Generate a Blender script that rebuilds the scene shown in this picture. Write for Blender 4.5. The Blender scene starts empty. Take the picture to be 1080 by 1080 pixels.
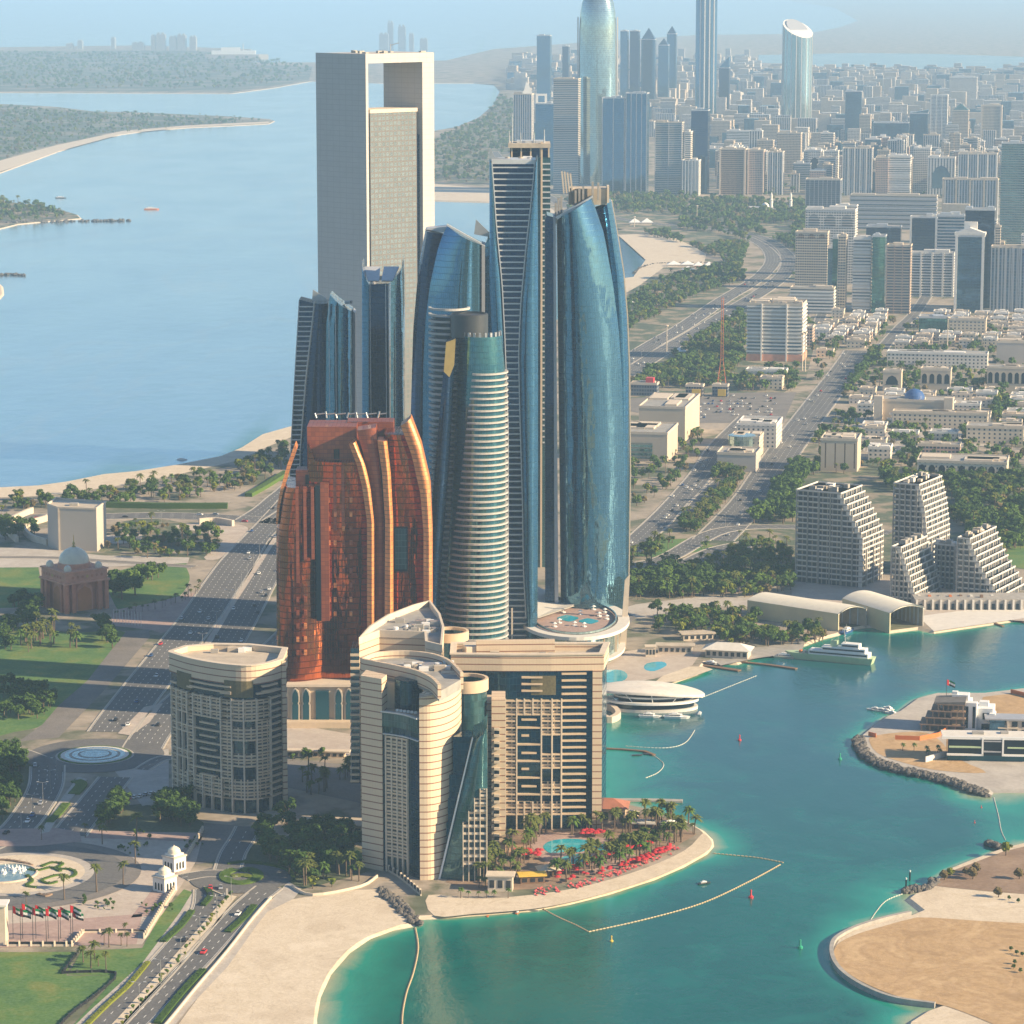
import bpy, math, random
import numpy as np
from mathutils import Vector, Matrix
R = math.radians
random.seed(7)
scene = bpy.context.scene
C = scene.collection

# ------------------------------------------------------------------ camera, world, sun, exposure
CAM_H = 410.0
FPX = 3300.0                        # focal length in pixels of the 1080 px photograph
PITCH = math.atan(570.0 / FPX)      # the horizon lies 30 px above the frame
cam_data = bpy.data.cameras.new("camera")
cam = bpy.data.objects.new("camera", cam_data)
C.objects.link(cam)
cam.location = (0, 0, CAM_H)
cam.rotation_euler = (R(90) - PITCH, 0, 0)
cam_data.sensor_width = 36
cam_data.lens = 36 * FPX / 1080
cam_data.clip_start = 1
cam_data.clip_end = 300000
scene.camera = cam

SUN_EL = R(24)
SUN_DIR = Vector((0.964 * math.cos(SUN_EL), -0.266 * math.cos(SUN_EL), math.sin(SUN_EL))).normalized()
world = bpy.data.worlds.new("World")
scene.world = world
world.use_nodes = True
wn = world.node_tree
for n in list(wn.nodes):
    wn.nodes.remove(n)
wo = wn.nodes.new("ShaderNodeOutputWorld")
wb = wn.nodes.new("ShaderNodeBackground")
sk = wn.nodes.new("ShaderNodeTexSky")
sk.sky_type = 'NISHITA'
sk.sun_disc = False
sk.sun_elevation = SUN_EL
sk.sun_rotation = math.atan2(SUN_DIR.x, SUN_DIR.y)
sk.altitude = 0
sk.dust_density = 0.4
sk.ozone_density = 2.8
wb.inputs["Strength"].default_value = 0.07
wn.links.new(sk.outputs[0], wb.inputs[0])
wn.links.new(wb.outputs[0], wo.inputs[0])

sd = bpy.data.lights.new("sun", 'SUN')
sd.energy = 5.0
sd.angle = R(0.6)
sd.color = (1.0, 0.77, 0.48)
sun = bpy.data.objects.new("sun", sd)
C.objects.link(sun)
sun.rotation_euler = (-SUN_DIR).to_track_quat('-Z', 'Y').to_euler()

scene.view_settings.view_transform = 'Standard'
scene.view_settings.look = 'None'
scene.view_settings.exposure = 1.12
scene.view_settings.gamma = 1
scene.render.engine = 'CYCLES'
scene.cycles.use_denoising = True
scene.cycles.max_bounces = 5
scene.cycles.diffuse_bounces = 2
scene.cycles.glossy_bounces = 3
scene.cycles.transmission_bounces = 2
scene.cycles.volume_bounces = 1
scene.cycles.transparent_max_bounces = 4
scene.cycles.caustics_reflective = False
scene.cycles.caustics_refractive = False
scene.cycles.sample_clamp_indirect = 4

# ------------------------------------------------------------------ where a measured point of the view lies on the ground
CP, SP = math.cos(PITCH), math.sin(PITCH)
def ray(px, py):
    a = (px - 540.0) / FPX
    b = (540.0 - py) / FPX
    return Vector((a, CP + b * SP, -SP + b * CP))
def G(px, py, z=0.0):
    d = ray(px, py)
    t = (z - CAM_H) / d.z
    return Vector((d.x * t, d.y * t, z))
def DY(py):
    return G(540, py).y
def WX(px, py, Y):
    d = ray(px, py)
    return d.x * Y / d.y
def WZ(py, Y):
    d = ray(540, py)
    return CAM_H + d.z * Y / d.y

# ------------------------------------------------------------------ tags
def tag(o, label=None, cat=None, group=None, kind=None):
    if label: o["label"] = label
    if cat: o["category"] = cat
    if group: o["group"] = group
    if kind: o["kind"] = kind
    return o
def thing(name, label, cat, loc=(0, 0, 0), rz=0, group=None):
    o = bpy.data.objects.new(name, None)
    C.objects.link(o)
    o.location = loc
    o.rotation_euler = (0, 0, rz)
    o.empty_display_size = 1
    return tag(o, label, cat, group)
def copy_tree(o, parent=None):
    c = o.copy()
    C.objects.link(c)
    if parent is not None:
        c.parent = parent
    for ch in list(o.children):
        copy_tree(ch, c)
    return c

# ------------------------------------------------------------------ mesh builder (world coordinates unless local=True)
class MB:
    def __init__(s):
        s.v = []; s.f = []; s.uv = []; s.mi = []; s.m = 0
    def face(s, pts, uv=None):
        n = len(s.v)
        s.v.extend([tuple(p) for p in pts])
        s.f.append(tuple(range(n, n + len(pts))))
        if uv is None:
            a = Vector(pts[1]) - Vector(pts[0]); b = Vector(pts[-1]) - Vector(pts[0])
            nz = a.cross(b)
            if abs(nz.z) > 0.7 * nz.length:
                uv = [(p[0], p[1]) for p in pts]
            else:
                h = Vector((-nz.y, nz.x, 0))
                h = h.normalized() if h.length > 1e-6 else Vector((1, 0, 0))
                uv = [(p[0] * h.x + p[1] * h.y, p[2]) for p in pts]
        s.uv.extend(uv)
        s.mi.append(s.m)
    def box(s, c, size, rz=0, base=False):
        cx, cy, cz = c; sx, sy, sz = size[0] / 2, size[1] / 2, size[2] / 2
        if base: cz = cz + sz
        ca, sa = math.cos(rz), math.sin(rz)
        def P(x, y, z): return (cx + x * ca - y * sa, cy + x * sa + y * ca, cz + z)
        p = [P(x, y, z) for z in (-sz, sz) for (x, y) in ((-sx, -sy), (sx, -sy), (sx, sy), (-sx, sy))]
        w, d, h = sx * 2, sy * 2, sz * 2
        z0 = cz - sz; z1 = cz + sz
        u = [0, w, w + d, 2 * w + d, 2 * w + 2 * d]
        for i in range(4):
            j = (i + 1) % 4
            s.face([p[i], p[j], p[j + 4], p[i + 4]], [(u[i], z0), (u[i + 1], z0), (u[i + 1], z1), (u[i], z1)])
        s.face([p[4], p[5], p[6], p[7]])
        s.face([p[3], p[2], p[1], p[0]])
    def prism(s, pts, z0, z1, cap=True, bottom=False, capm=None):
        """pts: outline counter-clockwise; z0/z1: numbers or lists"""
        n = len(pts)
        Z0 = z0 if isinstance(z0, (list, tuple)) else [z0] * n
        Z1 = z1 if isinstance(z1, (list, tuple)) else [z1] * n
        if _area(pts) < 0:
            pts = pts[::-1]; Z0 = list(Z0)[::-1]; Z1 = list(Z1)[::-1]
        u = 0
        for i in range(n):
            j = (i + 1) % n
            a, b = pts[i], pts[j]
            l = math.hypot(b[0] - a[0], b[1] - a[1])
            s.face([(a[0], a[1], Z0[i]), (b[0], b[1], Z0[j]), (b[0], b[1], Z1[j]), (a[0], a[1], Z1[i])],
                   [(u, Z0[i]), (u + l, Z0[j]), (u + l, Z1[j]), (u, Z1[i])])
            u += l
        m = s.m
        if capm is not None: s.m = capm
        if cap: s.face([(p[0], p[1], z) for p, z in zip(pts, Z1)], [(p[0], p[1]) for p in pts])
        if bottom: s.face([(p[0], p[1], z) for p, z in zip(pts, Z0)][::-1], [(p[0], p[1]) for p in pts][::-1])
        s.m = m
    def wall(s, pts, z0, z1, flip=False):
        u = 0
        for a, b in zip(pts, pts[1:]):
            l = math.hypot(b[0] - a[0], b[1] - a[1])
            q = [(a[0], a[1], z0), (b[0], b[1], z0), (b[0], b[1], z1), (a[0], a[1], z1)]
            t = [(u, z0), (u + l, z0), (u + l, z1), (u, z1)]
            if flip: q = q[::-1]; t = t[::-1]
            s.face(q, t); u += l
    def ribbon(s, pts, t0, t1, z0, z1, close=False):
        """solid strip following pts, between offsets t0 and t1 (to the right of travel = outwards for left-to-right fronts)"""
        A = offset(pts, t0, close); B = offset(pts, t1, close)
        if t1 < t0: A, B = B, A
        n = len(pts); u = 0
        rng = range(n if close else n - 1)
        for i in rng:
            j = (i + 1) % n
            a, b, c, d = A[i], A[j], B[j], B[i]
            l = math.hypot(pts[j][0] - pts[i][0], pts[j][1] - pts[i][1])
            s.face([(d[0], d[1], z0), (c[0], c[1], z0), (c[0], c[1], z1), (d[0], d[1], z1)], [(u, z0), (u + l, z0), (u + l, z1), (u, z1)])
            s.face([(b[0], b[1], z0), (a[0], a[1], z0), (a[0], a[1], z1), (b[0], b[1], z1)], [(u + l, z0), (u, z0), (u, z1), (u + l, z1)])
            s.face([(a[0], a[1], z1), (d[0], d[1], z1), (c[0], c[1], z1), (b[0], b[1], z1)])
            s.face([(b[0], b[1], z0), (c[0], c[1], z0), (d[0], d[1], z0), (a[0], a[1], z0)])
            u += l
        if not close:
            for i in (0, n - 1):
                q = [(A[i][0], A[i][1], z0), (B[i][0], B[i][1], z0), (B[i][0], B[i][1], z1), (A[i][0], A[i][1], z1)]
                s.face(q if i == 0 else q[::-1])
    def tube(s, a, b, r0, r1=None, n=6):
        a = Vector(a); b = Vector(b); r1 = r0 if r1 is None else r1
        d = (b - a).normalized()
        x = d.orthogonal().normalized(); y = d.cross(x)
        A = [a + (x * math.cos(2 * math.pi * i / n) + y * math.sin(2 * math.pi * i / n)) * r0 for i in range(n)]
        B = [b + (x * math.cos(2 * math.pi * i / n) + y * math.sin(2 * math.pi * i / n)) * r1 for i in range(n)]
        for i in range(n):
            j = (i + 1) % n
            s.face([A[i], A[j], B[j], B[i]])
        s.face(B); s.face(A[::-1])
    def lathe(s, c, prof, n=24, sx=1, sy=1, a0=0, a1=None):
        """prof: list of (r, z)"""
        full = a1 is None
        a1 = 2 * math.pi if full else a1
        rings = []
        for r, z in prof:
            rings.append([(c[0] + r * sx * math.cos(a0 + (a1 - a0) * i / n), c[1] + r * sy * math.sin(a0 + (a1 - a0) * i / n), c[2] + z) for i in range(n + 1)])
        for k in range(len(rings) - 1):
            for i in range(n):
                r = max(prof[k][0], prof[k + 1][0])
                u0 = (a1 - a0) * r * i / n; u1 = (a1 - a0) * r * (i + 1) / n
                q = [rings[k][i], rings[k][i + 1], rings[k + 1][i + 1], rings[k + 1][i]]
                if prof[k][0] < 1e-6: q = [q[0], q[2], q[3]]; uv = [(u0, q[0][2]), (u1, q[1][2]), (u0, q[2][2])]
                elif prof[k + 1][0] < 1e-6: q = q[:3]; uv = [(u0, q[0][2]), (u1, q[1][2]), (u1, q[2][2])]
                else: uv = [(u0, q[0][2]), (u1, q[1][2]), (u1, q[2][2]), (u0, q[3][2])]
                s.face(q, uv)
    def grid(s, P, uvf=None, flip=False):
        """P[i][j] points"""
        for i in range(len(P) - 1):
            for j in range(len(P[0]) - 1):
                q = [P[i][j], P[i][j + 1], P[i + 1][j + 1], P[i + 1][j]]
                t = [uvf(i, j), uvf(i, j + 1), uvf(i + 1, j + 1), uvf(i + 1, j)] if uvf else None
                if flip: q = q[::-1]; t = t[::-1] if t else None
                s.face(q, t)
    def mesh(s, name, mats, off=(0, 0, 0), smooth=False, merge=False):
        me = bpy.data.meshes.new(name)
        ox, oy, oz = off
        me.from_pydata([(x - ox, y - oy, z - oz) for x, y, z in s.v], [], s.f)
        uvl = me.uv_layers.new(name="UVMap")
        uvl.data.foreach_set("uv", np.array(s.uv, dtype=np.float32).ravel())
        for m in (mats if isinstance(mats, (list, tuple)) else [mats]):
            me.materials.append(m)
        me.polygons.foreach_set("material_index", s.mi)
        if smooth:
            import bmesh
            bm = bmesh.new(); bm.from_mesh(me)
            bmesh.ops.remove_doubles(bm, verts=bm.verts, dist=0.02)
            bm.to_mesh(me); bm.free()
            me.polygons.foreach_set("use_smooth", [True] * len(me.polygons))
            try: me.set_sharp_from_angle(angle=R(32))
            except Exception: pass
        me.update()
        return me
    def build(s, name, mats, parent=None, smooth=False, origin=None):
        if parent is not None:
            off = wloc(parent)
            if origin is not None: off = origin
            me = s.mesh(name, mats, off, smooth)
            o = bpy.data.objects.new(name, me)
            C.objects.link(o); o.parent = parent
            if origin is not None: o.location = Vector(origin) - Vector(wloc(parent))
        else:
            if origin is None:
                xs = [p[0] for p in s.v]; ys = [p[1] for p in s.v]; zs = [p[2] for p in s.v]
                origin = ((min(xs) + max(xs)) / 2, (min(ys) + max(ys)) / 2, min(zs))
            me = s.mesh(name, mats, origin, smooth)
            o = bpy.data.objects.new(name, me)
            C.objects.link(o); o.location = origin
        return o
def wloc(o):
    v = Vector((0, 0, 0))
    while o is not None:
        v += Vector(o.location); o = o.parent
    return tuple(v)
def _area(pts):
    return sum(pts[i][0] * pts[(i + 1) % len(pts)][1] - pts[(i + 1) % len(pts)][0] * pts[i][1] for i in range(len(pts))) / 2
def offset(pts, t, close=False):
    out = []; n = len(pts)
    for i in range(n):
        a = pts[i - 1] if (i > 0 or close) else pts[i]
        b = pts[(i + 1) % n] if (i < n - 1 or close) else pts[i]
        p = pts[i]
        d1 = Vector((p[0] - a[0], p[1] - a[1])); d2 = Vector((b[0] - p[0], b[1] - p[1]))
        if d1.length < 1e-9: d1 = d2
        if d2.length < 1e-9: d2 = d1
        d1.normalize(); d2.normalize()
        n1 = Vector((d1.y, -d1.x)); n2 = Vector((d2.y, -d2.x))
        m = (n1 + n2)
        if m.length < 1e-6: m = n1
        m.normalize()
        k = 1 / max(0.4, m.dot(n1))
        out.append((p[0] + m.x * t * k, p[1] + m.y * t * k))
    return out
def interp(tab, x):
    """tab: [(key, value)...] ascending keys, smooth-ish"""
    if x <= tab[0][0]: return tab[0][1]
    for (a, va), (b, vb) in zip(tab, tab[1:]):
        if x <= b:
            return va + (vb - va) * (x - a) / (b - a)
    return tab[-1][1]
def smooth_line(pts, n=4, close=False):
    """Catmull-Rom through the points"""
    out = []; N = len(pts)
    rng = range(N) if close else range(N - 1)
    for i in rng:
        p0 = pts[(i - 1) % N] if (close or i > 0) else pts[0]
        p1 = pts[i]; p2 = pts[(i + 1) % N]
        p3 = pts[(i + 2) % N] if (close or i < N - 2) else pts[-1]
        for k in range(n):
            t = k / n
            out.append(tuple(0.5 * ((2 * p1[c]) + (-p0[c] + p2[c]) * t + (2 * p0[c] - 5 * p1[c] + 4 * p2[c] - p3[c]) * t * t + (-p0[c] + 3 * p1[c] - 3 * p2[c] + p3[c]) * t ** 3) for c in range(2)))
    if not close: out.append(tuple(pts[-1][:2]))
    return out
def gp(pts, z=0.0):
    return [(lambda g: (g.x, g.y))(G(x, y, z)) for x, y in pts]
def arc(cx, cy, r, a0, a1, n=16, ry=None):
    ry = r if ry is None else ry
    return [(cx + r * math.cos(R(a0 + (a1 - a0) * i / n)), cy + ry * math.sin(R(a0 + (a1 - a0) * i / n))) for i in range(n + 1)]
# ------------------------------------------------------------------ materials
M = {}
class NT:
    def __init__(s, name):
        s.mat = bpy.data.materials.new(name); s.mat.use_nodes = True
        s.t = s.mat.node_tree
        for n in list(s.t.nodes): s.t.nodes.remove(n)
        s.out = s.t.nodes.new("ShaderNodeOutputMaterial")
        s.b = s.t.nodes.new("ShaderNodeBsdfPrincipled")
        s.t.links.new(s.b.outputs[0], s.out.inputs[0])
    def n(s, typ, **kw):
        nd = s.t.nodes.new(typ)
        for k, v in kw.items(): setattr(nd, k, v)
        return nd
    def l(s, a, b): s.t.links.new(a, b)
    def val(s, inp, v):
        if hasattr(v, "is_output") or isinstance(v, bpy.types.NodeSocket): s.l(v, inp)
        else: inp.default_value = v
    def math(s, op, a, b=0.0, c=None, clamp=False):
        nd = s.n("ShaderNodeMath", operation=op); nd.use_clamp = clamp
        s.val(nd.inputs[0], a); s.val(nd.inputs[1], b)
        if c is not None: s.val(nd.inputs[2], c)
        return nd.outputs[0]
    def mix(s, f, a, b, mode='MIX'):
        nd = s.n("ShaderNodeMix"); nd.data_type = 'RGBA'; nd.blend_type = mode
        s.val(nd.inputs[0], f)
        s.val(nd.inputs[6], a if not isinstance(a, tuple) else (*a, 1)); s.val(nd.inputs[7], b if not isinstance(b, tuple) else (*b, 1))
        return nd.outputs[2]
    def noise(s, vec, scale, detail=3, rough=0.55, dist=0.0):
        nd = s.n("ShaderNodeTexNoise"); s.l(vec, nd.inputs["Vector"])
        nd.inputs["Scale"].default_value = scale; nd.inputs["Detail"].default_value = detail
        nd.inputs["Roughness"].default_value = rough; nd.inputs["Distortion"].default_value = dist
        return nd.outputs["Fac"]
    def ramp(s, f, stops, interp='LINEAR'):
        nd = s.n("ShaderNodeValToRGB"); s.l(f, nd.inputs[0]); nd.color_ramp.interpolation = interp
        e = nd.color_ramp.elements
        while len(e) > 1: e.remove(e[-1])
        e[0].position = stops[0][0]; e[0].color = (*stops[0][1], 1)
        for p, c in stops[1:]:
            x = e.new(p); x.color = (*c, 1)
        return nd.outputs[0]
    def pos(s):
        return s.n("ShaderNodeNewGeometry").outputs["Position"]
    def uv(s):
        return s.n("ShaderNodeUVMap").outputs[0]
    def obj(s):
        return s.n("ShaderNodeTexCoord").outputs["Object"]
    def rnd(s):
        return s.n("ShaderNodeObjectInfo").outputs["Random"]
    def sep(s, v):
        nd = s.n("ShaderNodeSeparateXYZ"); s.l(v, nd.inputs[0]); return nd.outputs
    def comb(s, x, y, z=0.0):
        nd = s.n("ShaderNodeCombineXYZ"); s.val(nd.inputs[0], x); s.val(nd.inputs[1], y); s.val(nd.inputs[2], z); return nd.outputs[0]
    def white(s, v):
        nd = s.n("ShaderNodeTexWhiteNoise"); nd.noise_dimensions = '3D'; s.l(v, nd.inputs[0]); return nd.outputs
    def bump(s, h, strength=0.3, dist=0.5):
        nd = s.n("ShaderNodeBump"); nd.inputs["Strength"].default_value = strength; nd.inputs["Distance"].default_value = dist
        s.l(h, nd.inputs["Height"]); s.l(nd.outputs[0], s.b.inputs["Normal"]); return nd
    def set(s, **kw):
        names = dict(color="Base Color", rough="Roughness", metal="Metallic", spec="Specular IOR Level", ior="IOR", emit="Emission Color", es="Emission Strength", alpha="Alpha", coat="Coat Weight")
        for k, v in kw.items():
            inp = s.b.inputs[names[k]]
            if isinstance(v, tuple) and len(v) == 3: v = (*v, 1)
            s.val(inp, v)
        return s

def plain(name, col, rough=0.7, metal=0.0, var=0.12, scale=0.3, spec=0.4):
    k = NT(name)
    n = k.noise(k.pos(), scale, 4)
    c = k.mix(n, tuple(x * (1 - var * 1.6) for x in col), tuple(min(1, x * (1 + var * 1.4)) for x in col))
    k.set(color=c, rough=rough, metal=metal, spec=spec)
    M[name] = k.mat
    return k.mat

def glass(name, col, floor=3.6, bay=1.6, line=0.12, linecol=None, rough=0.06, metal=0.75, wav=0.25, tint=0.25, spandrel=0.0, ls=0.02):
    """coated curtain wall: metallic reflection, panel joints, slightly uneven panes"""
    k = NT(name)
    x, y, z = k.sep(k.uv())
    fu = k.math('FRACT', k.math('DIVIDE', x, bay)); fv = k.math('FRACT', k.math('DIVIDE', y, floor))
    iu = k.math('FLOOR', k.math('DIVIDE', x, bay)); iv = k.math('FLOOR', k.math('DIVIDE', y, floor))
    lu = k.math('LESS_THAN', fu, ls * 4); lv = k.math('LESS_THAN', fv, line)
    w = k.white(k.comb(iu, iv))
    lc = linecol or tuple(c * 0.6 for c in col)
    c0 = k.mix(w[0], tuple(c * (1 - tint) for c in col), tuple(min(1, c * (1 + tint)) for c in col))
    big = k.noise(k.pos(), 0.02, 3)
    c0 = k.mix(big, k.mix(0.25, c0, tuple(c * 0.5 for c in col)), c0)
    c1 = k.mix(k.math('MAXIMUM', k.math('MULTIPLY', lu, 0.6), lv), c0, lc)
    k.set(color=c1, rough=k.math('ADD', rough, k.math('MULTIPLY', k.math('MAXIMUM', lu, lv), 0.25)), metal=metal, spec=0.8)
    mp = k.n('ShaderNodeMapping'); k.l(k.pos(), mp.inputs[0]); mp.inputs['Scale'].default_value = (1, 1, 0.22)
    h = k.math('ADD', k.noise(mp.outputs[0], 0.12, 3), k.math('MULTIPLY', w[0], 0.008))
    k.bump(h, wav, 0.7)
    M[name] = k.mat
    return k.mat

def facade(name, wall, glz=(0.05, 0.09, 0.13), floor=3.4, bay=3.2, fv0=0.35, fv1=0.85, fu0=0.15, fu1=0.85, rough=0.75, gr=0.15, var=0.5, metal=0.0, mull=True, stripe=None):
    """masonry wall with a window per bay and floor"""
    k = NT(name)
    x, y, z = k.sep(k.uv())
    au = k.math('DIVIDE', x, bay); av = k.math('DIVIDE', y, floor)
    fu = k.math('FRACT', au); fv = k.math('FRACT', av)
    w = k.white(k.comb(k.math('FLOOR', au), k.math('FLOOR', av)))
    inu = k.math('MULTIPLY', k.math('GREATER_THAN', fu, fu0), k.math('LESS_THAN', fu, fu1))
    inv = k.math('MULTIPLY', k.math('GREATER_THAN', fv, fv0), k.math('LESS_THAN', fv, fv1))
    m = k.math('MULTIPLY', inu, inv)
    nz = k.noise(k.pos(), 0.12, 4)
    wc = k.mix(nz, tuple(c * 0.86 for c in wall), tuple(min(1, c * 1.1) for c in wall))
    wc = k.mix(k.math('MULTIPLY', k.rnd(), 0.4), wc, (0.62, 0.47, 0.32))
    if stripe:
        st = k.math('LESS_THAN', fv, 0.14)
        wc = k.mix(st, wc, stripe)
    g = k.mix(w[0], tuple(c * (1 - var) for c in glz), tuple(c * (1 + var) for c in glz))
    k.set(color=k.mix(m, wc, g), rough=k.math('SUBTRACT', rough, k.math('MULTIPLY', m, rough - gr)), spec=k.math('ADD', 0.3, k.math('MULTIPLY', m, 0.5)), metal=k.math('MULTIPLY', m, 0.35 + metal))
    M[name] = k.mat
    return k.mat

def leafmat(name, dark, light):
    k = NT(name)
    n = k.noise(k.pos(), 0.9, 3)
    t = k.math('ADD', k.math('MULTIPLY', n, 0.7), k.math('MULTIPLY', k.rnd(), 0.3))
    k.set(color=k.mix(t, dark, light), rough=0.75, spec=0.15)
    M[name] = k.mat
    return k.mat

# stone and plaster
plain("ring_stone", (0.43, 0.42, 0.40)); plain("beige", (0.60, 0.47, 0.33)); plain("cream", (0.62, 0.53, 0.42)); plain("white_plaster", (0.74, 0.71, 0.66))
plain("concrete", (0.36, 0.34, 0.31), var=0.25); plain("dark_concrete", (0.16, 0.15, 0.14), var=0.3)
plain("roof_tan", (0.50, 0.43, 0.34), var=0.25, scale=0.2); plain("roof_grey", (0.33, 0.32, 0.30), var=0.3, scale=0.2)
plain("red_roof", (0.38, 0.15, 0.09), var=0.25); plain("brown_band", (0.22, 0.09, 0.05))
plain("raw_concrete", (0.30, 0.21, 0.15), var=0.3); plain("terracotta", (0.60, 0.23, 0.13), var=0.2); plain("terracotta_light", (0.70, 0.32, 0.20), var=0.2)
plain("gold", (0.65, 0.45, 0.15), rough=0.35, metal=0.6); plain("dome_white", (0.80, 0.72, 0.56), rough=0.3)
plain("steel", (0.45, 0.46, 0.47), rough=0.35, metal=0.6); plain("dark_metal", (0.06, 0.065, 0.07), rough=0.4, metal=0.3)
plain("light_metal", (0.62, 0.63, 0.64), rough=0.35, metal=0.3); plain("white_paint", (0.8, 0.8, 0.78), rough=0.4, var=0.04)
plain("black_paint", (0.02, 0.02, 0.025), rough=0.3); plain("silver_paint", (0.5, 0.51, 0.53), rough=0.3, metal=0.4)
plain("blue_paint", (0.04, 0.10, 0.28), rough=0.35); plain("red_paint", (0.55, 0.04, 0.05), rough=0.5)
plain("green_paint", (0.03, 0.32, 0.2), rough=0.5); plain("yellow_paint", (0.75, 0.5, 0.08), rough=0.5)
plain("orange_paint", (0.6, 0.18, 0.05), rough=0.6); plain("red_cloth", (0.42, 0.02, 0.03), rough=0.8)
plain("pink_cloth", (0.50, 0.08, 0.09), rough=0.8); plain("wood", (0.2, 0.12, 0.07), var=0.3, scale=2)
plain("mint_paint", (0.45, 0.58, 0.36), rough=0.5); plain("hangar_side", (0.60, 0.54, 0.36), var=0.1, scale=0.08)
plain("hangar_roof", (0.72, 0.68, 0.58), var=0.08); plain("rock", (0.12, 0.11, 0.10), var=0.5, scale=0.8)
plain("car_glass", (0.03, 0.035, 0.04), rough=0.1); plain("rubber", (0.02, 0.02, 0.02)); plain("bark", (0.14, 0.10, 0.07), var=0.3)
plain("flag_red", (0.6, 0.02, 0.03)); plain("flag_green", (0.0, 0.22, 0.08)); plain("flag_white", (0.75, 0.75, 0.75), var=0.03); plain("flag_black", (0.01, 0.01, 0.01))
plain("kerb", (0.46, 0.42, 0.36)); plain("marking", (0.75, 0.75, 0.72), var=0.1); plain("slab_pale", (0.66, 0.63, 0.58)); plain("pool_rim", (0.6, 0.5, 0.4))
plain("teal_glass_plain", (0.02, 0.10, 0.14), rough=0.1, metal=0.5); plain("dark_glass_plain", (0.015, 0.03, 0.045), rough=0.08, metal=0.5)
plain("panel_grey", (0.42, 0.43, 0.46), rough=0.4, metal=0.2)
# curtain walls
glass("glass_blue", (0.07, 0.20, 0.32), 3.8, 1.7, line=0.1, tint=0.08, rough=0.04, wav=0.45)
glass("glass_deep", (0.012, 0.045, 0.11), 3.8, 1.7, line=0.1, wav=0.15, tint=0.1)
glass("glass_teal", (0.12, 0.26, 0.35), 3.8, 1.7, line=0.07, tint=0.07, rough=0.03, wav=0.9, metal=0.85)
glass("glass_pale", (0.38, 0.50, 0.50), 3.8, 1.7, line=0.1, wav=0.2)
glass("glass_copper", (0.46, 0.115, 0.03), 3.5, 1.5, line=0.14, tint=0.16, wav=1.0, rough=0.07, metal=0.92, linecol=(0.10, 0.03, 0.015))
glass("copper_blade", (0.95, 0.33, 0.10), 2.4, 2.2, line=0.14, tint=0.2, wav=0.3, rough=0.28, metal=0.3, linecol=(0.35, 0.12, 0.06))
glass("copper_flat", (0.34, 0.085, 0.028), 2.4, 2.2, line=0.12, tint=0.2, wav=0.2, rough=0.35, metal=0.35, linecol=(0.2, 0.05, 0.03))
glass("glass_hotel", (0.015, 0.07, 0.12), 3.3, 1.8, line=0.12, wav=0.35, metal=0.65)
glass("glass_green", (0.05, 0.14, 0.16), 3.3, 1.8, line=0.12, wav=0.1, metal=0.5)
glass("glass_shaft", (0.06, 0.19, 0.22), 3.4, 1.8, line=0.12, wav=0.5, metal=0.7, tint=0.12)
# striped and patterned stone
def striped(name, wall, stripe, floor=3.3, w=0.16, bay=1.6):
    k = NT(name)
    x, y, z = k.sep(k.uv())
    fv = k.math('FRACT', k.math('DIVIDE', y, floor)); fu = k.math('FRACT', k.math('DIVIDE', x, bay))
    st = k.math('LESS_THAN', fv, w)
    nz = k.noise(k.pos(), 0.15, 4)
    wc = k.mix(nz, tuple(c * 0.88 for c in wall), tuple(c * 1.08 for c in wall))
    wc = k.mix(k.math('MULTIPLY', k.math('LESS_THAN', fu, 0.06), 0.3), wc, tuple(c * 0.5 for c in wall))
    k.set(color=k.mix(st, wc, stripe), rough=0.7)
    M[name] = k.mat
striped("striped_stone", (0.66, 0.53, 0.38), (0.25, 0.12, 0.075))
striped("stone_cladding", (0.52, 0.49, 0.46), (0.44, 0.41, 0.385), floor=4.2, w=0.12, bay=8)
facade("window_grid_glass", (0.05, 0.075, 0.10), (0.22, 0.25, 0.24), floor=4.2, bay=4.2, fv0=0.18, fv1=0.86, fu0=0.14, fu1=0.86, var=0.12, rough=0.5)
k = M["window_grid_glass"]
# foliage
leafmat("leaf_palm", (0.03, 0.06, 0.012), (0.16, 0.17, 0.035)); leafmat("leaf_dark", (0.015, 0.045, 0.01), (0.08, 0.14, 0.025))
leafmat("leaf_mid", (0.025, 0.07, 0.012), (0.12, 0.19, 0.03)); leafmat("leaf_bright", (0.07, 0.12, 0.012), (0.24, 0.25, 0.03)); leafmat("leaf_dry", (0.12, 0.10, 0.05), (0.22, 0.17, 0.08))

# ground materials, textured in ground coordinates
def ground(name, stops, scale, detail=5, rough=0.9, fine=None, spec=0.2, dist=0.3):
    k = NT(name)
    p = k.pos()
    n = k.noise(p, scale, detail, 0.6, dist)
    c = k.ramp(n, stops)
    if fine:
        c = k.mix(k.noise(p, fine, 3), k.mix(0.25, c, (0.0, 0.0, 0.0)), k.mix(0.10, c, (1.0, 1.0, 1.0)))
    if name in ('sand_gold', 'sand'):
        rg = k.noise(p, 0.03, 2, 0.5, 3.0); bd = k.math('SUBTRACT', 1.0, k.math('MULTIPLY', k.math('ABSOLUTE', k.math('SUBTRACT', k.math('FRACT', k.math('MULTIPLY', rg, 5.0)), 0.5)), 14.0), clamp=True)
        c = k.mix(k.math('MULTIPLY', bd, 0.22), c, (0.30, 0.22, 0.13))
    k.set(color=c, rough=rough, spec=spec)
    if rough > 0.5: k.bump(k.noise(p, max(0.35, scale * 6), 5, 0.65, 0.6), 0.3, 0.6)
    M[name] = k.mat
ground("lawn", [(0.35, (0.03, 0.13, 0.005)), (0.5, (0.065, 0.17, 0.006)), (0.65, (0.15, 0.19, 0.01))], 0.045, fine=0.6)
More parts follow.
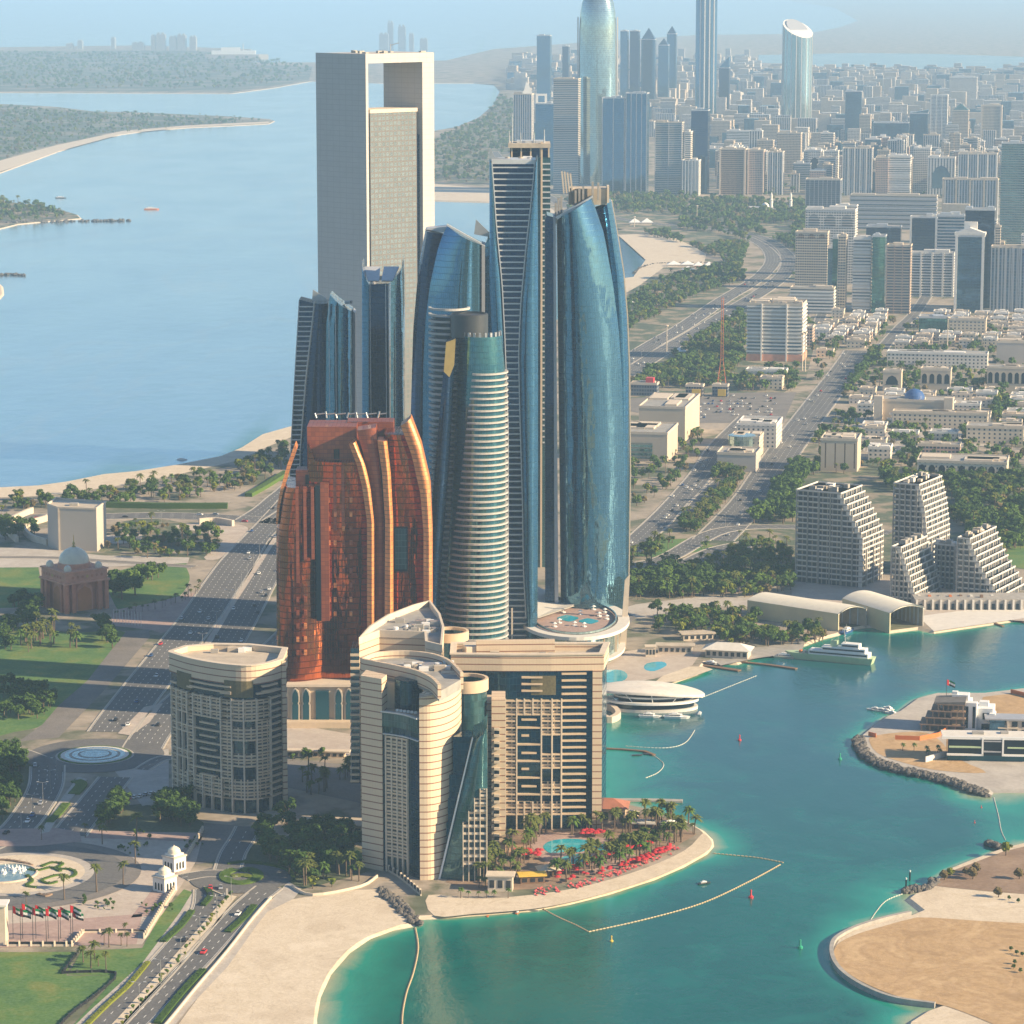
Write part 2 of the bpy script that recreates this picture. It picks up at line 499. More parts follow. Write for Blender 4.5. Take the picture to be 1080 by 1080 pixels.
ground("lawn_dark", [(0.3, (0.03, 0.06, 0.015)), (0.6, (0.06, 0.085, 0.025)), (0.75, (0.10, 0.10, 0.04))], 0.05, fine=0.6)
ground("asphalt", [(0.3, (0.085, 0.085, 0.09)), (0.7, (0.13, 0.128, 0.128))], 0.05, fine=1.0)
ground("asphalt_warm", [(0.3, (0.14, 0.125, 0.115)), (0.7, (0.21, 0.19, 0.175))], 0.05, fine=1.0)
ground("sand", [(0.36, (0.60, 0.50, 0.37)), (0.5, (0.70, 0.60, 0.46)), (0.56, (0.64, 0.54, 0.40)), (0.68, (0.74, 0.64, 0.50))], 0.04, fine=0.7)
ground("sand_gold", [(0.36, (0.40, 0.25, 0.11)), (0.47, (0.52, 0.34, 0.16)), (0.52, (0.44, 0.28, 0.13)), (0.62, (0.56, 0.38, 0.19))], 0.022, dist=2.0, fine=0.4)
ground("soil_brown", [(0.3, (0.20, 0.12, 0.07)), (0.7, (0.34, 0.23, 0.15))], 0.05, fine=0.5)
ground("plaza", [(0.35, (0.46, 0.38, 0.32)), (0.65, (0.55, 0.48, 0.41))], 0.08, fine=0.5)
ground("plaza_rose", [(0.35, (0.36, 0.24, 0.21)), (0.65, (0.44, 0.31, 0.27))], 0.08, fine=0.5)
ground("pale_path", [(0.35, (0.42, 0.38, 0.34)), (0.65, (0.52, 0.48, 0.43))], 0.08, fine=0.5)
ground("city_ground", [(0.30, (0.06, 0.085, 0.035)), (0.42, (0.11, 0.12, 0.06)), (0.5, (0.30, 0.25, 0.19)), (0.62, (0.42, 0.35, 0.27)), (0.72, (0.22, 0.20, 0.18))], 0.02, fine=0.15)
ground("scrub", [(0.32, (0.035, 0.06, 0.025)), (0.48, (0.07, 0.10, 0.04)), (0.56, (0.26, 0.21, 0.14)), (0.7, (0.36, 0.30, 0.21))], 0.035, fine=0.25)
ground("far_land", [(0.35, (0.07, 0.10, 0.06)), (0.5, (0.14, 0.15, 0.10)), (0.58, (0.34, 0.30, 0.24)), (0.75, (0.20, 0.19, 0.16))], 0.006, fine=0.03)
ground("far_scrub", [(0.35, (0.04, 0.07, 0.045)), (0.5, (0.07, 0.10, 0.06)), (0.6, (0.22, 0.20, 0.15)), (0.75, (0.10, 0.11, 0.08))], 0.006, fine=0.03)
ground("turquoise_tile", [(0.3, (0.02, 0.32, 0.42)), (0.7, (0.05, 0.45, 0.55))], 0.2, rough=0.08, spec=0.6)
ground("fountain_basin", [(0.3, (0.10, 0.20, 0.24)), (0.7, (0.28, 0.38, 0.42))], 0.5, rough=0.1, spec=0.6)
# water
def watermat(name, deep, mid, shore, bump=0.25):
    k = NT(name)
    at = k.n("ShaderNodeAttribute", attribute_name="shore"); s1 = at.outputs["Fac"]
    at2 = k.n("ShaderNodeAttribute", attribute_name="sea"); s2 = at2.outputs["Fac"]
    p = k.pos()
    mp = k.n("ShaderNodeMapping"); k.l(p, mp.inputs[0]); mp.inputs["Scale"].default_value = (1.0, 0.45, 1.0)
    patch = k.noise(mp.outputs[0], 0.007, 4, 0.55, 0.5)
    lag = k.mix(k.math('MULTIPLY', patch, 1.0), tuple(c * 0.45 for c in deep), tuple(c * 1.6 for c in deep))
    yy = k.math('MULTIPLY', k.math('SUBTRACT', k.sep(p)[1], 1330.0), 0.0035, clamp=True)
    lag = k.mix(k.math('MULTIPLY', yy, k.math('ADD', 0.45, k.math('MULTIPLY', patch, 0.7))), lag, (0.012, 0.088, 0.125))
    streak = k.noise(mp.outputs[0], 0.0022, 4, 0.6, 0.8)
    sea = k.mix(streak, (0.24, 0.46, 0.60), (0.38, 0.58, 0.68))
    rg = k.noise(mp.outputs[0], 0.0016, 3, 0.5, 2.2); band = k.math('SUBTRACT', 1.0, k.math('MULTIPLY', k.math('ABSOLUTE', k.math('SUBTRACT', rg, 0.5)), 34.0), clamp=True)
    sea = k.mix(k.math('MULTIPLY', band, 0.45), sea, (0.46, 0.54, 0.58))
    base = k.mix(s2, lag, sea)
    f = k.math('ADD', s1, k.math('MULTIPLY', k.math('SUBTRACT', k.noise(p, 0.03, 4, 0.6, 1.0), 0.5), 0.55), clamp=True)
    c = k.mix(k.math('SMOOTH_MIN', 1.0, k.math('MULTIPLY', f, 1.6), 0.1), base, mid)
    c = k.mix(k.math('MULTIPLY', k.math('SUBTRACT', f, 0.62, clamp=True), 2.6), c, shore)
    k.set(color=c, rough=k.math('ADD', 0.07, k.math('MULTIPLY', patch, 0.14)), spec=0.5, ior=1.33, metal=k.math('MULTIPLY', s2, 0.85))
    w1 = k.noise(mp.outputs[0], 0.35, 4, 0.65)
    w2 = k.noise(mp.outputs[0], 0.06, 2, 0.5)
    h = k.math('ADD', k.math('MULTIPLY', w1, 0.5), w2)
    k.bump(h, bump, 1.2)
    M[name] = k.mat
watermat("water", (0.0, 0.10, 0.085), (0.01, 0.26, 0.19), (0.36, 0.38, 0.24))
# ------------------------------------------------------------------ land, water, roads
LZ = 1.2
MAINLAND = [(-300, 530), (0, 522), (27, 522), (63, 520), (77, 516), (110, 509), (143, 505), (187, 498), (233, 489), (255, 478), (277, 463), (305, 455), (420, 402), (540, 352), (640, 322),
            (652, 308), (660, 301), (666, 295), (672, 290), (677, 284), (680, 279), (680, 273), (677, 267), (671, 260), (664, 255), (656, 251), (648, 248), (640, 245), (668, 241), (676, 237), (664, 232), (640, 231), (580, 228), (520, 214), (450, 212), (430, 206), (398, 190), (395, 165), (420, 144),
            (460, 138), (482, 134), (505, 124), (520, 111), (527, 97), (521, 90), (500, 88), (460, 88), (400, 88), (328, 86), (290, 93), (245, 99), (0, 98), (-300, 98),
            (-300, 47), (0, 50), (150, 48), (265, 52), (266, 66), (330, 66), (470, 64), (520, 52), (600, 46), (735, 37), (830, 36), (860, 34), (885, 29), (905, 22), (880, 8), (800, -4), (900, -12), (1500, -14), (1700, 300),
            (1500, 640), (1080, 654), (985, 668), (968, 664), (938, 668), (928, 662), (913, 662), (896, 665), (885, 670), (868, 674), (850, 681), (822, 688), (800, 692), (778, 701), (745, 700), (735, 712), (712, 720), (690, 722), (662, 723),
            (640, 728), (618, 742), (606, 790), (614, 830), (634, 846), (660, 849), (690, 856), (722, 866), (742, 877), (751, 886), (752, 893), (745, 901), (720, 915), (690, 928), (640, 944), (600, 954), (560, 961), (500, 966), (462, 969),
            (440, 970), (437, 977), (415, 981), (390, 990), (368, 1005), (348, 1028), (337, 1052), (333, 1075), (334, 1100), (345, 1160), (340, 1300), (-500, 1300)]
ISLAND_LEFT = [(-400, 105), (0, 110), (60, 113), (100, 118), (150, 119), (240, 123), (285, 126), (290, 128), (284, 131), (245, 133), (200, 135), (160, 138), (130, 142), (95, 149), (60, 161), (25, 174), (0, 183), (-120, 235), (-400, 300)]
SPIT = [(-300, 208), (0, 212), (30, 216), (62, 221), (82, 227), (86, 231), (40, 235), (20, 237), (0, 242), (-80, 262), (-300, 300)]
SPIT_LOW = [(-200, 286), (-2, 298), (3, 303), (4, 311), (-1, 317), (-200, 330)]
VILLA_ISLAND = [(905, 783), (905, 778), (920, 766), (933, 757), (947, 751), (965, 738), (987, 732), (1037, 732), (1080, 727), (1300, 715), (1400, 840), (1080, 836), (1047, 836), (1044, 840), (1030, 838), (1022, 832), (1005, 826), (980, 820), (947, 813), (920, 803), (908, 792)]
SAND_ISLAND = [(876, 1012), (876, 1003), (880, 993), (900, 982), (930, 973), (958, 967), (970, 962), (955, 950), (962, 944), (978, 940), (982, 932), (998, 918), (1020, 909), (1055, 896), (1080, 890), (1300, 870), (1500, 1250), (930, 1250), (948, 1100), (956, 1080), (975, 1068), (992, 1062),
               (965, 1060), (935, 1051), (905, 1039), (886, 1026)]
ALL_LAND = [MAINLAND, ISLAND_LEFT, SPIT, SPIT_LOW, VILLA_ISLAND, SAND_ISLAND]

def land(name, px, mat, skirt="sand", z=LZ, out=5.0):
    pts = gp(px, 0.0)
    if _area(pts) < 0: pts = pts[::-1]
    inner = offset(pts, -out * 0.4, True)
    mb = MB()
    mb.face([(x, y, z) for x, y in inner])
    n = len(pts); outer = offset(pts, out * 0.6, True)
    mb.m = 1
    for i in range(n):
        j = (i + 1) % n
        a, b, c, d = inner[i], inner[j], outer[j], outer[i]
        mb.face([(d[0], d[1], -1.2), (c[0], c[1], -1.2), (b[0], b[1], z), (a[0], a[1], z)])
    o = mb.build(name, [M[mat], M[skirt]])
    tag(o, kind="structure")
    return o
land("land", MAINLAND, "city_ground")
land("island", ISLAND_LEFT, "far_land"); land("island", SPIT, "scrub"); land("island", SPIT_LOW, "sand")
land("island", VILLA_ISLAND, "pale_path", "concrete"); land("island", SAND_ISLAND, "sand", "sand")

# the sea: one sheet to the horizon, with a finer mesh where the shallows show
def grow(a, b, step, lim_lo, lim_hi):
    xs = list(np.arange(a, b + 0.1, step)); s = step
    while xs[-1] < lim_hi: s *= 1.35; xs.append(xs[-1] + s)
    s = step
    while xs[0] > lim_lo: s *= 1.35; xs.insert(0, xs[0] - s)
    return np.array(xs)
def make_water():
    xs = grow(-180, 300, 4.0, -90000, 90000); ys = grow(1180, 2000, 5.0, -90000, 110000)
    X, Y = np.meshgrid(xs, ys)
    P = np.stack([X.ravel(), Y.ravel()], 1)
    dmin = np.full(len(P), 1e9)
    for poly in ALL_LAND:
        g = np.array(gp(poly))
        A = g; B = np.roll(g, -1, 0)
        for a, b in zip(A, B):
            ab = b - a; L = (ab ** 2).sum() + 1e-9
            t = np.clip(((P - a) @ ab) / L, 0, 1)
            d = np.hypot(*(P - (a + t[:, None] * ab)).T)
            dmin = np.minimum(dmin, d)
    # width of the shallows: wide off the beaches, wider still in the cove beside the hotel
    w = np.full(len(P), 6.0)
    for (px, py, r, ww) in [(665, 800, 45, 34), (640, 960, 60, 10), (350, 1050, 60, 20), (760, 890, 22, 16), (930, 960, 34, 26), (1062, 850, 30, 45), (960, 1085, 25, 18), (500, 968, 60, 9), (770, 440, 10, 10)]:
        g = G(px, py); w = np.maximum(w, ww * np.exp(-((P[:, 0] - g.x) ** 2 + (P[:, 1] - g.y) ** 2 / 6) / (r * 0.9) ** 2))
    shore = np.exp(-dmin / w)
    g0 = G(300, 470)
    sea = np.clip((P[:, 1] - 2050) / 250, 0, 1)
    me = bpy.data.meshes.new("water")
    nx, ny = len(xs), len(ys)
    verts = np.zeros((len(P), 3)); verts[:, :2] = P
    I = np.arange((ny - 1) * (nx - 1)); r = I // (nx - 1); c = I % (nx - 1); a = r * nx + c
    faces = np.stack([a, a + 1, a + nx + 1, a + nx], 1)
    me.from_pydata(verts.tolist(), [], faces.tolist())
    for nm, arr in (("shore", shore), ("sea", sea)):
        at = me.attributes.new(nm, 'FLOAT', 'POINT'); at.data.foreach_set("value", arr.astype(np.float32))
    me.materials.append(M["water"])
    o = bpy.data.objects.new("water", me); C.objects.link(o); tag(o, kind="structure")
make_water()
# unseen sand islands, added outside the frame for golden reflections in the glass towers
for q in ([(150, 1020), (420, 1060), (700, 900), (640, 620), (380, 560), (210, 700)], [(-420, 1050), (-160, 1090), (-120, 700), (-300, 480), (-560, 620)], [(40, 420), (200, 460), (330, 260), (90, 160)]):
    mb = MB(); mb.face([(x, y, LZ) for x, y in (q if _area(q) > 0 else q[::-1])]); tag(mb.build("island", M["sand_gold"]), kind="structure")

def sheet(name, px, mat, dz, kind="structure", smooth=0, close=True, world=False):
    pts = px if world else gp(px, LZ)
    if smooth: pts = smooth_line(pts, smooth, True)
    if _area(pts) < 0: pts = pts[::-1]
    mb = MB(); mb.face([(x, y, LZ + dz) for x, y in pts])
    return tag(mb.build(name, M[mat]), kind=kind)
def disc_px(cx, cy, rx, n=40, k=1.0):
    g = G(cx, cy, LZ); r = rx / ((cy + 30) / 409.0)
    return [(g.x + r * math.cos(2 * math.pi * i / n), g.y + r * k * math.sin(2 * math.pi * i / n)) for i in range(n)]
ROADS = []
def strip(mb, line, t0, t1, z):
    A = offset(line, t0); B = offset(line, t1)
    for i in range(len(line) - 1):
        mb.face([(A[i][0], A[i][1], z), (B[i][0], B[i][1], z), (B[i + 1][0], B[i + 1][1], z), (A[i + 1][0], A[i + 1][1], z)] if t1 > t0 else
                [(B[i][0], B[i][1], z), (A[i][0], A[i][1], z), (A[i + 1][0], A[i + 1][1], z), (B[i + 1][0], B[i + 1][1], z)])
def resample(line, step):
    out = [line[0]]; acc = 0
    for a, b in zip(line, line[1:]):
        l = math.hypot(b[0] - a[0], b[1] - a[1]); t = step - acc
        while t < l:
            out.append((a[0] + (b[0] - a[0]) * t / l, a[1] + (b[1] - a[1]) * t / l)); t += step
        acc = (acc + l) % step
    return out
marks = MB(); kerbs = MB()
def road(px, width, dz=0.16, lanes=3, mat="asphalt", kerb=True, mark=True, world=False, cars=0.0):
    line = px if world else gp(px, LZ)
    line = smooth_line(line, 6)
    mb = MB(); h = width / 2
    strip(mb, line, -h, h, LZ + dz)
    tag(mb.build("road", M[mat]), kind="structure")
    if kerb:
        kerbs.ribbon(line, h, h + 0.9, LZ, LZ + 0.3); kerbs.ribbon(line, -h - 0.9, -h, LZ, LZ + 0.3)
    if mark:
        for l in range(1, lanes):
            off = offset(line, -h + width * l / lanes); rs = resample(off, 3.0)
            for i in range(0, len(rs) - 1, 3):
                strip(marks, rs[i:i + 2], -0.14, 0.14, LZ + dz + 0.04)
        for sgn in (-1, 1):
            strip(marks, offset(line, sgn * (h - 0.5)), -0.1, 0.1, LZ + dz + 0.04)
    ROADS.append((line, width, lanes, cars))
    return line

sheet("scrub", [(-300, 52), (0, 54), (150, 53), (262, 55), (268, 68), (330, 70), (326, 84), (288, 91), (244, 97), (0, 96), (-300, 96)], "far_scrub", 0.3)
sheet("scrub", [(-400, 108), (0, 113), (100, 120), (240, 125), (280, 128), (200, 132), (130, 137), (60, 152), (0, 168), (-300, 240)], "far_scrub", 0.3)
# --- left: lawns, plaza, boulevard
sheet("lawn", [(-120, 655), (0, 661), (40, 662), (75, 668), (133, 667), (92, 718), (62, 744), (45, 764), (15, 772), (-120, 790)], "lawn", 0.05, smooth=3)
sheet("path", [(133, 666), (157, 664), (158, 672), (110, 728), (62, 778), (20, 782), (45, 764), (62, 744), (92, 718)], "asphalt_warm", 0.08)
sheet("lawn", [(-120, 598), (40, 596), (43, 612), (42, 640), (-120, 645)], "lawn", 0.05)
sheet("lawn", [(118, 604), (190, 594), (196, 598), (200, 612), (188, 630), (165, 638), (140, 648), (122, 640)], "lawn", 0.05, smooth=3)
sheet("path", [(118, 644), (160, 636), (205, 625), (222, 640), (200, 655), (170, 668), (158, 664), (118, 660)], "plaza_rose", 0.09)
sheet("lawn", [(100, 555), (160, 545), (236, 560), (238, 570), (225, 590), (180, 592), (105, 582)], "scrub", 0.05)
sheet("plaza", [(-200, 576), (30, 578), (110, 586), (200, 588), (198, 594), (110, 598), (-200, 600)], "pale_path", 0.1)
sheet("plaza", [(105, 565), (150, 563), (150, 572), (105, 574)], "pale_path", 0.11)
sheet("plaza", [(180, 556), (205, 552), (250, 553), (262, 560), (245, 578), (230, 590), (215, 588), (235, 570), (205, 560)], "plaza", 0.12, smooth=3)
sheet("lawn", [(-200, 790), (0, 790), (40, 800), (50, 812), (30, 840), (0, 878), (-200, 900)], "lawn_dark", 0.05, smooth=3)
sheet("path", [(44, 800), (60, 818), (40, 850), (0, 890), (0, 880), (34, 840), (50, 812)], "plaza", 0.1)
sheet("plaza", [(-200, 890), (30, 884), (80, 878), (100, 876), (216, 880), (222, 884), (190, 936), (150, 996), (-200, 1002)], "plaza", 0.06)
sheet("plaza", [(-200, 990), (150, 964), (144, 996), (-200, 1004)], "plaza_rose", 0.10)
sheet("plaza", [(92, 876), (216, 879), (212, 888), (90, 884)], "plaza_rose", 0.10)
sheet("plaza", [(178, 916), (192, 912), (160, 966), (138, 968)], "plaza_rose", 0.10)
sheet("plaza", [(205, 884), (216, 881), (196, 906), (184, 904)], "plaza_rose", 0.10)
sheet("lawn", [(-200, 1005), (80, 1004), (70, 1029), (124, 1029), (62, 1082), (40, 1300), (-200, 1300)], "lawn", 0.05)
sheet("lawn", [(86, 1003), (150, 1000), (168, 968), (194, 938), (203, 941), (190, 962), (150, 1016), (95, 1066), (64, 1096), (124, 1029), (72, 1028)], "lawn", 0.07)
sheet("path", [(203, 941), (214, 944), (186, 984), (132, 1042), (84, 1090), (60, 1100), (95, 1066), (150, 1016), (190, 962)], "pale_path", 0.11)
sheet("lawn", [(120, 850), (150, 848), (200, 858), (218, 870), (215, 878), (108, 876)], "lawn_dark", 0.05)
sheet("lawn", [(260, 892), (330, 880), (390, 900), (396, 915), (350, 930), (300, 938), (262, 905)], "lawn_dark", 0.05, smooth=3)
sheet("plaza", [(215, 868), (262, 872), (262, 890), (246, 906), (206, 912), (212, 890)], "asphalt_warm", 0.12)
# cool shaded court behind the left hotel and the boulevard side
sheet("plaza", [(300, 762), (378, 776), (378, 800), (300, 790)], "plaza", 0.08)
sheet("plaza", [(300, 830), (440, 860), (520, 880), (600, 876), (640, 850), (600, 830), (300, 800)], "asphalt_warm", 0.06)
sheet("plaza", [(110, 800), (178, 790), (178, 846), (150, 850), (128, 822)], "pale_path", 0.10)
sheet("plaza", [(300, 660), (380, 670), (640, 690), (670, 650), (640, 640), (300, 560)], "asphalt_warm", 0.04)
# boulevard: two carriageways with a planted strip between them
road([(318, 520), (296, 545), (276, 566), (252, 592), (232, 620), (212, 650), (185, 684), (155, 722), (132, 752), (118, 772)], 26, lanes=6, cars=0.5)
road([(330, 540), (302, 566), (288, 590), (272, 620), (255, 652), (232, 690), (205, 726), (178, 752), (160, 774), (150, 790)], 21, lanes=5, cars=0.75)
sheet("median", [(289, 566), (294, 566), (272, 600), (246, 640), (215, 690), (188, 726), (184, 724), (210, 688), (240, 640), (268, 598)], "plaza", 0.22)
road([(316, 650), (290, 676), (262, 700), (225, 722), (206, 738)], 9, lanes=2, mat="asphalt_warm")
sheet("median", [(152, 746), (172, 742), (158, 762), (138, 776), (124, 774)], "plaza", 0.24)
road([(-300, 549), (0, 546), (100, 545), (180, 544), (260, 548), (330, 552)], 26, lanes=6, cars=0.5)
road([(262, 549), (282, 536), (300, 521), (330, 500), (420, 455), (520, 410)], 20, dz=0.2, lanes=4)
road([(-200, 590), (30, 588), (110, 592), (205, 598)], 8, lanes=2, mat="asphalt_warm", mark=False, dz=0.18)
# roundabout with the round basin
ring = disc_px(100, 797, 74, 48)
sheet("road", ring, "asphalt", 0.26, world=True)
sheet("path", disc_px(100, 797, 42), "pale_path", 0.30, world=True)
road([(50, 808), (48, 830), (34, 855), (14, 878), (-20, 895)], 17, dz=0.22, lanes=4, cars=1.2)
road([(122, 820), (104, 842), (84, 866), (72, 882)], 17, dz=0.22, lanes=4)
road([(40, 800), (0, 788), (-100, 775)], 10, dz=0.2, lanes=2)
sheet("median", [(82, 820), (92, 822), (70, 850), (52, 878), (42, 880), (58, 852)], "pale_path", 0.36)
road([(150, 812), (172, 800), (200, 800)], 8, dz=0.25, lanes=2, mat="asphalt_warm")
# plaza ring
g = G(16, 923, LZ)
sheet("road", disc_px(18, 922, 132, 60, 1.0), "asphalt_warm", 0.20, world=True)
sheet("road", disc_px(18, 922, 116, 60, 1.0), "asphalt", 0.24, world=True)
sheet("path", disc_px(18, 922, 82, 60, 1.0), "pale_path", 0.28, world=True)
sheet("plaza", disc_px(18, 922, 72, 60, 1.0), "sand", 0.32, world=True)
sheet("plaza", [(-60, 876), (60, 874), (84, 878), (86, 888), (40, 893), (-60, 894)], "plaza_rose", 0.34)
# small roundabout and the dual road below it
sheet("road", disc_px(254, 927, 54, 48), "asphalt", 0.26, world=True)
road([(192, 926), (215, 922), (240, 922)], 10, dz=0.22, lanes=2)
road([(240, 918), (246, 900), (256, 884), (262, 872)], 12, dz=0.23, lanes=2)
road([(222, 938), (218, 962), (190, 998), (152, 1040), (110, 1084), (80, 1120)], 14, lanes=3, cars=1.6, dz=0.2)
road([(284, 936), (262, 954), (236, 982), (205, 1016), (160, 1060), (120, 1100), (90, 1130)], 12, lanes=3, cars=0.5, dz=0.2)
sheet("median", [(240, 944), (250, 946), (226, 974), (180, 1024), (136, 1072), (100, 1110), (94, 1106), (130, 1068), (172, 1022), (216, 972)], "sand", 0.34)
sheet("path", [(304, 930), (318, 938), (310, 948), (282, 962), (268, 980), (240, 1020), (200, 1062), (178, 1090), (166, 1088), (190, 1060), (232, 1014), (262, 972), (280, 956)], "pale_path", 0.14)
# beaches
sheet("beach", [(300, 950), (345, 944), (400, 938), (436, 966), (415, 978), (388, 988), (366, 1003), (346, 1027), (335, 1052), (331, 1075), (331, 1100), (340, 1180), (150, 1180), (184, 1086), (232, 1026), (262, 982), (280, 962)], "sand", 0.10, smooth=2)
sheet("beach", [(452, 944), (500, 948), (560, 944), (620, 934), (680, 916), (722, 897), (738, 882), (743, 879), (750, 887), (750, 893), (743, 900), (718, 914), (688, 927), (640, 942), (600, 952), (560, 959), (500, 964), (458, 966)], "sand", 0.10, smooth=3)
sheet("beach", [(-300, 520), (0, 514), (40, 512), (70, 508), (110, 500), (143, 497), (187, 490), (233, 481), (255, 472), (277, 458), (305, 450), (320, 448), (315, 458), (280, 472), (250, 486), (190, 500), (143, 510), (110, 514), (77, 520), (27, 524), (-300, 532)], "sand", 0.05)
sheet("beach", [(652, 248), (700, 245), (735, 262), (745, 268), (742, 280), (700, 282), (676, 300), (655, 312), (640, 322), (600, 330), (600, 300), (668, 292), (681, 274)], "sand", 0.05)
sheet("beach", [(700, 712), (722, 703), (742, 703), (752, 706), (735, 712), (712, 719), (690, 720)], "sand", 0.05)
sheet("beach", [(395, 192), (460, 194), (520, 200), (560, 205), (590, 226), (520, 213), (450, 211)], "sand", 0.05)
sheet("beach", [(-10, 172), (60, 153), (130, 138), (200, 132), (284, 128), (284, 130), (200, 134), (130, 141), (60, 160), (25, 173), (0, 181), (-120, 230), (-120, 220)], "sand", 0.05)
# hotel garden and pools
sheet("garden", [(500, 880), (560, 870), (636, 852), (700, 862), (735, 880), (700, 900), (640, 924), (560, 938), (500, 940), (470, 930)], "soil_brown", 0.08)
sheet("pool_deck", [(560, 884), (610, 878), (650, 890), (672, 905), (630, 922), (580, 912)], "plaza_rose", 0.14, smooth=3)
sheet("pool", [(573, 893), (582, 887), (604, 885), (628, 888), (632, 892), (620, 896), (612, 899), (596, 899), (580, 900)], "turquoise_tile", 0.22, smooth=4)
sheet("pool", [(592, 905), (610, 901), (628, 903), (630, 907), (618, 912), (604, 916), (596, 912)], "turquoise_tile", 0.22, smooth=4)
sheet("pool", [(625, 890), (640, 892), (652, 896), (645, 900), (632, 897)], "turquoise_tile", 0.20, smooth=4)
# marina side
sheet("plaza", [(640, 690), (680, 684), (740, 688), (730, 702), (690, 716), (640, 724)], "plaza", 0.08)
sheet("pool", [(636, 708), (655, 707), (662, 713), (655, 719), (636, 719)], "turquoise_tile", 0.14, smooth=3)
sheet("pool", [(682, 700), (698, 698), (703, 702), (690, 708), (680, 706)], "turquoise_tile", 0.14, smooth=3)
sheet("path", [(662, 640), (700, 634), (760, 628), (800, 632), (800, 640), (740, 640), (700, 648), (672, 652)], "pale_path", 0.09, smooth=3)
sheet("plaza", [(745, 690), (820, 680), (850, 676), (845, 688), (800, 694), (760, 702)], "concrete", 0.1)
sheet("quay", [(968, 650), (1080, 636), (1300, 620), (1300, 640), (1080, 652), (985, 666)], "slab_pale", 0.1)
sheet("plaza", [(835, 600), (1080, 628), (1200, 640), (1080, 655), (960, 648), (835, 640)], "plaza", 0.05)
# woods and scrub on the right
sheet("scrub", [(662, 560), (700, 556), (780, 545), (800, 500), (860, 480), (1080, 500), (1300, 560), (1080, 600), (830, 600), (800, 610), (662, 640)], "scrub", 0.04)
sheet("scrub", [(662, 296), (700, 290), (760, 300), (800, 320), (860, 360), (850, 400), (800, 430), (662, 420)], "scrub", 0.04)
sheet("scrub", [(590, 205), (720, 210), (860, 215), (860, 260), (800, 252), (745, 268), (700, 245), (640, 240)], "scrub", 0.03)
sheet("scrub", [(530, 100), (560, 120), (600, 190), (520, 195), (400, 188), (470, 140), (510, 126)], "scrub", 0.03)
sheet("lawn", [(662, 570), (730, 568), (760, 578), (700, 588), (662, 585)], "lawn", 0.08)
sheet("lawn", [(1045, 570), (1080, 572), (1200, 590), (1080, 600), (1040, 590)], "lawn", 0.08)
sheet("lawn", [(876, 392), (888, 388), (900, 372), (912, 374), (892, 400), (868, 438), (856, 452), (850, 446)], "lawn", 0.08)
# villa island and sand island
sheet("sand_patch", [(917, 782), (922, 776), (960, 772), (985, 776), (1010, 800), (1040, 815), (985, 812), (945, 802), (925, 794)], "sand_gold", 0.08, smooth=3)
sheet("sand_patch", [(1037, 735), (1080, 730), (1300, 720), (1300, 750), (1080, 760), (1030, 752)], "sand_gold", 0.08)
sheet("sand_patch", [(880, 1010), (880, 1002), (886, 994), (905, 985), (932, 977), (958, 970), (980, 968), (1080, 974), (1300, 980), (1300, 1200), (1080, 1095), (1000, 1062), (965, 1056), (935, 1047), (908, 1035), (890, 1023)], "sand_gold", 0.14, smooth=3)
sheet("scrub", [(984, 934), (1000, 920), (1022, 912), (1056, 899), (1080, 893), (1300, 880), (1300, 955), (1080, 943), (1040, 940), (1000, 936)], "soil_brown", 0.10)
# inner creek far off, and the roads on the right
mb = MB(); mb.face([(x, y, LZ + 0.3) for x, y in gp([(800, 58), (855, 57), (900, 56), (990, 57), (1080, 60), (1400, 62), (1400, 88), (1080, 80), (1000, 76), (900, 72), (800, 66)], LZ)][::-1])
tag(mb.build("water", M["water"]), kind="structure")
RW = "asphalt"
road([(655, 384), (690, 362), (720, 345), (760, 318), (790, 300), (806, 288), (815, 275), (810, 262), (790, 250), (760, 242), (720, 238), (690, 236), (640, 228), (590, 214), (545, 185), (520, 160)], 22, lanes=5, cars=1.0)
road([(655, 398), (700, 370), (735, 350), (775, 325), (806, 306), (826, 290), (832, 275), (822, 262), (800, 250), (770, 244), (730, 240)], 22, lanes=5, cars=1.0, dz=0.2)
road([(660, 752 - 170), (705, 540), (740, 500), (760, 470), (790, 440)], 20, lanes=4, cars=1.0)
road([(752, 570), (790, 530), (812, 498), (840, 458), (870, 418), (890, 392), (905, 370)], 30, lanes=6, cars=0.6)
road([(728, 595), (760, 580), (800, 572)], 20, lanes=4, cars=0.8, dz=0.18)
road([(640, 600), (700, 590), (760, 560), (840, 556), (940, 562)], 16, lanes=4, cars=0.6, dz=0.22)
road([(720, 548), (735, 530), (760, 508)], 12, lanes=2, cars=1.5)
road([(1040, 628 - 10), (1080, 622), (1200, 615)], 8, lanes=2, mark=False)
road([(930, 368), (950, 345), (965, 330), (985, 300)], 14, lanes=2, cars=1.5, dz=0.18)
road([(862, 345), (870, 322), (878, 300)], 12, lanes=2, cars=1)
road([(834, 196), (848, 186), (858, 178), (870, 160)], 16, lanes=4, cars=0)
sheet("car_park", [(665, 420), (790, 414), (840, 414), (826, 446), (740, 446), (665, 434)], "asphalt_warm", 0.12)
sheet("car_park", [(815, 328), (842, 300), (860, 300), (855, 330), (840, 345)], "asphalt", 0.12)
sheet("plaza", [(895, 440), (1030, 420), (1045, 470), (930, 480), (880, 470)], "pale_path", 0.1)
tag(marks.build("road_markings", M["marking"]), kind="structure")
tag(kerbs.build("kerb", M["kerb"]), kind="structure")

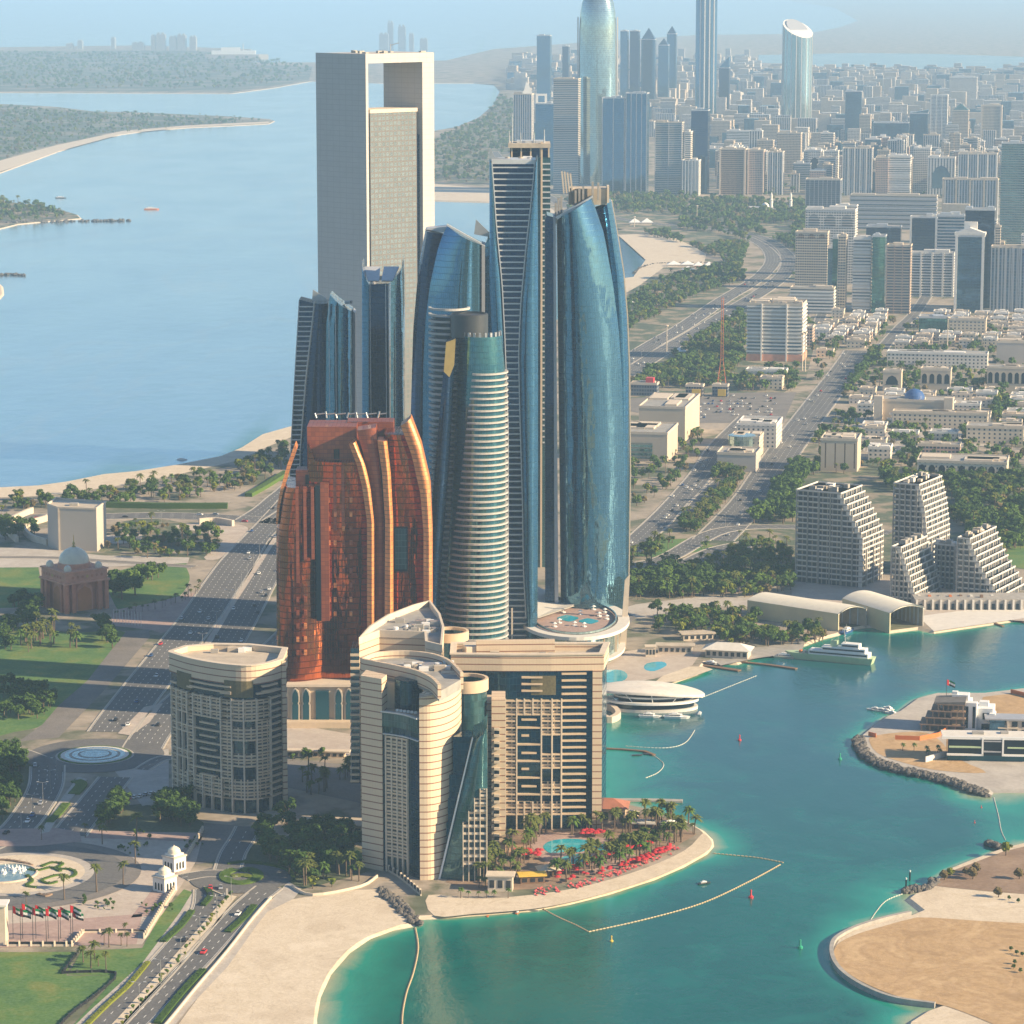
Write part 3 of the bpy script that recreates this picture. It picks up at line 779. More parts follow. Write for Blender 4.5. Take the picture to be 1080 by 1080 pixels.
# the long bridge across the creek, far off
# haze
def haze():
    mb = MB()
    x0, x1, y0, y1, z0, z1 = -85000, 85000, -60000, 105000, -2.4, 440
    mb.box(((x0 + x1) / 2, (y0 + y1) / 2, (z0 + z1) / 2), (x1 - x0, y1 - y0, z1 - z0))
    k = NT("haze"); k.t.nodes.remove(k.b)
    v = k.n("ShaderNodeVolumePrincipled")
    v.inputs["Color"].default_value = HAZE_COL
    v.inputs["Density"].default_value = HAZE_D
    v.inputs["Anisotropy"].default_value = HAZE_G
    k.l(v.outputs[0], k.out.inputs["Volume"])
    o = mb.build("haze", k.mat); tag(o, kind="stuff")
HAZE_COL = (0.46, 0.71, 1.0, 1); HAZE_D = 0.000062; HAZE_G = 0.05
if not globals().get("NO_HAZE"): haze()
# ------------------------------------------------------------------ tall landmarks
def PYZ(z, Y):
    k = (z - CAM_H) / Y
    b = (k * CP + SP) / (CP - k * SP)
    return 540 - b * FPX
def leaf(mb, Y0, L, Rr, top, bulge=8.0, depth=25.0, nu=14, nv=26, zb=0.0, back=0.0, skew=0.0, peak=0.5, cap_m=None):
    """body whose left and right edges follow measured profiles; its front bulges towards the viewer"""
    F = []; B = []; U = []
    for j in range(nv + 1):
        v = j / nv; rowf = []; rowb = []
        for i in range(nu + 1):
            u = i / nu
            zt = WZ(interp(top, u), Y0)
            z = zb + (zt - zb) * v
            py = PYZ(z, Y0)
            xl = WX(interp(L, py), py, Y0); xr = WX(interp(Rr, py), py, Y0)
            x = xl + (xr - xl) * u
            uu = u ** (math.log(0.5) / math.log(peak)) if peak != 0.5 else u
            y = Y0 - bulge * 4 * uu * (1 - uu) + skew * u
            rowf.append((x, y, z)); rowb.append((x, Y0 + depth + skew * u + back * 4 * u * (1 - u), z))
        F.append(rowf); B.append(rowb)
    w = [0.0]
    for i in range(nu):
        a, b = F[0][i], F[0][i + 1]; w.append(w[-1] + math.hypot(b[0] - a[0], b[1] - a[1]))
    mb.grid(F, lambda j, i: (w[i], F[j][i][2]))
    mb.grid(B, lambda j, i: (w[i], B[j][i][2]), flip=True)
    for j in range(nv):
        for i, fl in ((0, True), (nu, False)):
            q = [F[j][i], B[j][i], B[j + 1][i], F[j + 1][i]]
            t = [(0, q[0][2]), (depth, q[1][2]), (depth, q[2][2]), (0, q[3][2])]
            if fl: q = q[::-1]; t = t[::-1]
            mb.face(q, t)
    m = mb.m
    if cap_m is not None: mb.m = cap_m
    for i in range(nu):
        mb.face([F[nv][i], F[nv][i + 1], B[nv][i + 1], B[nv][i]])
    mb.m = m
    return F, B
def boxpx(mb, x0, x1, yt, yb, Y, depth, m=None, dy=0.0):
    """upright box: pixel width and heights measured on the plane Y"""
    if m is not None: mb.m = m
    py = (yt + yb) / 2
    a, b = WX(x0, py, Y), WX(x1, py, Y)
    z1, z0 = WZ(yt, Y), WZ(yb, Y)
    mb.box(((a + b) / 2, Y + dy + depth / 2, (z0 + z1) / 2), (b - a, depth, z1 - z0))
def flat(mb, px, Y, depth):
    """measured upright outline on plane Y, given thickness away from the viewer"""
    pts = [(WX(x, y, Y), Y, WZ(y, Y)) for x, y in px]
    ar = sum(pts[i][0] * pts[(i + 1) % len(pts)][2] - pts[(i + 1) % len(pts)][0] * pts[i][2] for i in range(len(pts)))
    if ar < 0: pts = pts[::-1]
    bk = [(x, y + depth, z) for x, y, z in pts]
    mb.face(pts, [(p[0], p[2]) for p in pts]); mb.face(bk[::-1], [(p[0], p[2]) for p in bk[::-1]])
    n = len(pts)
    for i in range(n):
        j = (i + 1) % n
        mb.face([pts[j], pts[i], bk[i], bk[j]])
def Thing(name, label, cat, px, py, group=None, Y=None):
    if Y is None: g = G(px, py)
    else: g = Vector((WX(px, py, Y), Y, 0))
    return thing(name, label, cat, (g.x, g.y, LZ), 0, group)
def roof_kit(parent, cx, cy, z, w, d, n=5, rz=0.0, name="roof_plant"):
    for i in range(n):
        mb = MB()
        x = random.uniform(-w / 2, w / 2); y = random.uniform(-d / 2, d / 2)
        s = random.uniform(1.5, 4.0)
        X = cx + x * math.cos(rz) - y * math.sin(rz); Yy = cy + x * math.sin(rz) + y * math.cos(rz)
        k = random.random()
        if k < 0.6:
            mb.box((X, Yy, z), (s * 1.4, s, random.uniform(1.0, 2.6)), rz, base=True)
        else:
            mb.lathe((X, Yy, z), [(s * 0.5, 0), (s * 0.5, 1.6), (0, 1.7)], 10)
        mb.build(name, M[random.choice(["concrete", "steel", "white_paint", "roof_tan"])], parent)

# 1. the framed office tower
def office_tower():
    g = G(389, 501); x0, y0 = g.x, g.y
    t = thing("office_tower", "tallest pale stone tower with an open frame around its glass block, by the sea", "skyscraper", (x0, y0, LZ))
    a = R(44); W = 75.0; Dp = 62.0; H = WZ(57, y0)
    u = Vector((math.cos(a), math.sin(a))); v = Vector((-math.sin(a), math.cos(a)))
    def P(s, q): return (x0 + u.x * s + v.x * q, y0 + u.y * s + v.y * q)
    def quad(mb, s0, s1, q0, q1, z0, z1): mb.prism([P(s0, q0), P(s1, q0), P(s1, q1), P(s0, q1)], z0, z1, bottom=True)
    m = MB(); quad(m, 0, 2.6, 0, Dp, 0, H); m.build("stone_slab", M["stone_cladding"], t)
    m = MB(); quad(m, W - 13, W, 0, 48, 0, H - 7.5); m.build("stone_slab", M["stone_cladding"], t)
    m = MB(); quad(m, 2.6, W, 0, Dp - 8, H - 7.5, H); m.build("top_beam", M["stone_cladding"], t)
    zb = WZ(116, y0)
    m = MB(); quad(m, 7, W - 17, 3, 30, 0, zb - 3); m.build("glass_block", M["window_grid_glass"], t)
    m = MB(); quad(m, 6.4, W - 16.4, 2.4, 30.6, zb - 3, zb); m.build("block_parapet", M["cream"], t)
    m = MB(); quad(m, 2.61, 7, 5, 24, 0, zb - 6); m.build("lift_glass", M["glass_deep"], t)
    m = MB(); quad(m, W - 17, W - 13.02, 4, 24, 0, zb - 22); m.build("lift_glass", M["glass_deep"], t)
    for i in range(10):
        m = MB(); p = P(random.uniform(4, W - 4), random.uniform(6, Dp - 14)); m.box((p[0], p[1], H), (random.uniform(2, 6), random.uniform(2, 5), random.uniform(1, 3)), a, base=True)
        m.build("roof_plant", M["concrete"], t)
    m = MB(); p = P(W * 0.6, 20); m.tube((p[0], p[1], H), (p[0], p[1], H + 7), 0.3); m.tube((p[0], p[1], H + 6), (p[0] + 7, p[1], H + 8), 0.3); m.build("roof_crane", M["steel"], t)
office_tower()

# 2. the five blue glass towers
def ribs(parent, Y, L, Rr, y0, y1, step, name="balcony_band", mat="light_metal", depth=3.0, th=0.28, dy=-2.0):
    y = y0
    while y < y1:
        mb = MB()
        xl, xr = WX(interp(L, y), y, Y), WX(interp(Rr, y), y, Y)
        z = WZ(y, Y); h = th * 3
        mb.box(((xl + xr) / 2, Y + dy + depth / 2, z - h / 2), (xr - xl, depth, h))
        mb.build(name, M[mat], parent)
        y += step

def tower_right():
    Y = DY(673); t = Thing("glass_tower", "broad teal glass tower with a curved right edge and slanted top, rightmost of five", "skyscraper", 615, 673)
    m = MB()
    L = [(200, 588), (250, 588), (640, 592)]
    Rr = [(208, 624), (246, 637), (299, 646.5), (347, 652.5), (390, 655.5), (500, 659), (600, 658), (640, 656)]
    leaf(m, Y, L, Rr, [(0, 229), (1, 207.5)], 13, 26, nu=20, nv=40, peak=0.42); m.build("glass_face", M["glass_teal"], t, smooth=True)
    m = MB()
    L2 = [(210, 627), (300, 634), (640, 634)]
    R2 = [(212, 645), (246, 651), (287, 657.5), (335, 661.5), (390, 663.5), (500, 664), (600, 663), (640, 661)]
    leaf(m, Y + 24, L2, R2, [(0, 218), (1, 212)], 6, 22, nu=10, nv=30, peak=0.7); m.build("rear_glass_face", M["glass_blue"], t, smooth=True)
    m = MB(); flat(m, [(575, 231), (577, 227), (583.5, 229), (584.5, 640), (579, 640), (575, 638)], Y - 3, 30); m.build("side_frame", M["glass_deep"], t)
    m = MB(); flat(m, [(583.5, 229), (586, 229.5), (589, 640), (585, 640)], Y - 4.5, 30); m.build("edge_fin", M["panel_grey"], t)
    m = MB(); flat(m, [(586, 229.5), (625, 206.5), (625.6, 208), (588, 231.5)], Y - 6, 4); m.build("parapet", M["light_metal"], t)
    pts = [(663.6, 390), (664.4, 500), (663, 600), (661.2, 640), (662.4, 640), (664.2, 600), (665.6, 500), (664.8, 390), (662.6, 335), (658.6, 287), (652, 246), (646, 212), (645, 212), (651, 246), (657.5, 287), (661.5, 335)]
    m = MB(); flat(m, pts, Y + 30, 12); m.build("edge_fin", M["cream"], t)
    Yr = Y + 14
    m = MB(); boxpx(m, 600, 640, 199, 216, Yr, 22); m.build("plant_room", M["roof_tan"], t)
    m = MB(); boxpx(m, 640.2, 642.5, 196, 214, Yr - 1, 10); m.build("plant_room", M["cream"], t)
    for i, x in enumerate((594, 597, 600, 603)):
        m = MB(); flat(m, [(x, 204), (x + 1.6, 204), (x - 0.6, 180 + i), (x - 2.2, 181 + i)], Yr - 2, 8); m.build("crown_fin", M["cream"], t)
    for x, y0_, y1_ in ((585, 224, 214), (588, 222, 209), (591, 220, 207), (606, 206, 201), (610, 205, 199), (614, 202, 197), (624, 200, 192), (630, 199, 193)):
        m = MB(); boxpx(m, x, x + 2.2, y1_, y0_ + 12, Y + 8, 4); m.build("roof_plant", M["concrete"], t)
    return t
tower_right()

def tower_striped():
    Y = DY(697); t = Thing("glass_tower", "tall blue tower with white floor bands between two leaning glass edges", "skyscraper", 545, 697)
    cl = [(166, 518.5), (200, 521), (238, 523.6), (299, 529.6), (354, 532.5), (450, 536), (700, 536)]
    cr = [(166, 564.6), (214, 560), (262, 554.5), (323, 549), (373, 547), (426, 548), (531, 551), (600, 552), (658, 555), (700, 556)]
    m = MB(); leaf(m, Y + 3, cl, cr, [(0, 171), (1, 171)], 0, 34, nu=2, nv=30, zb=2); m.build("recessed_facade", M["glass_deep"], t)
    m = MB(); leaf(m, Y, [(166, 516), (300, 516.5), (354, 519), (700, 524)], cl, [(0, 166), (1, 174)], 2.5, 30, nu=5, nv=30); m.build("glass_wing", M["glass_blue"], t, smooth=True)
    ro = [(166, 567), (274, 567.5), (500, 567.5), (640, 567), (700, 565)]
    m = MB(); leaf(m, Y, cr, ro, [(0, 174), (1, 165)], 4.5, 30, nu=8, nv=36, peak=0.4); m.build("glass_wing", M["glass_blue"], t, smooth=True)
    for tab, nm in ((cl, -1), (cr, 1)):
        m = MB()
        pl = [(interp(tab, y) - 0.55, y) for y in range(172, 660, 12)]; pr = [(interp(tab, y) + 0.55, y) for y in range(172, 660, 12)]
        flat(m, pl + pr[::-1], Y - 1.6, 4); m.build("edge_fin", M["light_metal"], t)
    ribs(t, Y, cl, cr, 176, 672, 6.25, depth=2.6, dy=0.2, th=0.24)
    m = MB(); boxpx(m, 518.5, 565, 168.5, 173, Y - 0.5, 24); m.build("roof_beam", M["light_metal"], t)
    m = MB(); flat(m, [(516, 168), (517, 156), (522, 166), (540, 168)], Y + 4, 1.5); m.build("crown_screen", M["steel"], t)
    roof_kit(t, WX(541, 170, Y), Y + 18, WZ(170, Y), 20, 12, 5)
    m = MB(); boxpx(m, 539.2, 541, 642, 700, Y - 4, 2); m.build("entrance_fin", M["cream"], t)
tower_striped()

def tower_banded_teal():
    Y = DY(600); t = Thing("glass_tower", "tall teal tower with stone crown and masts, mostly hidden behind the waisted blue tower", "skyscraper", 560, 600)
    m = MB(); boxpx(m, 537, 580, 166, 600, Y, 30); m.build("glass_face", M["glass_green"], t)
    m = MB(); boxpx(m, 570, 572, 150, 600, Y - 1.2, 6); m.build("stone_pier", M["beige"], t)
    for y in range(172, 470, 6):
        m = MB(); boxpx(m, 572.2, 580.4, y, y + 1.5, Y - 0.8, 31.5); m.build("floor_band", M["light_metal"], t)
    m = MB(); boxpx(m, 536, 580.5, 151.5, 156, Y - 2, 32); m.build("crown_band", M["roof_tan"], t)
    m = MB(); boxpx(m, 538, 579, 156, 166, Y + 2, 26); m.build("crown_storey", M["glass_deep"], t)
    for x in (539, 549, 559, 569, 578):
        m = MB(); boxpx(m, x, x + 1.6, 156, 166, Y - 0.5, 3); m.build("crown_column", M["beige"], t)
    m = MB(); boxpx(m, 545, 575, 148.5, 151.5, Y + 6, 14); m.build("roof_slab", M["light_metal"], t)
    for x, y in ((537, 138), (540, 120), (549, 140), (563, 140), (574, 137)):
        m = MB(); a = (WX(x, 150, Y), Y + 4, WZ(151, Y)); m.tube(a, (a[0], a[1], WZ(y, Y)), 0.55, 0.3); m.build("mast", M["steel"], t)
tower_banded_teal()

def tower_pointed():
    Y = DY(672); t = Thing("glass_tower", "blue glass tower with a curved left leaf and a pointed roof, left of the waisted banded tower", "skyscraper", 480, 672)
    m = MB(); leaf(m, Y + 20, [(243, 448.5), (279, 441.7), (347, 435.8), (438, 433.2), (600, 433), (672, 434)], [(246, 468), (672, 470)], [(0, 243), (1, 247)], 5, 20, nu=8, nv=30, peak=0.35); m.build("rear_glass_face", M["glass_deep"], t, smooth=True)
    m = MB()
    L = [(237, 472), (257, 463), (299, 453.7), (335, 449), (390, 446.3), (672, 444)]
    leaf(m, Y, L, [(237, 508), (672, 508)], [(0, 238), (1, 258)], 11, 24, nu=16, nv=36, peak=0.58); m.build("glass_face", M["glass_blue"], t, smooth=True)
    m = MB(); flat(m, [(508, 258), (511.5, 259.5), (511.5, 672), (508, 672)], Y - 2, 26); m.build("edge_fin", M["panel_grey"], t)
    m = MB(); flat(m, [(511.5, 259), (516, 246), (517.5, 300), (521, 420), (521, 672), (511.5, 672)], Y + 3, 22); m.build("side_wing", M["glass_blue"], t)
    m = MB(); flat(m, [(500, 247), (502, 231.5), (516, 245), (516, 250)], Y + 16, 1.5); m.build("crown_screen", M["steel"], t)
    m = MB(); flat(m, [(472, 236.6), (508, 256.6), (508, 258.6), (471.5, 238.5)], Y - 1.4, 3); m.build("parapet", M["light_metal"], t)
    m = MB(); flat(m, [(448.5, 242), (468, 245), (471, 239), (450, 241)], Y + 24, 14); m.build("roof_screen", M["light_metal"], t)
    for i in range(9):
        x = 474 + i * 3.7; m = MB(); boxpx(m, x, x + 1.8, 238 + i * 2.1, 246 + i * 2.2, Y + 9, 3); m.build("roof_plant", M["light_metal"], t)
tower_pointed()

def tower_horned():
    Y = DY(660); t = Thing("glass_tower", "slim tower with two pale glass horns beside a dark centre, before the framed stone tower", "skyscraper", 403, 660)
    m = MB(); flat(m, [(388.5, 300), (410.5, 299), (410.5, 660), (388.5, 660)], Y + 2, 24); m.build("recessed_facade", M["glass_deep"], t)
    m = MB(); leaf(m, Y, [(275, 381.8), (420, 382), (660, 382)], [(275, 382.6), (299, 389), (660, 389)], [(0, 275.5), (0.15, 282), (1, 299)], 0.5, 26, nu=5, nv=16, skew=-3); m.build("glass_horn", M["glass_blue"], t)
    m = MB(); leaf(m, Y, [(275, 423.2), (297, 412), (660, 412)], [(275, 424.3), (300, 425), (660, 426)], [(0, 297), (0.85, 282), (1, 274.5)], 2.5, 26, nu=6, nv=16, skew=4); m.build("glass_horn", M["glass_pale"], t, smooth=True)
    for x in (388.6, 391.2, 407.6, 410.6):
        m = MB(); boxpx(m, x, x + 0.7, 299, 660, Y - 0.6, 3); m.build("edge_fin", M["light_metal"], t)
    for x0, x1 in ((384, 401), (404, 419)):
        m = MB(); px = [(x0, 281), (x1, 281), (x1 - 1, 296), (x0 + 4, 296)] if x0 < 400 else [(x0 + 1, 281), (x1 + 2, 281), (x1 - 5, 296), (x0 - 2, 296)]
        z = WZ(297, Y) + 1
        q = [G(a, b, z + 6 if b < 290 else z) for a, b in px]
        m.face([tuple(p) for p in q][::-1]); m.face([tuple(p - Vector((0, 0, 0.6))) for p in q]); m.build("roof_panel", M["light_metal"], t)
    roof_kit(t, WX(402, 290, Y), Y + 12, WZ(297, Y), 4, 14, 5)
tower_horned()

def tower_left():
    Y = DY(650); t = Thing("glass_tower", "dark blue tower with a ladder of white bands down its left edge, leftmost of five", "skyscraper", 340, 650)
    ol = [(315, 315.5), (400, 310.5), (471, 306.7), (650, 300)]; il = [(320, 331.2), (400, 322), (469, 316.7), (650, 312)]
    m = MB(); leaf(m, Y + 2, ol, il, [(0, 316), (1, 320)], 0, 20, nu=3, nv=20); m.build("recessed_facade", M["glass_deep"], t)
    for tab in (ol, il):
        pl = [(interp(tab, y) - 0.4, y) for y in range(318, 640, 14)]; pr = [(interp(tab, y) + 0.4, y) for y in range(318, 640, 14)]
        m = MB(); flat(m, pl + pr[::-1], Y, 3); m.build("edge_fin", M["light_metal"], t)
    ribs(t, Y, ol, il, 323, 500, 5.2, depth=2.2, dy=0.2, th=0.22)
    m = MB(); leaf(m, Y - 1, [(319, 332), (400, 323), (470, 317.5), (650, 312)], [(319, 345.5), (470, 346), (650, 346)], [(0, 319.5), (1, 320)], 4, 24, nu=8, nv=22, peak=0.35); m.build("glass_face", M["glass_deep"], t, smooth=True)
    m = MB(); leaf(m, Y - 3, [(310, 348), (340, 344), (470, 343.5), (650, 343)], [(310, 368), (330, 371), (650, 372)], [(0, 310.5), (1, 328)], 7, 24, nu=12, nv=22, peak=0.62); m.build("glass_face", M["glass_teal"], t, smooth=True)
    m = MB(); flat(m, [(372, 328), (374.5, 330), (375, 650), (372, 650)], Y + 3, 18); m.build("edge_fin", M["panel_grey"], t)
    m = MB(); flat(m, [(329, 318), (330, 305.5), (344, 314.5), (344, 319)], Y + 14, 1.5); m.build("crown_screen", M["steel"], t)
    for x in (347.5, 354.5):
        m = MB(); boxpx(m, x, x + 0.6, 318 + (x - 347) * 0.6, 560, Y - 10.4, 2.6); m.build("facade_rail", M["light_metal"], t)
    roof_kit(t, WX(358, 320, Y), Y + 10, WZ(322, Y), 14, 8, 3)
tower_left()

# 3. round banded hotel tower
def round_tower():
    Y = DY(742); t = Thing("round_tower", "round tower of white balcony rings with a dark drum on top", "skyscraper", 500, 742)
    def ring(mb, cx, cy, r, z0, z1, r2=None, a0=-200, a1=20, n=26):
        mb.lathe((cx, cy, 0), [(r, z0), (r2 or r, z1), (0.01, z1)], n, a0=R(a0), a1=R(a1) if a1 is not None else None)
    zt = WZ(356, Y)
    NZ = 30
    def axis(z):
        py = PYZ(z, Y)
        xl = WX(interp([(356, 481), (500, 475), (690, 463)], py), py, Y); xr = WX(interp([(356, 531.5), (395, 535.5), (700, 536)], py), py, Y)
        return (xl + xr) / 2, (xr - xl) / 2
    # glass shaft
    m = MB(); P = []
    for j in range(NZ + 1):
        z = zt * j / NZ; cx, r = axis(z); r -= 1.3
        P.append([(cx + r * math.cos(R(a)), Y + 12 + r * math.sin(R(a)), z) for a in range(180, 541, 12)])
    m.grid(P, lambda j, i: (i * 3.6, P[j][i][2])); m.face(P[-1]); m.build("glass_shaft", M["glass_shaft"], t, smooth=True)
    # balcony rings, each its own part
    z = 3.4; k = 0
    while z < WZ(394, Y):
        cx, r = axis(z); py = PYZ(z, Y)
        xs = WX(interp([(392, 498.5), (500, 487), (637, 469.5), (700, 463)], py), py, Y)
        c0 = max(-1, min(1, (xs - cx) / r)); a0 = 360 - math.degrees(math.acos(c0)); a1 = 360 + 40
        if a0 < 180: a0 = 180
        n = max(6, int((a1 - a0) / 9))
        pts = [(cx + r * math.cos(R(a0 + (a1 - a0) * i / n)), Y + 12 + r * math.sin(R(a0 + (a1 - a0) * i / n))) for i in range(n + 1)]
        m = MB(); m.ribbon(pts, -1.6, 0.3, z, z + 0.95); m.build("balcony_ring", M["ring_stone"], t, smooth=False)
        z += 3.42
    # drum and roof terrace
    cx, r = axis(zt); x0 = WX(494.5, 345, Y)
    m = MB(); m.lathe((x0, Y + 14, 0), [(10.6, zt - 1), (10.6, WZ(334, Y)), (9.8, WZ(333, Y)), (9.6, WZ(335, Y)), (0.01, WZ(335, Y))], 32); m.build("roof_drum", M["dark_metal"], t, smooth=True)
    for i in range(12):
        a = R(190 + i * 16); m = MB(); m.box((cx + (r - 2) * math.cos(a), Y + 12 + (r - 2) * math.sin(a), zt), (1.2, 1.2, 2.4), a, base=True); m.build("roof_post", M["steel"], t)
    # rear banded cylinder
    cx2 = WX(473, 400, Y); r2 = 11.5; zt2 = WZ(329, Y)
    m = MB(); m.lathe((cx2, Y + 26, 0), [(r2 - 1.2, 0), (r2 - 1.2, zt2 - 5), (0.01, zt2 - 5)], 24); m.build("rear_shaft", M["dark_glass_plain"], t, smooth=True)
    z = 3.4
    while z < zt2:
        pts = [(cx2 + r2 * math.cos(R(a)), Y + 26 + r2 * math.sin(R(a))) for a in range(170, 371, 10)]
        m = MB(); m.ribbon(pts, -1.2, 0.3, z, z + 1.2); m.build("balcony_ring", M["ring_stone"], t); z += 3.42
    # blade between both cylinders
    m = MB()
    leaf(m, Y - 2, [(357, 471), (420, 465), (500, 458), (600, 451), (742, 443)], [(357, 481), (420, 477.5), (500, 473), (600, 465), (742, 460)], [(0, 360), (1, 357)], 3, 9, nu=6, nv=30, peak=0.6, skew=4)
    m.build("metal_blade", M["glass_deep"], t, smooth=True)
    m = MB(); flat(m, [(470.5, 361), (480.5, 357.5), (479, 385), (474, 398), (468, 392)], Y - 3.5, 3); m.build("blade_tip", M["gold"], t)
round_tower()

# 4. copper tower
def copper_tower():
    Y = DY(764); t = Thing("copper_tower", "copper red glass tower with curved orange blades rising above its roof", "skyscraper", 372, 764)
    def add(nm, mat, L, Rr, top, bulge, depth, dy, zb=0, peak=0.5, sm=True):
        m = MB(); leaf(m, Y + dy, L, Rr, top, bulge, depth, nu=10, nv=30, zb=zb, peak=peak); m.build(nm, M[mat], t, smooth=sm)
    zb = WZ(722, Y)
    add("copper_wall", "glass_copper", [(505, 303), (520, 297), (560, 291.5), (764, 292)], [(500, 342), (764, 342)], [(0, 512), (1, 512)], 9, 30, 8, zb, 0.35)
    add("copper_wall", "glass_copper", [(470, 325), (764, 325)], [(470, 392), (764, 392)], [(0, 467), (0.06, 485), (0.3, 487), (1, 487)], 3, 36, 9, zb)
    add("copper_wall", "glass_copper", [(460, 405), (764, 405)], [(457, 432), (480, 442), (520, 449), (560, 451), (764, 451)], [(0, 458), (1, 458)], 3, 30, 9, zb)
    # roof blocks
    for x0, x1, yt, yb, d, dy in ((312, 339, 496, 512, 14, 10), (324, 376, 450, 500, 26, 16), (366, 415, 445, 480, 16, 32), (412, 424, 458, 480, 12, 18)):
        m = MB(); boxpx(m, x0, x1, yt, yb, Y + dy, d); m.build("roof_block", M["copper_flat"], t)
    for x0, x1, yt, yb in ((322, 326, 501, 511), (328, 331, 501, 511), (352, 358, 474, 484), (417, 420, 462, 466), (417, 420, 468, 472)):
        m = MB(); boxpx(m, x0, x1, yt, yb, Y + 8.7 if x0 < 340 else Y + 14.6, 3); m.build("opening", M["dark_glass_plain"], t)
    # blades
    def blade(L, Rr, yt, dy, bul, mat="copper_blade", depth=16, slant=3, peak=0.62):
        m = MB(); leaf(m, Y + dy, L, Rr, [(0, yt), (1, yt + slant)], bul, depth, nu=6, nv=40, zb=zb - 2, peak=peak)
        m.build("curved_blade", M[mat], t, smooth=True)
    blade([(469, 368), (490, 376), (515, 382), (550, 387), (764, 387)], [(466, 375), (490, 385), (515, 391), (550, 395), (764, 395)], 469, 1, 1.5, slant=-3)
    blade([(452, 376), (475, 382), (510, 390), (545, 395.5), (764, 396)], [(450, 396), (475, 399), (510, 402), (545, 405), (764, 406)], 454, 4, 1.2, "copper_flat", slant=-3)
    blade([(466, 398), (500, 403), (550, 406), (764, 405)], [(464, 408), (500, 412), (550, 414.5), (764, 415)], 465, 0, 1.8, slant=0)
    blade([(449, 422.5), (480, 434), (520, 443), (560, 446.5), (764, 446.5)], [(441, 433), (470, 444), (511, 453.5), (560, 455.5), (764, 455.8)], 449, -1, 1.8, slant=-8)
    m = MB()
    fr = [(311, 468), (303, 490), (296, 515), (292, 535), (291, 553), (293, 553), (295, 535), (299, 517), (305, 497), (313, 474)]
    flat(m, fr, Y + 5, 12); m.build("curved_blade", M["copper_blade"], t)
    # window columns, dark shaft, red shaft, blue window
    for x, yt, yb, mat in ((312, 514, 615, "copper_blade"), (320, 514, 590, "copper_blade"), (328, 514, 590, "copper_blade"), (351.5, 490, 560, "copper_blade"), (360, 490, 560, "copper_blade")):
        m = MB(); boxpx(m, x, x + 3.2, yt, yb, Y - 1 if x < 340 else Y + 5.5, 3); m.build("bright_strip", M["copper_flat"], t)
    for x in (312.5, 320.5, 345.5, 352, 360.5, 368.5):
        for r in range(9 if x > 340 else 5):
            yy = (525 if x > 340 else 630) + r * (15 if x > 340 else 14)
            m = MB(); boxpx(m, x, x + 3.0, yy, yy + 5, Y - 1.6 if x < 340 else Y + 5.2, 2.2); m.build("bay_window", M[random.choice(["copper_blade", "copper_flat", "copper_flat"])], t)
    m = MB(); boxpx(m, 333.2, 338.2, 512, 655, Y + 0.5, 6); m.build("dark_shaft", M["dark_glass_plain"], t)
    m = MB(); boxpx(m, 338.4, 347, 510, 655, Y + 1.2, 6); m.build("red_shaft", M["copper_flat"], t)
    m = MB(); boxpx(m, 415.5, 430, 556, 603, Y + 4.5, 3); m.build("framed_window", M["dark_glass_plain"], t)
    m = MB(); boxpx(m, 416.7, 428.8, 557.5, 600.5, Y + 3.8, 1); m.build("window_panes", M["glass_green"], t)
    # stone base with tall pointed arches
    m = MB(); boxpx(m, 303, 440, 724, 762, Y - 6, 46); m.build("stone_base", M["beige"], t)
    m = MB(); boxpx(m, 302, 441, 722, 724.6, Y - 7.5, 48); m.build("cornice", M["cream"], t)
    for cx, w in ((311.5, 6.5), (322.8, 6.5), (357, 6.5), (368, 6.5)):
        for nm, ww, dd, mat, e in (("arch_surround", w + 3.2, 1.1, "cream", 1.6), ("arched_window", w, 1.6, "teal_glass_plain", 0)):
            o = ww / 2
            px = [(cx - o, 760), (cx - o, 744), (cx - o * 0.72, 742), (cx - o, 740), (cx - o, 735 - e), (cx - o * 0.75, 731 - e), (cx, 727 - e * 1.2), (cx + o * 0.75, 731 - e), (cx + o, 735 - e), (cx + o, 740), (cx + o * 0.72, 742), (cx + o, 744), (cx + o, 760)]
            m = MB(); flat(m, px, Y - 6 - dd, dd + 0.5); m.build(nm, M[mat], t)
    m = MB(); boxpx(m, 333, 347, 729, 761, Y - 7.4, 2); m.build("entrance_glass", M["teal_glass_plain"], t)
    m = MB(); boxpx(m, 300, 385, 762, 768.5, Y - 14, 14); m.build("terrace_wall", M["beige"], t)
    for i in range(7):
        x = 330 + i * 11; m = MB(); a = (WX(x, 446, Y), Y + 30, WZ(449, Y))
        m.tube(a, (a[0] + random.uniform(-1, 1), a[1], a[2] + random.uniform(2, 4)), 0.5); m.tube((a[0], a[1], a[2] + 2), (a[0] + 5, a[1], a[2] + 2.6), 0.4); m.build("roof_rig", M["steel"], t)
copper_tower()

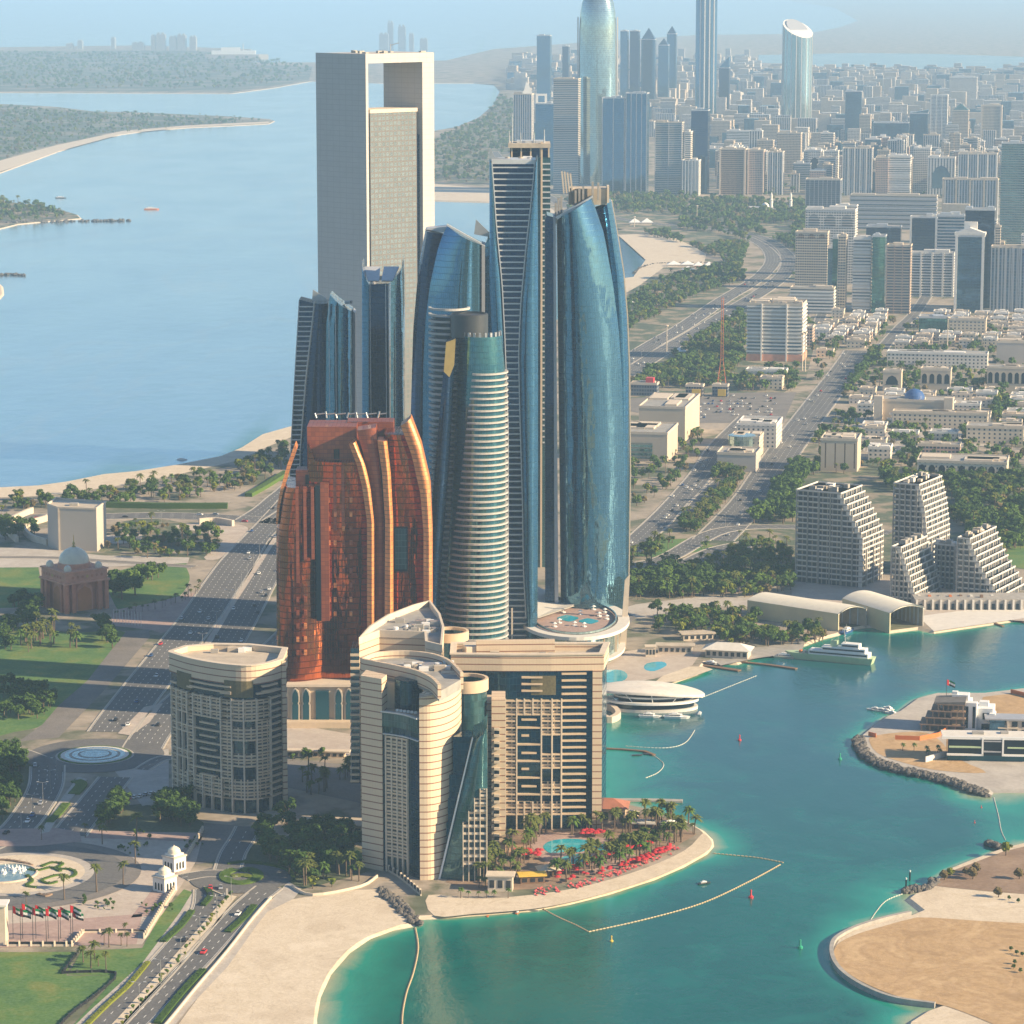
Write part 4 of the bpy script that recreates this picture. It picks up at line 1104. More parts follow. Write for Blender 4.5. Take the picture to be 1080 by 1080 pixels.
# 5. hotel fronts
def sub(line, u0, u1):
    L = [0]
    for a, b in zip(line, line[1:]): L.append(L[-1] + math.hypot(b[0] - a[0], b[1] - a[1]))
    T = L[-1]
    def at(s):
        for i in range(len(line) - 1):
            if s <= L[i + 1] + 1e-9:
                f = (s - L[i]) / max(1e-9, L[i + 1] - L[i])
                return (line[i][0] + (line[i + 1][0] - line[i][0]) * f, line[i][1] + (line[i + 1][1] - line[i][1]) * f)
        return line[-1]
    s0, s1 = u0 * T, u1 * T
    return [at(s0)] + [line[i] for i in range(len(line)) if s0 + 0.2 < L[i] < s1 - 0.2] + [at(s1)]
plain("screen", (0.14, 0.12, 0.06), var=0.4, scale=0.9)
facade("window_wall", (0.60, 0.49, 0.36), (0.03, 0.045, 0.06), floor=3.3, bay=3.1, fv0=0.24, fv1=0.94, fu0=0.12, fu1=0.88, gr=0.2)
def hotel_front(t, line, z0, z1, fh, slabs, piers, panels, th=0.8, out=1.7, pier_w=0.7, pz0=None, pier_out=None):
    """slabs: list of (u0,u1, [floor numbers]); piers: list of (u, zlow, zhigh); panels: (u0,u1,f0,f1)"""
    for u0, u1, f0, f1 in panels:
        m = MB(); m.ribbon(sub(line, u0, u1), 0.05, 0.55, z0 + f0 * fh, z0 + f1 * fh); m.build("window_wall", M["window_wall"], t)
    for u0, u1, fl in slabs:
        for f in fl:
            m = MB(); z = z0 + f * fh; m.ribbon(sub(line, u0, u1), 0.06, out, z, z + th); m.build("balcony", M["beige"], t)
    T = sum(math.hypot(b[0] - a[0], b[1] - a[1]) for a, b in zip(line, line[1:]))
    for u, za, zb_ in piers:
        d = pier_w / T / 2
        m = MB(); m.ribbon(sub(line, max(0, u - d), min(1, u + d)), 0.04, (pier_out or out) + 0.12, za, zb_); m.build("pier", M["cream"], t)

def left_hotel():
    g = G(240, 858)
    t = thing("hotel", "lower round fronted hotel block standing alone left of the copper tower", "hotel", (g.x, g.y, LZ))
    ZR = 75.5
    fr = smooth_line(gp([(183, 843), (205, 851), (235, 857.5), (262, 860), (284, 857), (298, 852)]), 5)
    bk = [(lambda q: (q.x, q.y))(G(x, y, ZR)) for x, y in [(301, 684), (262, 680), (225, 679.5), (196, 682), (180.5, 687)]]
    outline = fr + bk
    m = MB(); m.prism(outline, 0, ZR - 2.5, capm=1); m.build("glass_body", [M["glass_hotel"], M["roof_tan"]], t)
    m = MB(); m.ribbon(outline, -1.5, 0.9, ZR - 9.5, ZR, close=True); m.build("roof_band", M["striped_stone"], t)
    m = MB(); m.ribbon(outline, -1.7, 1.3, ZR, ZR + 0.5, close=True); m.build("coping", M["cream"], t)
    fh = 3.3; z0 = 8.2
    full = list(range(0, 17)); 
    slabs = [(0.02, 0.10, full), (0.86, 0.97, list(range(0, 17))), (0.10, 0.86, [0, 1, 2, 12, 13, 14, 15]), (0.22, 0.28, full), (0.52, 0.60, full), (0.76, 0.86, full)]
    slabs += [(0.10, 0.22, [5, 6, 9, 10]), (0.60, 0.76, [5, 6, 9, 10]), (0.34, 0.48, [3, 5, 7, 9, 11]), (0.28, 0.52, [4, 6, 8, 10]), (0.25, 0.60, [16.2, 17.0]), (0.8, 0.93, [16.2, 17.0])]
    piers = [(u, 0 if u < 0.93 else 0, z0 + 15.4 * fh) for u in (0.03, 0.10, 0.16, 0.22, 0.28, 0.52, 0.60, 0.68, 0.76, 0.86)]
    piers += [(u, 0, z0 + 3 * fh) for u in (0.36, 0.44)] + [(u, z0 + 12 * fh, z0 + 15.4 * fh) for u in (0.36, 0.44)]
    panels = [(0.02, 0.28, 0, 3), (0.28, 0.86, 0, 3), (0.02, 0.86, 12, 15), (0.02, 0.10, 3, 12), (0.22, 0.28, 3, 12), (0.52, 0.60, 3, 12), (0.76, 0.86, 3, 12), (0.10, 0.22, 5, 6), (0.10, 0.22, 9, 10), (0.60, 0.76, 5, 7), (0.60, 0.76, 9, 11)]
    hotel_front(t, fr, z0, 0, fh, slabs, piers, panels)
    for u0, u1 in ((0.10, 0.26), (0.55, 0.74)):
        m = MB(); m.ribbon(sub(fr, u0, u1), 0.1, 1.2, z0 + 15.6 * fh, z0 + 18.1 * fh); m.build("patterned_screen", M["screen"], t)
    m = MB(); m.ribbon([fr[-1], (fr[-1][0] + 2.2, fr[-1][1] + 0.8)], 0, 1.6, 0, ZR - 0.6); m.build("corner_pier", M["striped_stone"], t)
    c = G(255, 681, ZR); roof_kit(t, c.x - 4, c.y - 3, ZR - 2.4, 22, 6, 7)
    # red pennant emblem on the roof band
    e = sub(fr, 0.145, 0.185); z = ZR - 8.2
    a, b = e[0], e[-1]
    m = MB(); m.face([(a[0], a[1] - 1.1, z), ((a[0] + b[0]) / 2 + 0.6, (a[1] + b[1]) / 2 - 1.1, z + 2.6), (a[0], a[1] - 1.1, z + 6)]); m.face([(a[0], a[1] - 0.9, z), (a[0], a[1] - 0.9, z + 6), ((a[0] + b[0]) / 2 + 0.6, (a[1] + b[1]) / 2 - 0.9, z + 2.6)]); m.build("emblem", M["red_paint"], t)
left_hotel()

def front_hotel():
    # rear pointed block
    g = G(420, 885)
    t = thing("hotel", "pointed cream block with cluttered roof, rear left of the shoreline hotel", "hotel", (g.x, g.y, LZ)); z = 93
    ol = [(lambda q: (q.x, q.y))(G(x, y, z)) for x, y in [(379, 672), (400, 664.5), (448, 666), (449, 676), (466, 680), (468, 660), (464, 647), (453.5, 633), (436, 637.5), (409, 648), (390, 660)]]
    m = MB(); m.prism(ol, 0, z - 3.0, capm=1); m.build("striped_walls", [M["striped_stone"], M["roof_grey"]], t)
    m = MB(); m.ribbon(ol, -0.9, 0.25, z - 3.6, z, close=True); m.build("parapet", M["cream"], t)
    c = G(440, 655, z); roof_kit(t, c.x, c.y, z - 3, 22, 26, 22)
    Y = DY(880)
    m = MB(); boxpx(m, 370.5, 379.5, 684, 826, Y + 18, 16); m.build("glass_side", M["glass_hotel"], t)
    for y in range(690, 824, 7):
        m = MB(); boxpx(m, 369.4, 379, y, y + 2.2, Y + 16.6, 16); m.build("balcony", M["beige"], t)
    m = MB(); m.lathe((G(470, 668, 84).x + 2, G(470, 668, 84).y, 0), [(9, 20), (9, 84), (8, 84), (8, 80), (0.01, 80)], 24); m.build("stair_drum", M["glass_hotel"], t, smooth=True)
    m = MB(); m.lathe((G(470, 668, 84).x + 2, G(470, 668, 84).y, 0), [(9.1, 81), (9.6, 81), (9.6, 85.5), (8.4, 85.5), (8.4, 82)], 24); m.build("drum_rim", M["beige"], t, smooth=True)

    # front curved block
    g = G(430, 930)
    t = thing("hotel", "tall curved striped block with a raking glass edge, nearest to the beach", "hotel", (g.x, g.y, LZ))
    P1 = G(382, 917); P1b = G(404, 921.5); P3 = G(443, 931)
    Z = 95
    # left pier, a tall striped slab
    a, b = (P1.x, P1.y), (P1b.x, P1b.y)
    m = MB(); m.prism([a, b, (b[0] + 2, b[1] + 9), (a[0] + 2, a[1] + 12)], 0, Z - 3); m.build("striped_pier", M["striped_stone"], t)
    # glass front between pier and wall, with a gentle curve, and its window grid
    fr = smooth_line([(P1b.x, P1b.y + 1.5), (P1b.x + 6, P1b.y - 1.5), (P1b.x + 12, P1b.y - 6), (P3.x, P3.y + 1)], 5)
    bk = [(P3.x + 3, P3.y + 26), (P1b.x, P1b.y + 22)]
    zt = 84.0
    m = MB(); m.prism(fr + bk, 0, 76, capm=1); m.build("glass_body", [M["glass_hotel"], M["roof_tan"]], t)
    hotel_front(t, fr, 8.5, 0, 3.3, [(0.08, 0.62, list(range(0, 18)))], [(u, 0, 8.5 + 17.3 * 3.3) for u in (0.09, 0.22, 0.35, 0.48, 0.61)], [(0.08, 0.62, 0, 17)], out=0.9)
    m = MB(); m.ribbon(fr, 0.1, 1.2, 70, 76.4); m.build("terrace_glass", M["glass_green"], t)
    m = MB(); m.ribbon(fr, 0.0, 1.6, 76.4, 77.0); m.build("terrace_rim", M["light_metal"], t)
    m = MB(); m.ribbon(fr, -0.1, 1.1, 66.0, 66.5); m.build("terrace_rim", M["light_metal"], t)
    cxx, cyy = P1b.x + 12, P1b.y + 8
    m = MB(); m.lathe((cxx, cyy, 0), [(6.5, 76), (6.5, 90.5), (0.01, 90.5)], 20); m.build("glass_drum", M["glass_hotel"], t, smooth=True)
    m = MB(); m.box((P1b.x + 3, P1b.y + 10, 76), (12, 1.2, 12), 0, base=True); m.build("terrace_wall", M["beige"], t)
    for i in range(6):
        m = MB(); m.box((P1b.x + 7 + i * 1.7, P1b.y - 0.5 - i * 0.9, 77), (1.2, 1.0, 1.0), 0.3, base=True); m.build("terrace_plant", M["white_paint"], t)
    # big convex striped wall, receding to the right, its foot cut back in five steps
    W = [(P3.x, P3.y), (P3.x + 5, P3.y + 0.5), (P3.x + 10, P3.y + 4.5), (P3.x + 14, P3.y + 11), (P3.x + 17, P3.y + 20), (P3.x + 18.6, P3.y + 30)]
    Wt = smooth_line(W, 4)
    back = offset(Wt, -9)
    steps = [(0.0, 0.32, 0), (0.32, 0.46, 0.0), (0.46, 0.60, 16), (0.60, 0.74, 32), (0.74, 0.87, 48), (0.87, 1.0, 63)]
    for u0, u1, zl in steps:
        f_ = sub(Wt, u0, u1); b_ = sub(back, u0, u1)
        n = len(f_) + len(b_)
        zs = [86.5 + 6 * (u0 + (u1 - u0) * i / (len(f_) - 1)) for i in range(len(f_))]; zs2 = [86.5 + 6 * (u0 + (u1 - u0) * i / (len(b_) - 1)) for i in range(len(b_))][::-1]
        m = MB(); m.prism(f_ + b_[::-1], [zl] * n, zs + zs2, bottom=True); m.build("curved_wall", M["striped_stone"], t)
    # roof parapet swinging round to the left pier
    par = [(lambda q: (q.x, q.y))(G(x, y, Z)) for x, y in [(382, 694), (395, 688.5), (415, 686.5), (438, 687), (458, 690), (474, 697), (486, 709)]]
    par = smooth_line(par, 4)
    m = MB(); m.ribbon(par, -1.2, 0.2, Z - 8, Z); m.build("parapet", M["striped_stone"], t)
    frp = [(lambda q: (q.x, q.y))(G(x, y, Z)) for x, y in [(382, 694.5), (400, 698), (420, 702), (440, 707), (455, 714), (463, 722)]]
    frp = smooth_line(frp, 4)
    m = MB(); m.ribbon(frp, -1.0, 0.6, Z - 6.5, Z); m.build("parapet", M["striped_stone"], t)
    m = MB(); m.prism(frp + par[::-1], Z - 8, Z - 3.4, bottom=True); m.build("roof", M["roof_grey"], t)
    c = G(455, 697, Z); roof_kit(t, c.x - 2, c.y, Z - 3.4, 20, 12, 18)
    # stepped glass corner and raking edge
    Yd = P3.y + 6
    for k, (x0, x1, yt) in enumerate(((456, 470, 894), (461, 478, 867), (467, 485, 842), (472, 489, 817), (478, 498, 777))):
        m = MB(); boxpx(m, x0, x1, yt, 937, Yd + 1.2 * k, 16 - k); m.build("glass_step", M["glass_hotel"], t)
    E_L = [(765, 510), (780, 498), (937, 460.5)]
    m = MB(); leaf(m, Yd - 3, E_L, [(765, 514), (937, 514)], [(0, 779), (0.3, 777), (1, 764)], 3.5, 26, nu=12, nv=30, peak=0.6, zb=0); m.build("glass_sail", M["glass_green"], t, smooth=True)
    m = MB(); flat(m, [(498, 778), (499, 779), (462, 937), (460, 937)], Yd - 4.4, 2.2); m.build("raking_edge", M["white_paint"], t)
    for x0, x1, yt in ((488, 494, 868), (494, 500, 856), (500, 506, 842), (506, 513.5, 833)):
        m = MB(); boxpx(m, x0, x1, yt, 915, Yd - 7.4, 2); m.build("window_wall", M["window_wall"], t)
    for y in range(838, 916, 8):
        xl = 488 if y > 868 else (494 if y > 856 else (500 if y > 842 else 506))
        m = MB(); boxpx(m, xl, 514, y, y + 2.2, Yd - 8.0, 2); m.build("balcony", M["cream"], t)
    for x in (488, 494, 500, 506, 513):
        yt = {488: 868, 494: 856, 500: 842}.get(x, 833)
        m = MB(); boxpx(m, x, x + 1, yt, 934, Yd - 8.3, 2.4); m.build("pier", M["cream"], t)
    # round balcony drum behind the sail
    c = G(492, 720, 84)
    m = MB(); m.lathe((c.x, c.y + 4, 0), [(9.5, 30), (9.5, 84), (8.4, 84), (8.4, 78), (0.01, 78)], 26); m.build("stair_drum", M["glass_green"], t, smooth=True)
    m = MB(); m.lathe((c.x, c.y + 4, 0), [(9.6, 80), (10.2, 80), (10.2, 85.5), (8.8, 85.5), (8.8, 80)], 26); m.build("drum_rim", M["beige"], t, smooth=True)
    # twin stone piers with balconies
    for x0, x1, yt, dy in ((505, 518.5, 742, 26), (518.5, 533, 738, 20)):
        Yp = DY(905) + dy - 20
        m = MB(); boxpx(m, x0, x1, yt, 905, Yp, 18); m.build("striped_pier", M["striped_stone"], t)
        for y in range(int(yt) + 30, 900, 7):
            m = MB(); boxpx(m, x0 + 2.5, x0 + 8.5, y, y + 2.4, Yp - 1.3, 1.6); m.build("balcony", M["cream"], t)
        for y in range(int(yt) + 33, 896, 14):
            m = MB(); boxpx(m, x0 + 3, x0 + 8, y, y + 4, Yp - 0.3, 0.6); m.build("window", M["dark_glass_plain"], t)
    # right wing, facing the viewer
    g = G(585, 876)
    t = thing("hotel", "wide right wing of the shoreline hotel with cream balconies above the pools", "hotel", (g.x, g.y, LZ))
    Y = DY(876)
    x0, x1 = WX(478, 780, Y), WX(634.5, 780, Y)
    ZT = WZ(690, Y)
    fr = [(x0, Y), (x0 + (x1 - x0) * 0.33, Y - 1.5), (x0 + (x1 - x0) * 0.66, Y - 1.5), (x1, Y)]
    m = MB(); m.prism(fr + [(x1 + 3, Y + 24), (x0, Y + 24)], 0, ZT - 3, capm=1); m.build("glass_body", [M["glass_hotel"], M["roof_tan"]], t)
    ol = fr + [(x1 + 3, Y + 24), (x0, Y + 24)]
    m = MB(); m.ribbon(ol, -1.4, 1.0, ZT - 7.8, ZT, close=True); m.build("roof_band", M["striped_stone"], t)
    m = MB(); m.ribbon(ol, -1.6, 1.5, ZT, ZT + 0.6, close=True); m.build("coping", M["cream"], t)
    m = MB(); m.box((x0 + 30, Y + 14, ZT - 3), (38, 3, 7), 0.05, base=True); m.build("roof_wall", M["striped_stone"], t)
    m = MB(); m.box((x0 + 16, Y + 18, ZT - 3), (22, 8, 4), 0.25, base=True); m.build("roof_house", M["cream"], t)
    m = MB(); m.box(((x1 - 2.2), Y - 0.3, 0), (4.6, 4, ZT - 7.6), 0, base=True); m.build("corner_pier", M["striped_stone"], t)
    T = x1 - x0
    def U(px): return (WX(px, 780, Y) - x0) / T
    fh = 3.3; z0 = 8.5
    nf = 20
    ua, ub, uc, ud, ue = U(533), U(545), U(571), U(592), U(618)
    sl = [(ud, ue, [i for i in range(0, 22)]), (ua, ud, [0, 1, 15, 16, 17]), (ua, ub - 0.01, list(range(2, 15)))]
    sl += [(ub, uc, [3, 5.5, 8, 10.5, 13]), (U(550), U(566), [4.2, 9.2, 14.2]), (U(550), U(558), [6.8, 11.8]), (uc, ud, [3, 4, 7, 8, 9, 12, 13, 14]), (U(550), U(572), [18.5, 19.5, 20.5])]
    pr = [(u, 0, z0 + 17.4 * fh) for u in (ua, ub, uc, U(582), ud)] + [(U(x), z0 + 15 * fh, z0 + 17.4 * fh) for x in (553, 562)] + [(U(x), 0, z0 + 2 * fh) for x in (553, 562)]
    pn = [(ua, ud, 0, 2), (ua, ud, 15, 17.2), (ua, ub, 2, 15), (uc, ud, 3, 5), (uc, ud, 7, 9), (uc, ud, 12, 15)]
    hotel_front(t, fr, z0, 0, fh, sl, pr, pn, out=1.5)
    m = MB(); m.ribbon(sub(fr, U(560), U(586)), 0.1, 0.9, z0 + 18 * fh, z0 + 20.8 * fh); m.build("patterned_screen", M["screen"], t)
    roof_kit(t, x0 + 34, Y + 8, ZT - 2.9, 40, 6, 12)
front_hotel()

# 6. round podium with the pool deck under the right tower
def podium():
    c = G(606, 651, 22)
    t = thing("podium", "white rimmed oval podium with roof pools at the foot of the teal tower", "podium", (c.x, c.y, LZ))
    n = 56
    def ell(rx, ry): return [(c.x + rx * math.cos(2 * math.pi * i / n), c.y + ry * math.sin(2 * math.pi * i / n)) for i in range(n)]
    m = MB(); m.prism(ell(27, 50), 0, 21.2, capm=1); m.build("glass_wall", [M["glass_pale"], M["plaza_rose"]], t)
    m = MB(); m.ribbon(ell(27, 50), -0.5, 6.5, 19.5, 21.6, close=True); m.build("roof_rim", M["slab_pale"], t)
    m = MB(); m.ribbon(ell(27, 50), 0.05, 4.0, 4.0, 5.4, close=True); m.build("lower_rim", M["slab_pale"], t)
    m = MB(); m.ribbon(ell(25.5, 48.5), -0.4, 0.2, 21.6, 23.0, close=True); m.build("balustrade", M["glass_pale"], t)
    for i in range(0, 56, 4):
        p = ell(27.3, 50.3)[i]; m = MB(); m.box((p[0], p[1], 0), (1.0, 1.0, 19.5), 0, base=True); m.build("column", M["beige"], t)
    for px, py, rx, ry in ((599, 652, 6.5, 8.5), (621, 655, 6, 7)):
        q = G(px, py, 21.3); m = MB()
        m.face([(q.x + rx * math.cos(2 * math.pi * i / 24), q.y + ry * math.sin(2 * math.pi * i / 24) * (1 + 0.2 * math.cos(i)), 21.32) for i in range(24)]); m.build("roof_pool", M["turquoise_tile"], t)
    for px, py in ((612, 648), (606, 660), (590, 657), (632, 650), (638, 646), (640, 653), (585, 661), (626, 643), (616, 661), (594, 646)):
        q = G(px, py, 21.2); m = MB(); m.lathe((q.x, q.y, 21.2), [(1.5, 0), (1.5, 0.5), (0.2, 0.6), (0.2, 2.0), (1.6, 2.1), (0, 2.9)], 8); m.build("sunshade", M["white_paint"], t)
    m = MB(); Y = c.y - 6
    flat(m, [(656, 652), (659, 612), (664.5, 605), (660, 690), (652, 700)], Y + 10, 1.6); m.build("side_fin", M["cream"], t)
    q = [G(567, 651, 26), G(606, 638, 24), G(600, 634, 22), G(566, 618, 22)]
    m = MB(); m.face([tuple(p) for p in q]); m.face([(p.x, p.y, p.z - 0.8) for p in q][::-1]); m.build("canopy", M["slab_pale"], t)
podium()
# ------------------------------------------------------------------ city
facade("f_white", (0.76, 0.73, 0.68), floor=3.4, bay=3.4); facade("f_cream", (0.58, 0.49, 0.38), floor=3.4, bay=3.0)
facade("f_whiteband", (0.78, 0.75, 0.70), floor=3.5, bay=200, fu0=0.0, fu1=1.0, fv0=0.4, fv1=0.88); facade("f_tanband", (0.52, 0.40, 0.30), floor=3.4, bay=40, fu0=0.02, fu1=0.98, fv0=0.42)
facade("f_greycol", (0.50, 0.51, 0.52), (0.05, 0.12, 0.2), floor=3.6, bay=4.5, fv0=0.05, fv1=0.97, fu0=0.3, fu1=0.85)
facade("f_whitecol", (0.70, 0.68, 0.64), (0.06, 0.10, 0.15), floor=3.6, bay=5.5, fv0=0.04, fv1=0.96, fu0=0.35, fu1=0.8)
facade("f_brown", (0.30, 0.20, 0.15), (0.10, 0.07, 0.05), floor=3.6, bay=2.4, fv0=0.2, fv1=0.9, fu0=0.1, fu1=0.9)
facade("f_pink", (0.52, 0.36, 0.30), floor=3.3, bay=3.2); facade("f_dark", (0.10, 0.13, 0.18), (0.03, 0.07, 0.13), floor=3.6, bay=2.6, fv0=0.25, fu0=0.1, fu1=0.9)
facade("f_greyband", (0.40, 0.41, 0.42), (0.06, 0.12, 0.17), floor=3.4, bay=60, fu0=0.0, fu1=1.0, fv0=0.42, fv1=0.9)
facade("f_villa", (0.66, 0.58, 0.46), floor=3.6, bay=4.5, fv0=0.3, fv1=0.75, fu0=0.3, fu1=0.65); facade("f_villawhite", (0.72, 0.68, 0.62), floor=3.6, bay=4.2, fv0=0.3, fv1=0.75, fu0=0.3, fu1=0.7)
glass("g_navy", (0.02, 0.06, 0.13), 3.6, 1.8, wav=0.05); glass("g_blue", (0.08, 0.20, 0.32), 3.6, 1.8, wav=0.05); glass("g_green", (0.10, 0.30, 0.26), 3.6, 1.8, wav=0.05); glass("g_teal", (0.16, 0.34, 0.36), 3.6, 3.6, wav=0.05, line=0.4, linecol=(0.30, 0.34, 0.33))
glass("g_bronze", (0.24, 0.15, 0.09), 3.6, 1.8, wav=0.05)
GRID = -11.5
NB = 0
def tower(x0, x1, yt, yb, mat, label, depth=None, rot=None, group="city buildings behind the coastal boulevard", cat="building", name="building", parts=2, crown=None, low=False):
    """x0..x1: measured left and right edges at the base; yt/yb: top and foot"""
    global NB
    NB += 1
    cx = (x0 + x1) / 2; g = G(cx, yb); s = (yb + 30) / 409.0
    W0 = (x1 - x0) / s
    a = R(GRID if rot is None else rot)
    vx = math.atan2(g.x, g.y)
    rel = abs(-a - vx)
    D = depth or min(max(14, W0 * 0.7), 26)
    W = max(6, (W0 - D * math.sin(rel)) / math.cos(rel))
    H = max(4, WZ(yt, g.y))
    t = thing(name, label, cat, (g.x, g.y, LZ), a, group)
    def L(mb, nm, m):
        me = mb.mesh(nm, m if isinstance(m, list) else [m]); o = bpy.data.objects.new(nm, me); C.objects.link(o); o.parent = t; return o
    roof = random.choice(["roof_tan", "roof_grey", "concrete"])
    m = MB(); m.box((0, D / 2, 0), (W, D, H), 0, base=True)
    m.mi[-2] = 1
    m.m = 1; L(m, "walls", [M[mat], M[roof]])
    rim = "white_plaster" if mat in ("f_white", "f_whiteband", "f_whitecol", "f_villawhite") else ("cream" if not mat.startswith("g_") else "light_metal")
    m = MB(); q = [(-W / 2, 0), (W / 2, 0), (W / 2, D), (-W / 2, D)]
    m.ribbon(q, -0.3, 0.35, H - 1.2, H + 1.1, close=True); L(m, "parapet", M[rim])
    for i in range(parts):
        m = MB(); w = W * random.uniform(0.2, 0.45); d = D * random.uniform(0.25, 0.5)
        m.box((random.uniform(-W / 2 + w / 2 + 0.6, W / 2 - w / 2 - 0.6), random.uniform(d / 2 + 0.6, D - d / 2 - 0.6), H), (w, d, random.uniform(2, 4.5) if not low else 1.6), 0, base=True)
        L(m, "roof_room", M[rim])
    if crown:
        crown(t, L, W, D, H)
    return t, L, W, D, H
def cols(n, mat="white_plaster", w=1.4, out=0.9):
    def f(t, L, W, D, H):
        for i in range(n):
            m = MB(); x = -W / 2 + W * i / (n - 1); x = max(-W / 2 + w / 2, min(W / 2 - w / 2, x)); m.box((x, -out / 2 - 0.01, 0), (w, out, H + 1.0), 0, base=True); L(m, "pier", M[mat])
    return f
def bands(n0, step, mat="white_plaster"):
    def f(t, L, W, D, H):
        z = n0
        while z < H - 2:
            m = MB(); q = [(-W / 2, 0), (W / 2, 0), (W / 2, D), (-W / 2, D)]; m.ribbon(q, 0.02, 1.0, z, z + step * 0.42, close=True); L(m, "balcony_band", M[mat]); z += step
    return f
def pediment(t, L, W, D, H):
    m = MB(); m.prism([(-W / 2 - 1, -1), (W / 2 + 1, -1), (W / 2 + 1, D), (-W / 2 - 1, D)], H + 1, H + 4); L(m, "cornice", M["white_plaster"])
    m = MB(); m.face([(-W / 2, -0.6, H + 4), (W / 2, -0.6, H + 4), (0, -0.6, H + 10)]); m.face([(W / 2, D * 0.6, H + 4), (-W / 2, D * 0.6, H + 4), (0, D * 0.6, H + 10)])
    m.face([(-W / 2, D * 0.6, H + 4), (-W / 2, -0.6, H + 4), (0, -0.6, H + 10), (0, D * 0.6, H + 10)]); m.face([(W / 2, -0.6, H + 4), (W / 2, D * 0.6, H + 4), (0, D * 0.6, H + 10), (0, -0.6, H + 10)]); L(m, "pediment", M["white_plaster"])
    for x in (-W / 2 + 1.5, W / 2 - 1.5):
        m = MB(); m.box((x, -0.8, 0), (3, 1.6, H + 1), 0, base=True); L(m, "pier", M["white_plaster"])
    m = MB(); m.box((0, D * 0.7, H + 2), (W * 0.45, D * 0.3, 14), 0, base=True); L(m, "roof_room", M["white_plaster"])
def arches(n, mat="dark_glass_plain", h=0.45, z=0.35):
    def f(t, L, W, D, H):
        for i in range(n):
            x = -W / 2 + W * (i + 0.5) / n; w = W / n * 0.32; z0 = H * z; z1 = H * (z + h)
            m = MB(); m.face([(x - w, -0.06, z0), (x + w, -0.06, z0), (x + w, -0.06, z1 - w), (x + w * 0.6, -0.06, z1 - w * 0.3), (x, -0.06, z1), (x - w * 0.6, -0.06, z1 - w * 0.3), (x - w, -0.06, z1 - w)])
            m.box((x, -0.15, z0 - 0.5), (w * 2.4, 0.3, 0.4), 0, base=True)
            L(m, "arched_window", M[mat])
    return f
def spike(h, mat="light_metal"):
    def f(t, L, W, D, H):
        m = MB(); m.face([(-W / 2, 0, H), (W / 2, 0, H), (0, D / 2, H + h)]); m.face([(W / 2, 0, H), (W / 2, D, H), (0, D / 2, H + h)]); m.face([(W / 2, D, H), (-W / 2, D, H), (0, D / 2, H + h)]); m.face([(-W / 2, D, H), (-W / 2, 0, H), (0, D / 2, H + h)])
        L(m, "pointed_roof", M[mat])
    return f
def slant(h):
    def f(t, L, W, D, H):
        m = MB(); m.prism([(-W / 2, 0), (W / 2, 0), (W / 2, D), (-W / 2, D)], H, [H + 0.5, H + h, H + h, H + 0.5]); L(m, "slanted_roof", M["g_blue"])
    return f

near = [
 (848, 887, 190, 222, "f_dark", "low dark glazed block of vertical strips near the twin minarets", cols(9, "panel_grey", 0.6), 30),
 (895, 988, 207, 243, "f_greyband", "very wide pale banded office slab with a long flat roof", bands(3, 7.5, "panel_grey"), 24),
 (992, 1052, 190, 240, "f_greycol", "broad grey block with tan vertical strips left of the wavy teal tower", cols(5, "roof_tan", 3), 26),
 (1053, 1096, 152, 262, "g_teal", "tall wavy teal tower with a tan cap at the right edge of the photo", None, 26),
 (847, 902, 222, 300, "f_white", "stepped white block with round arches near its top, behind the cream hotel slab", arches(3, "f_greyband", 0.16, 0.78), 26),
 (879, 903, 218, 292, "f_whiteband", "white banded slab with a tall upper box, behind the twin green glass slabs", None, 20),
 (837, 873, 246, 306, "f_cream", "cream hotel slab with a regular window grid and one arch under its roof", arches(3, "f_brown", 0.08, 0.9), 22),
 (868, 882, 262, 306, "g_blue", "narrow pale blue glass slab beside the cream hotel slab", None, 16),
 (876, 883, 252, 328, "g_green", "thin green glass slab standing left of the slender cream pier", None, 20),
 (882, 892, 250, 330, "f_cream", "slender cream pier tower with small windows between green glass", None, 18),
 (898, 918, 252, 330, "f_whiteband", "white and brown striped slab with strong horizontal bands", bands(4, 4.2, "white_plaster"), 20),
 (918, 933, 250, 331, "g_green", "green glass tower with a plain front beside the striped slab", None, 22),
 (933, 960, 260, 332, "f_tanband", "tan banded residential tower on an arcade of brown columns", cols(4, "f_pink", 0.8), 22),
 (958, 1006, 268, 314, "f_whiteband", "broad white block with rows of framed square openings", cols(5, "white_plaster", 2.2), 22),
 (958, 988, 230, 282, "g_navy", "navy glass block with a white left edge above the framed white block", cols(2, "white_plaster", 2.5), 22),
 (987, 1016, 228, 300, "g_blue", "blue banded glass slab between two navy blocks", bands(4, 4.2, "panel_grey"), 20),
 (1015, 1047, 222, 326, "g_navy", "dark navy tower behind the pedimented glass tower", None, 22),
 (1005, 1037, 250, 331, "g_blue", "blue glass tower framed in white stone under a white pediment", pediment, 22),
 (1043, 1096, 262, 330, "f_greycol", "broad grey green block with small turrets at the right edge", cols(8, "panel_grey", 1.0), 26),
 (912, 950, 240, 280, "g_navy", "low navy glass block partly hidden behind the tan banded tower", None, 20),
 (1046, 1054, 240, 300, "f_cream", "narrow cream building squeezed before the wavy teal tower", None, 14),
 (832, 880, 305, 332, "f_greyband", "low grey banded podium in front of the cream hotel slab", bands(2, 4, "white_plaster"), 22),
]
for x0, x1, yt, yb, mat, lb, cr, d in near:
    tower(x0, x1, yt, yb, mat, lb, depth=d, crown=cr, group="towers at the city edge")
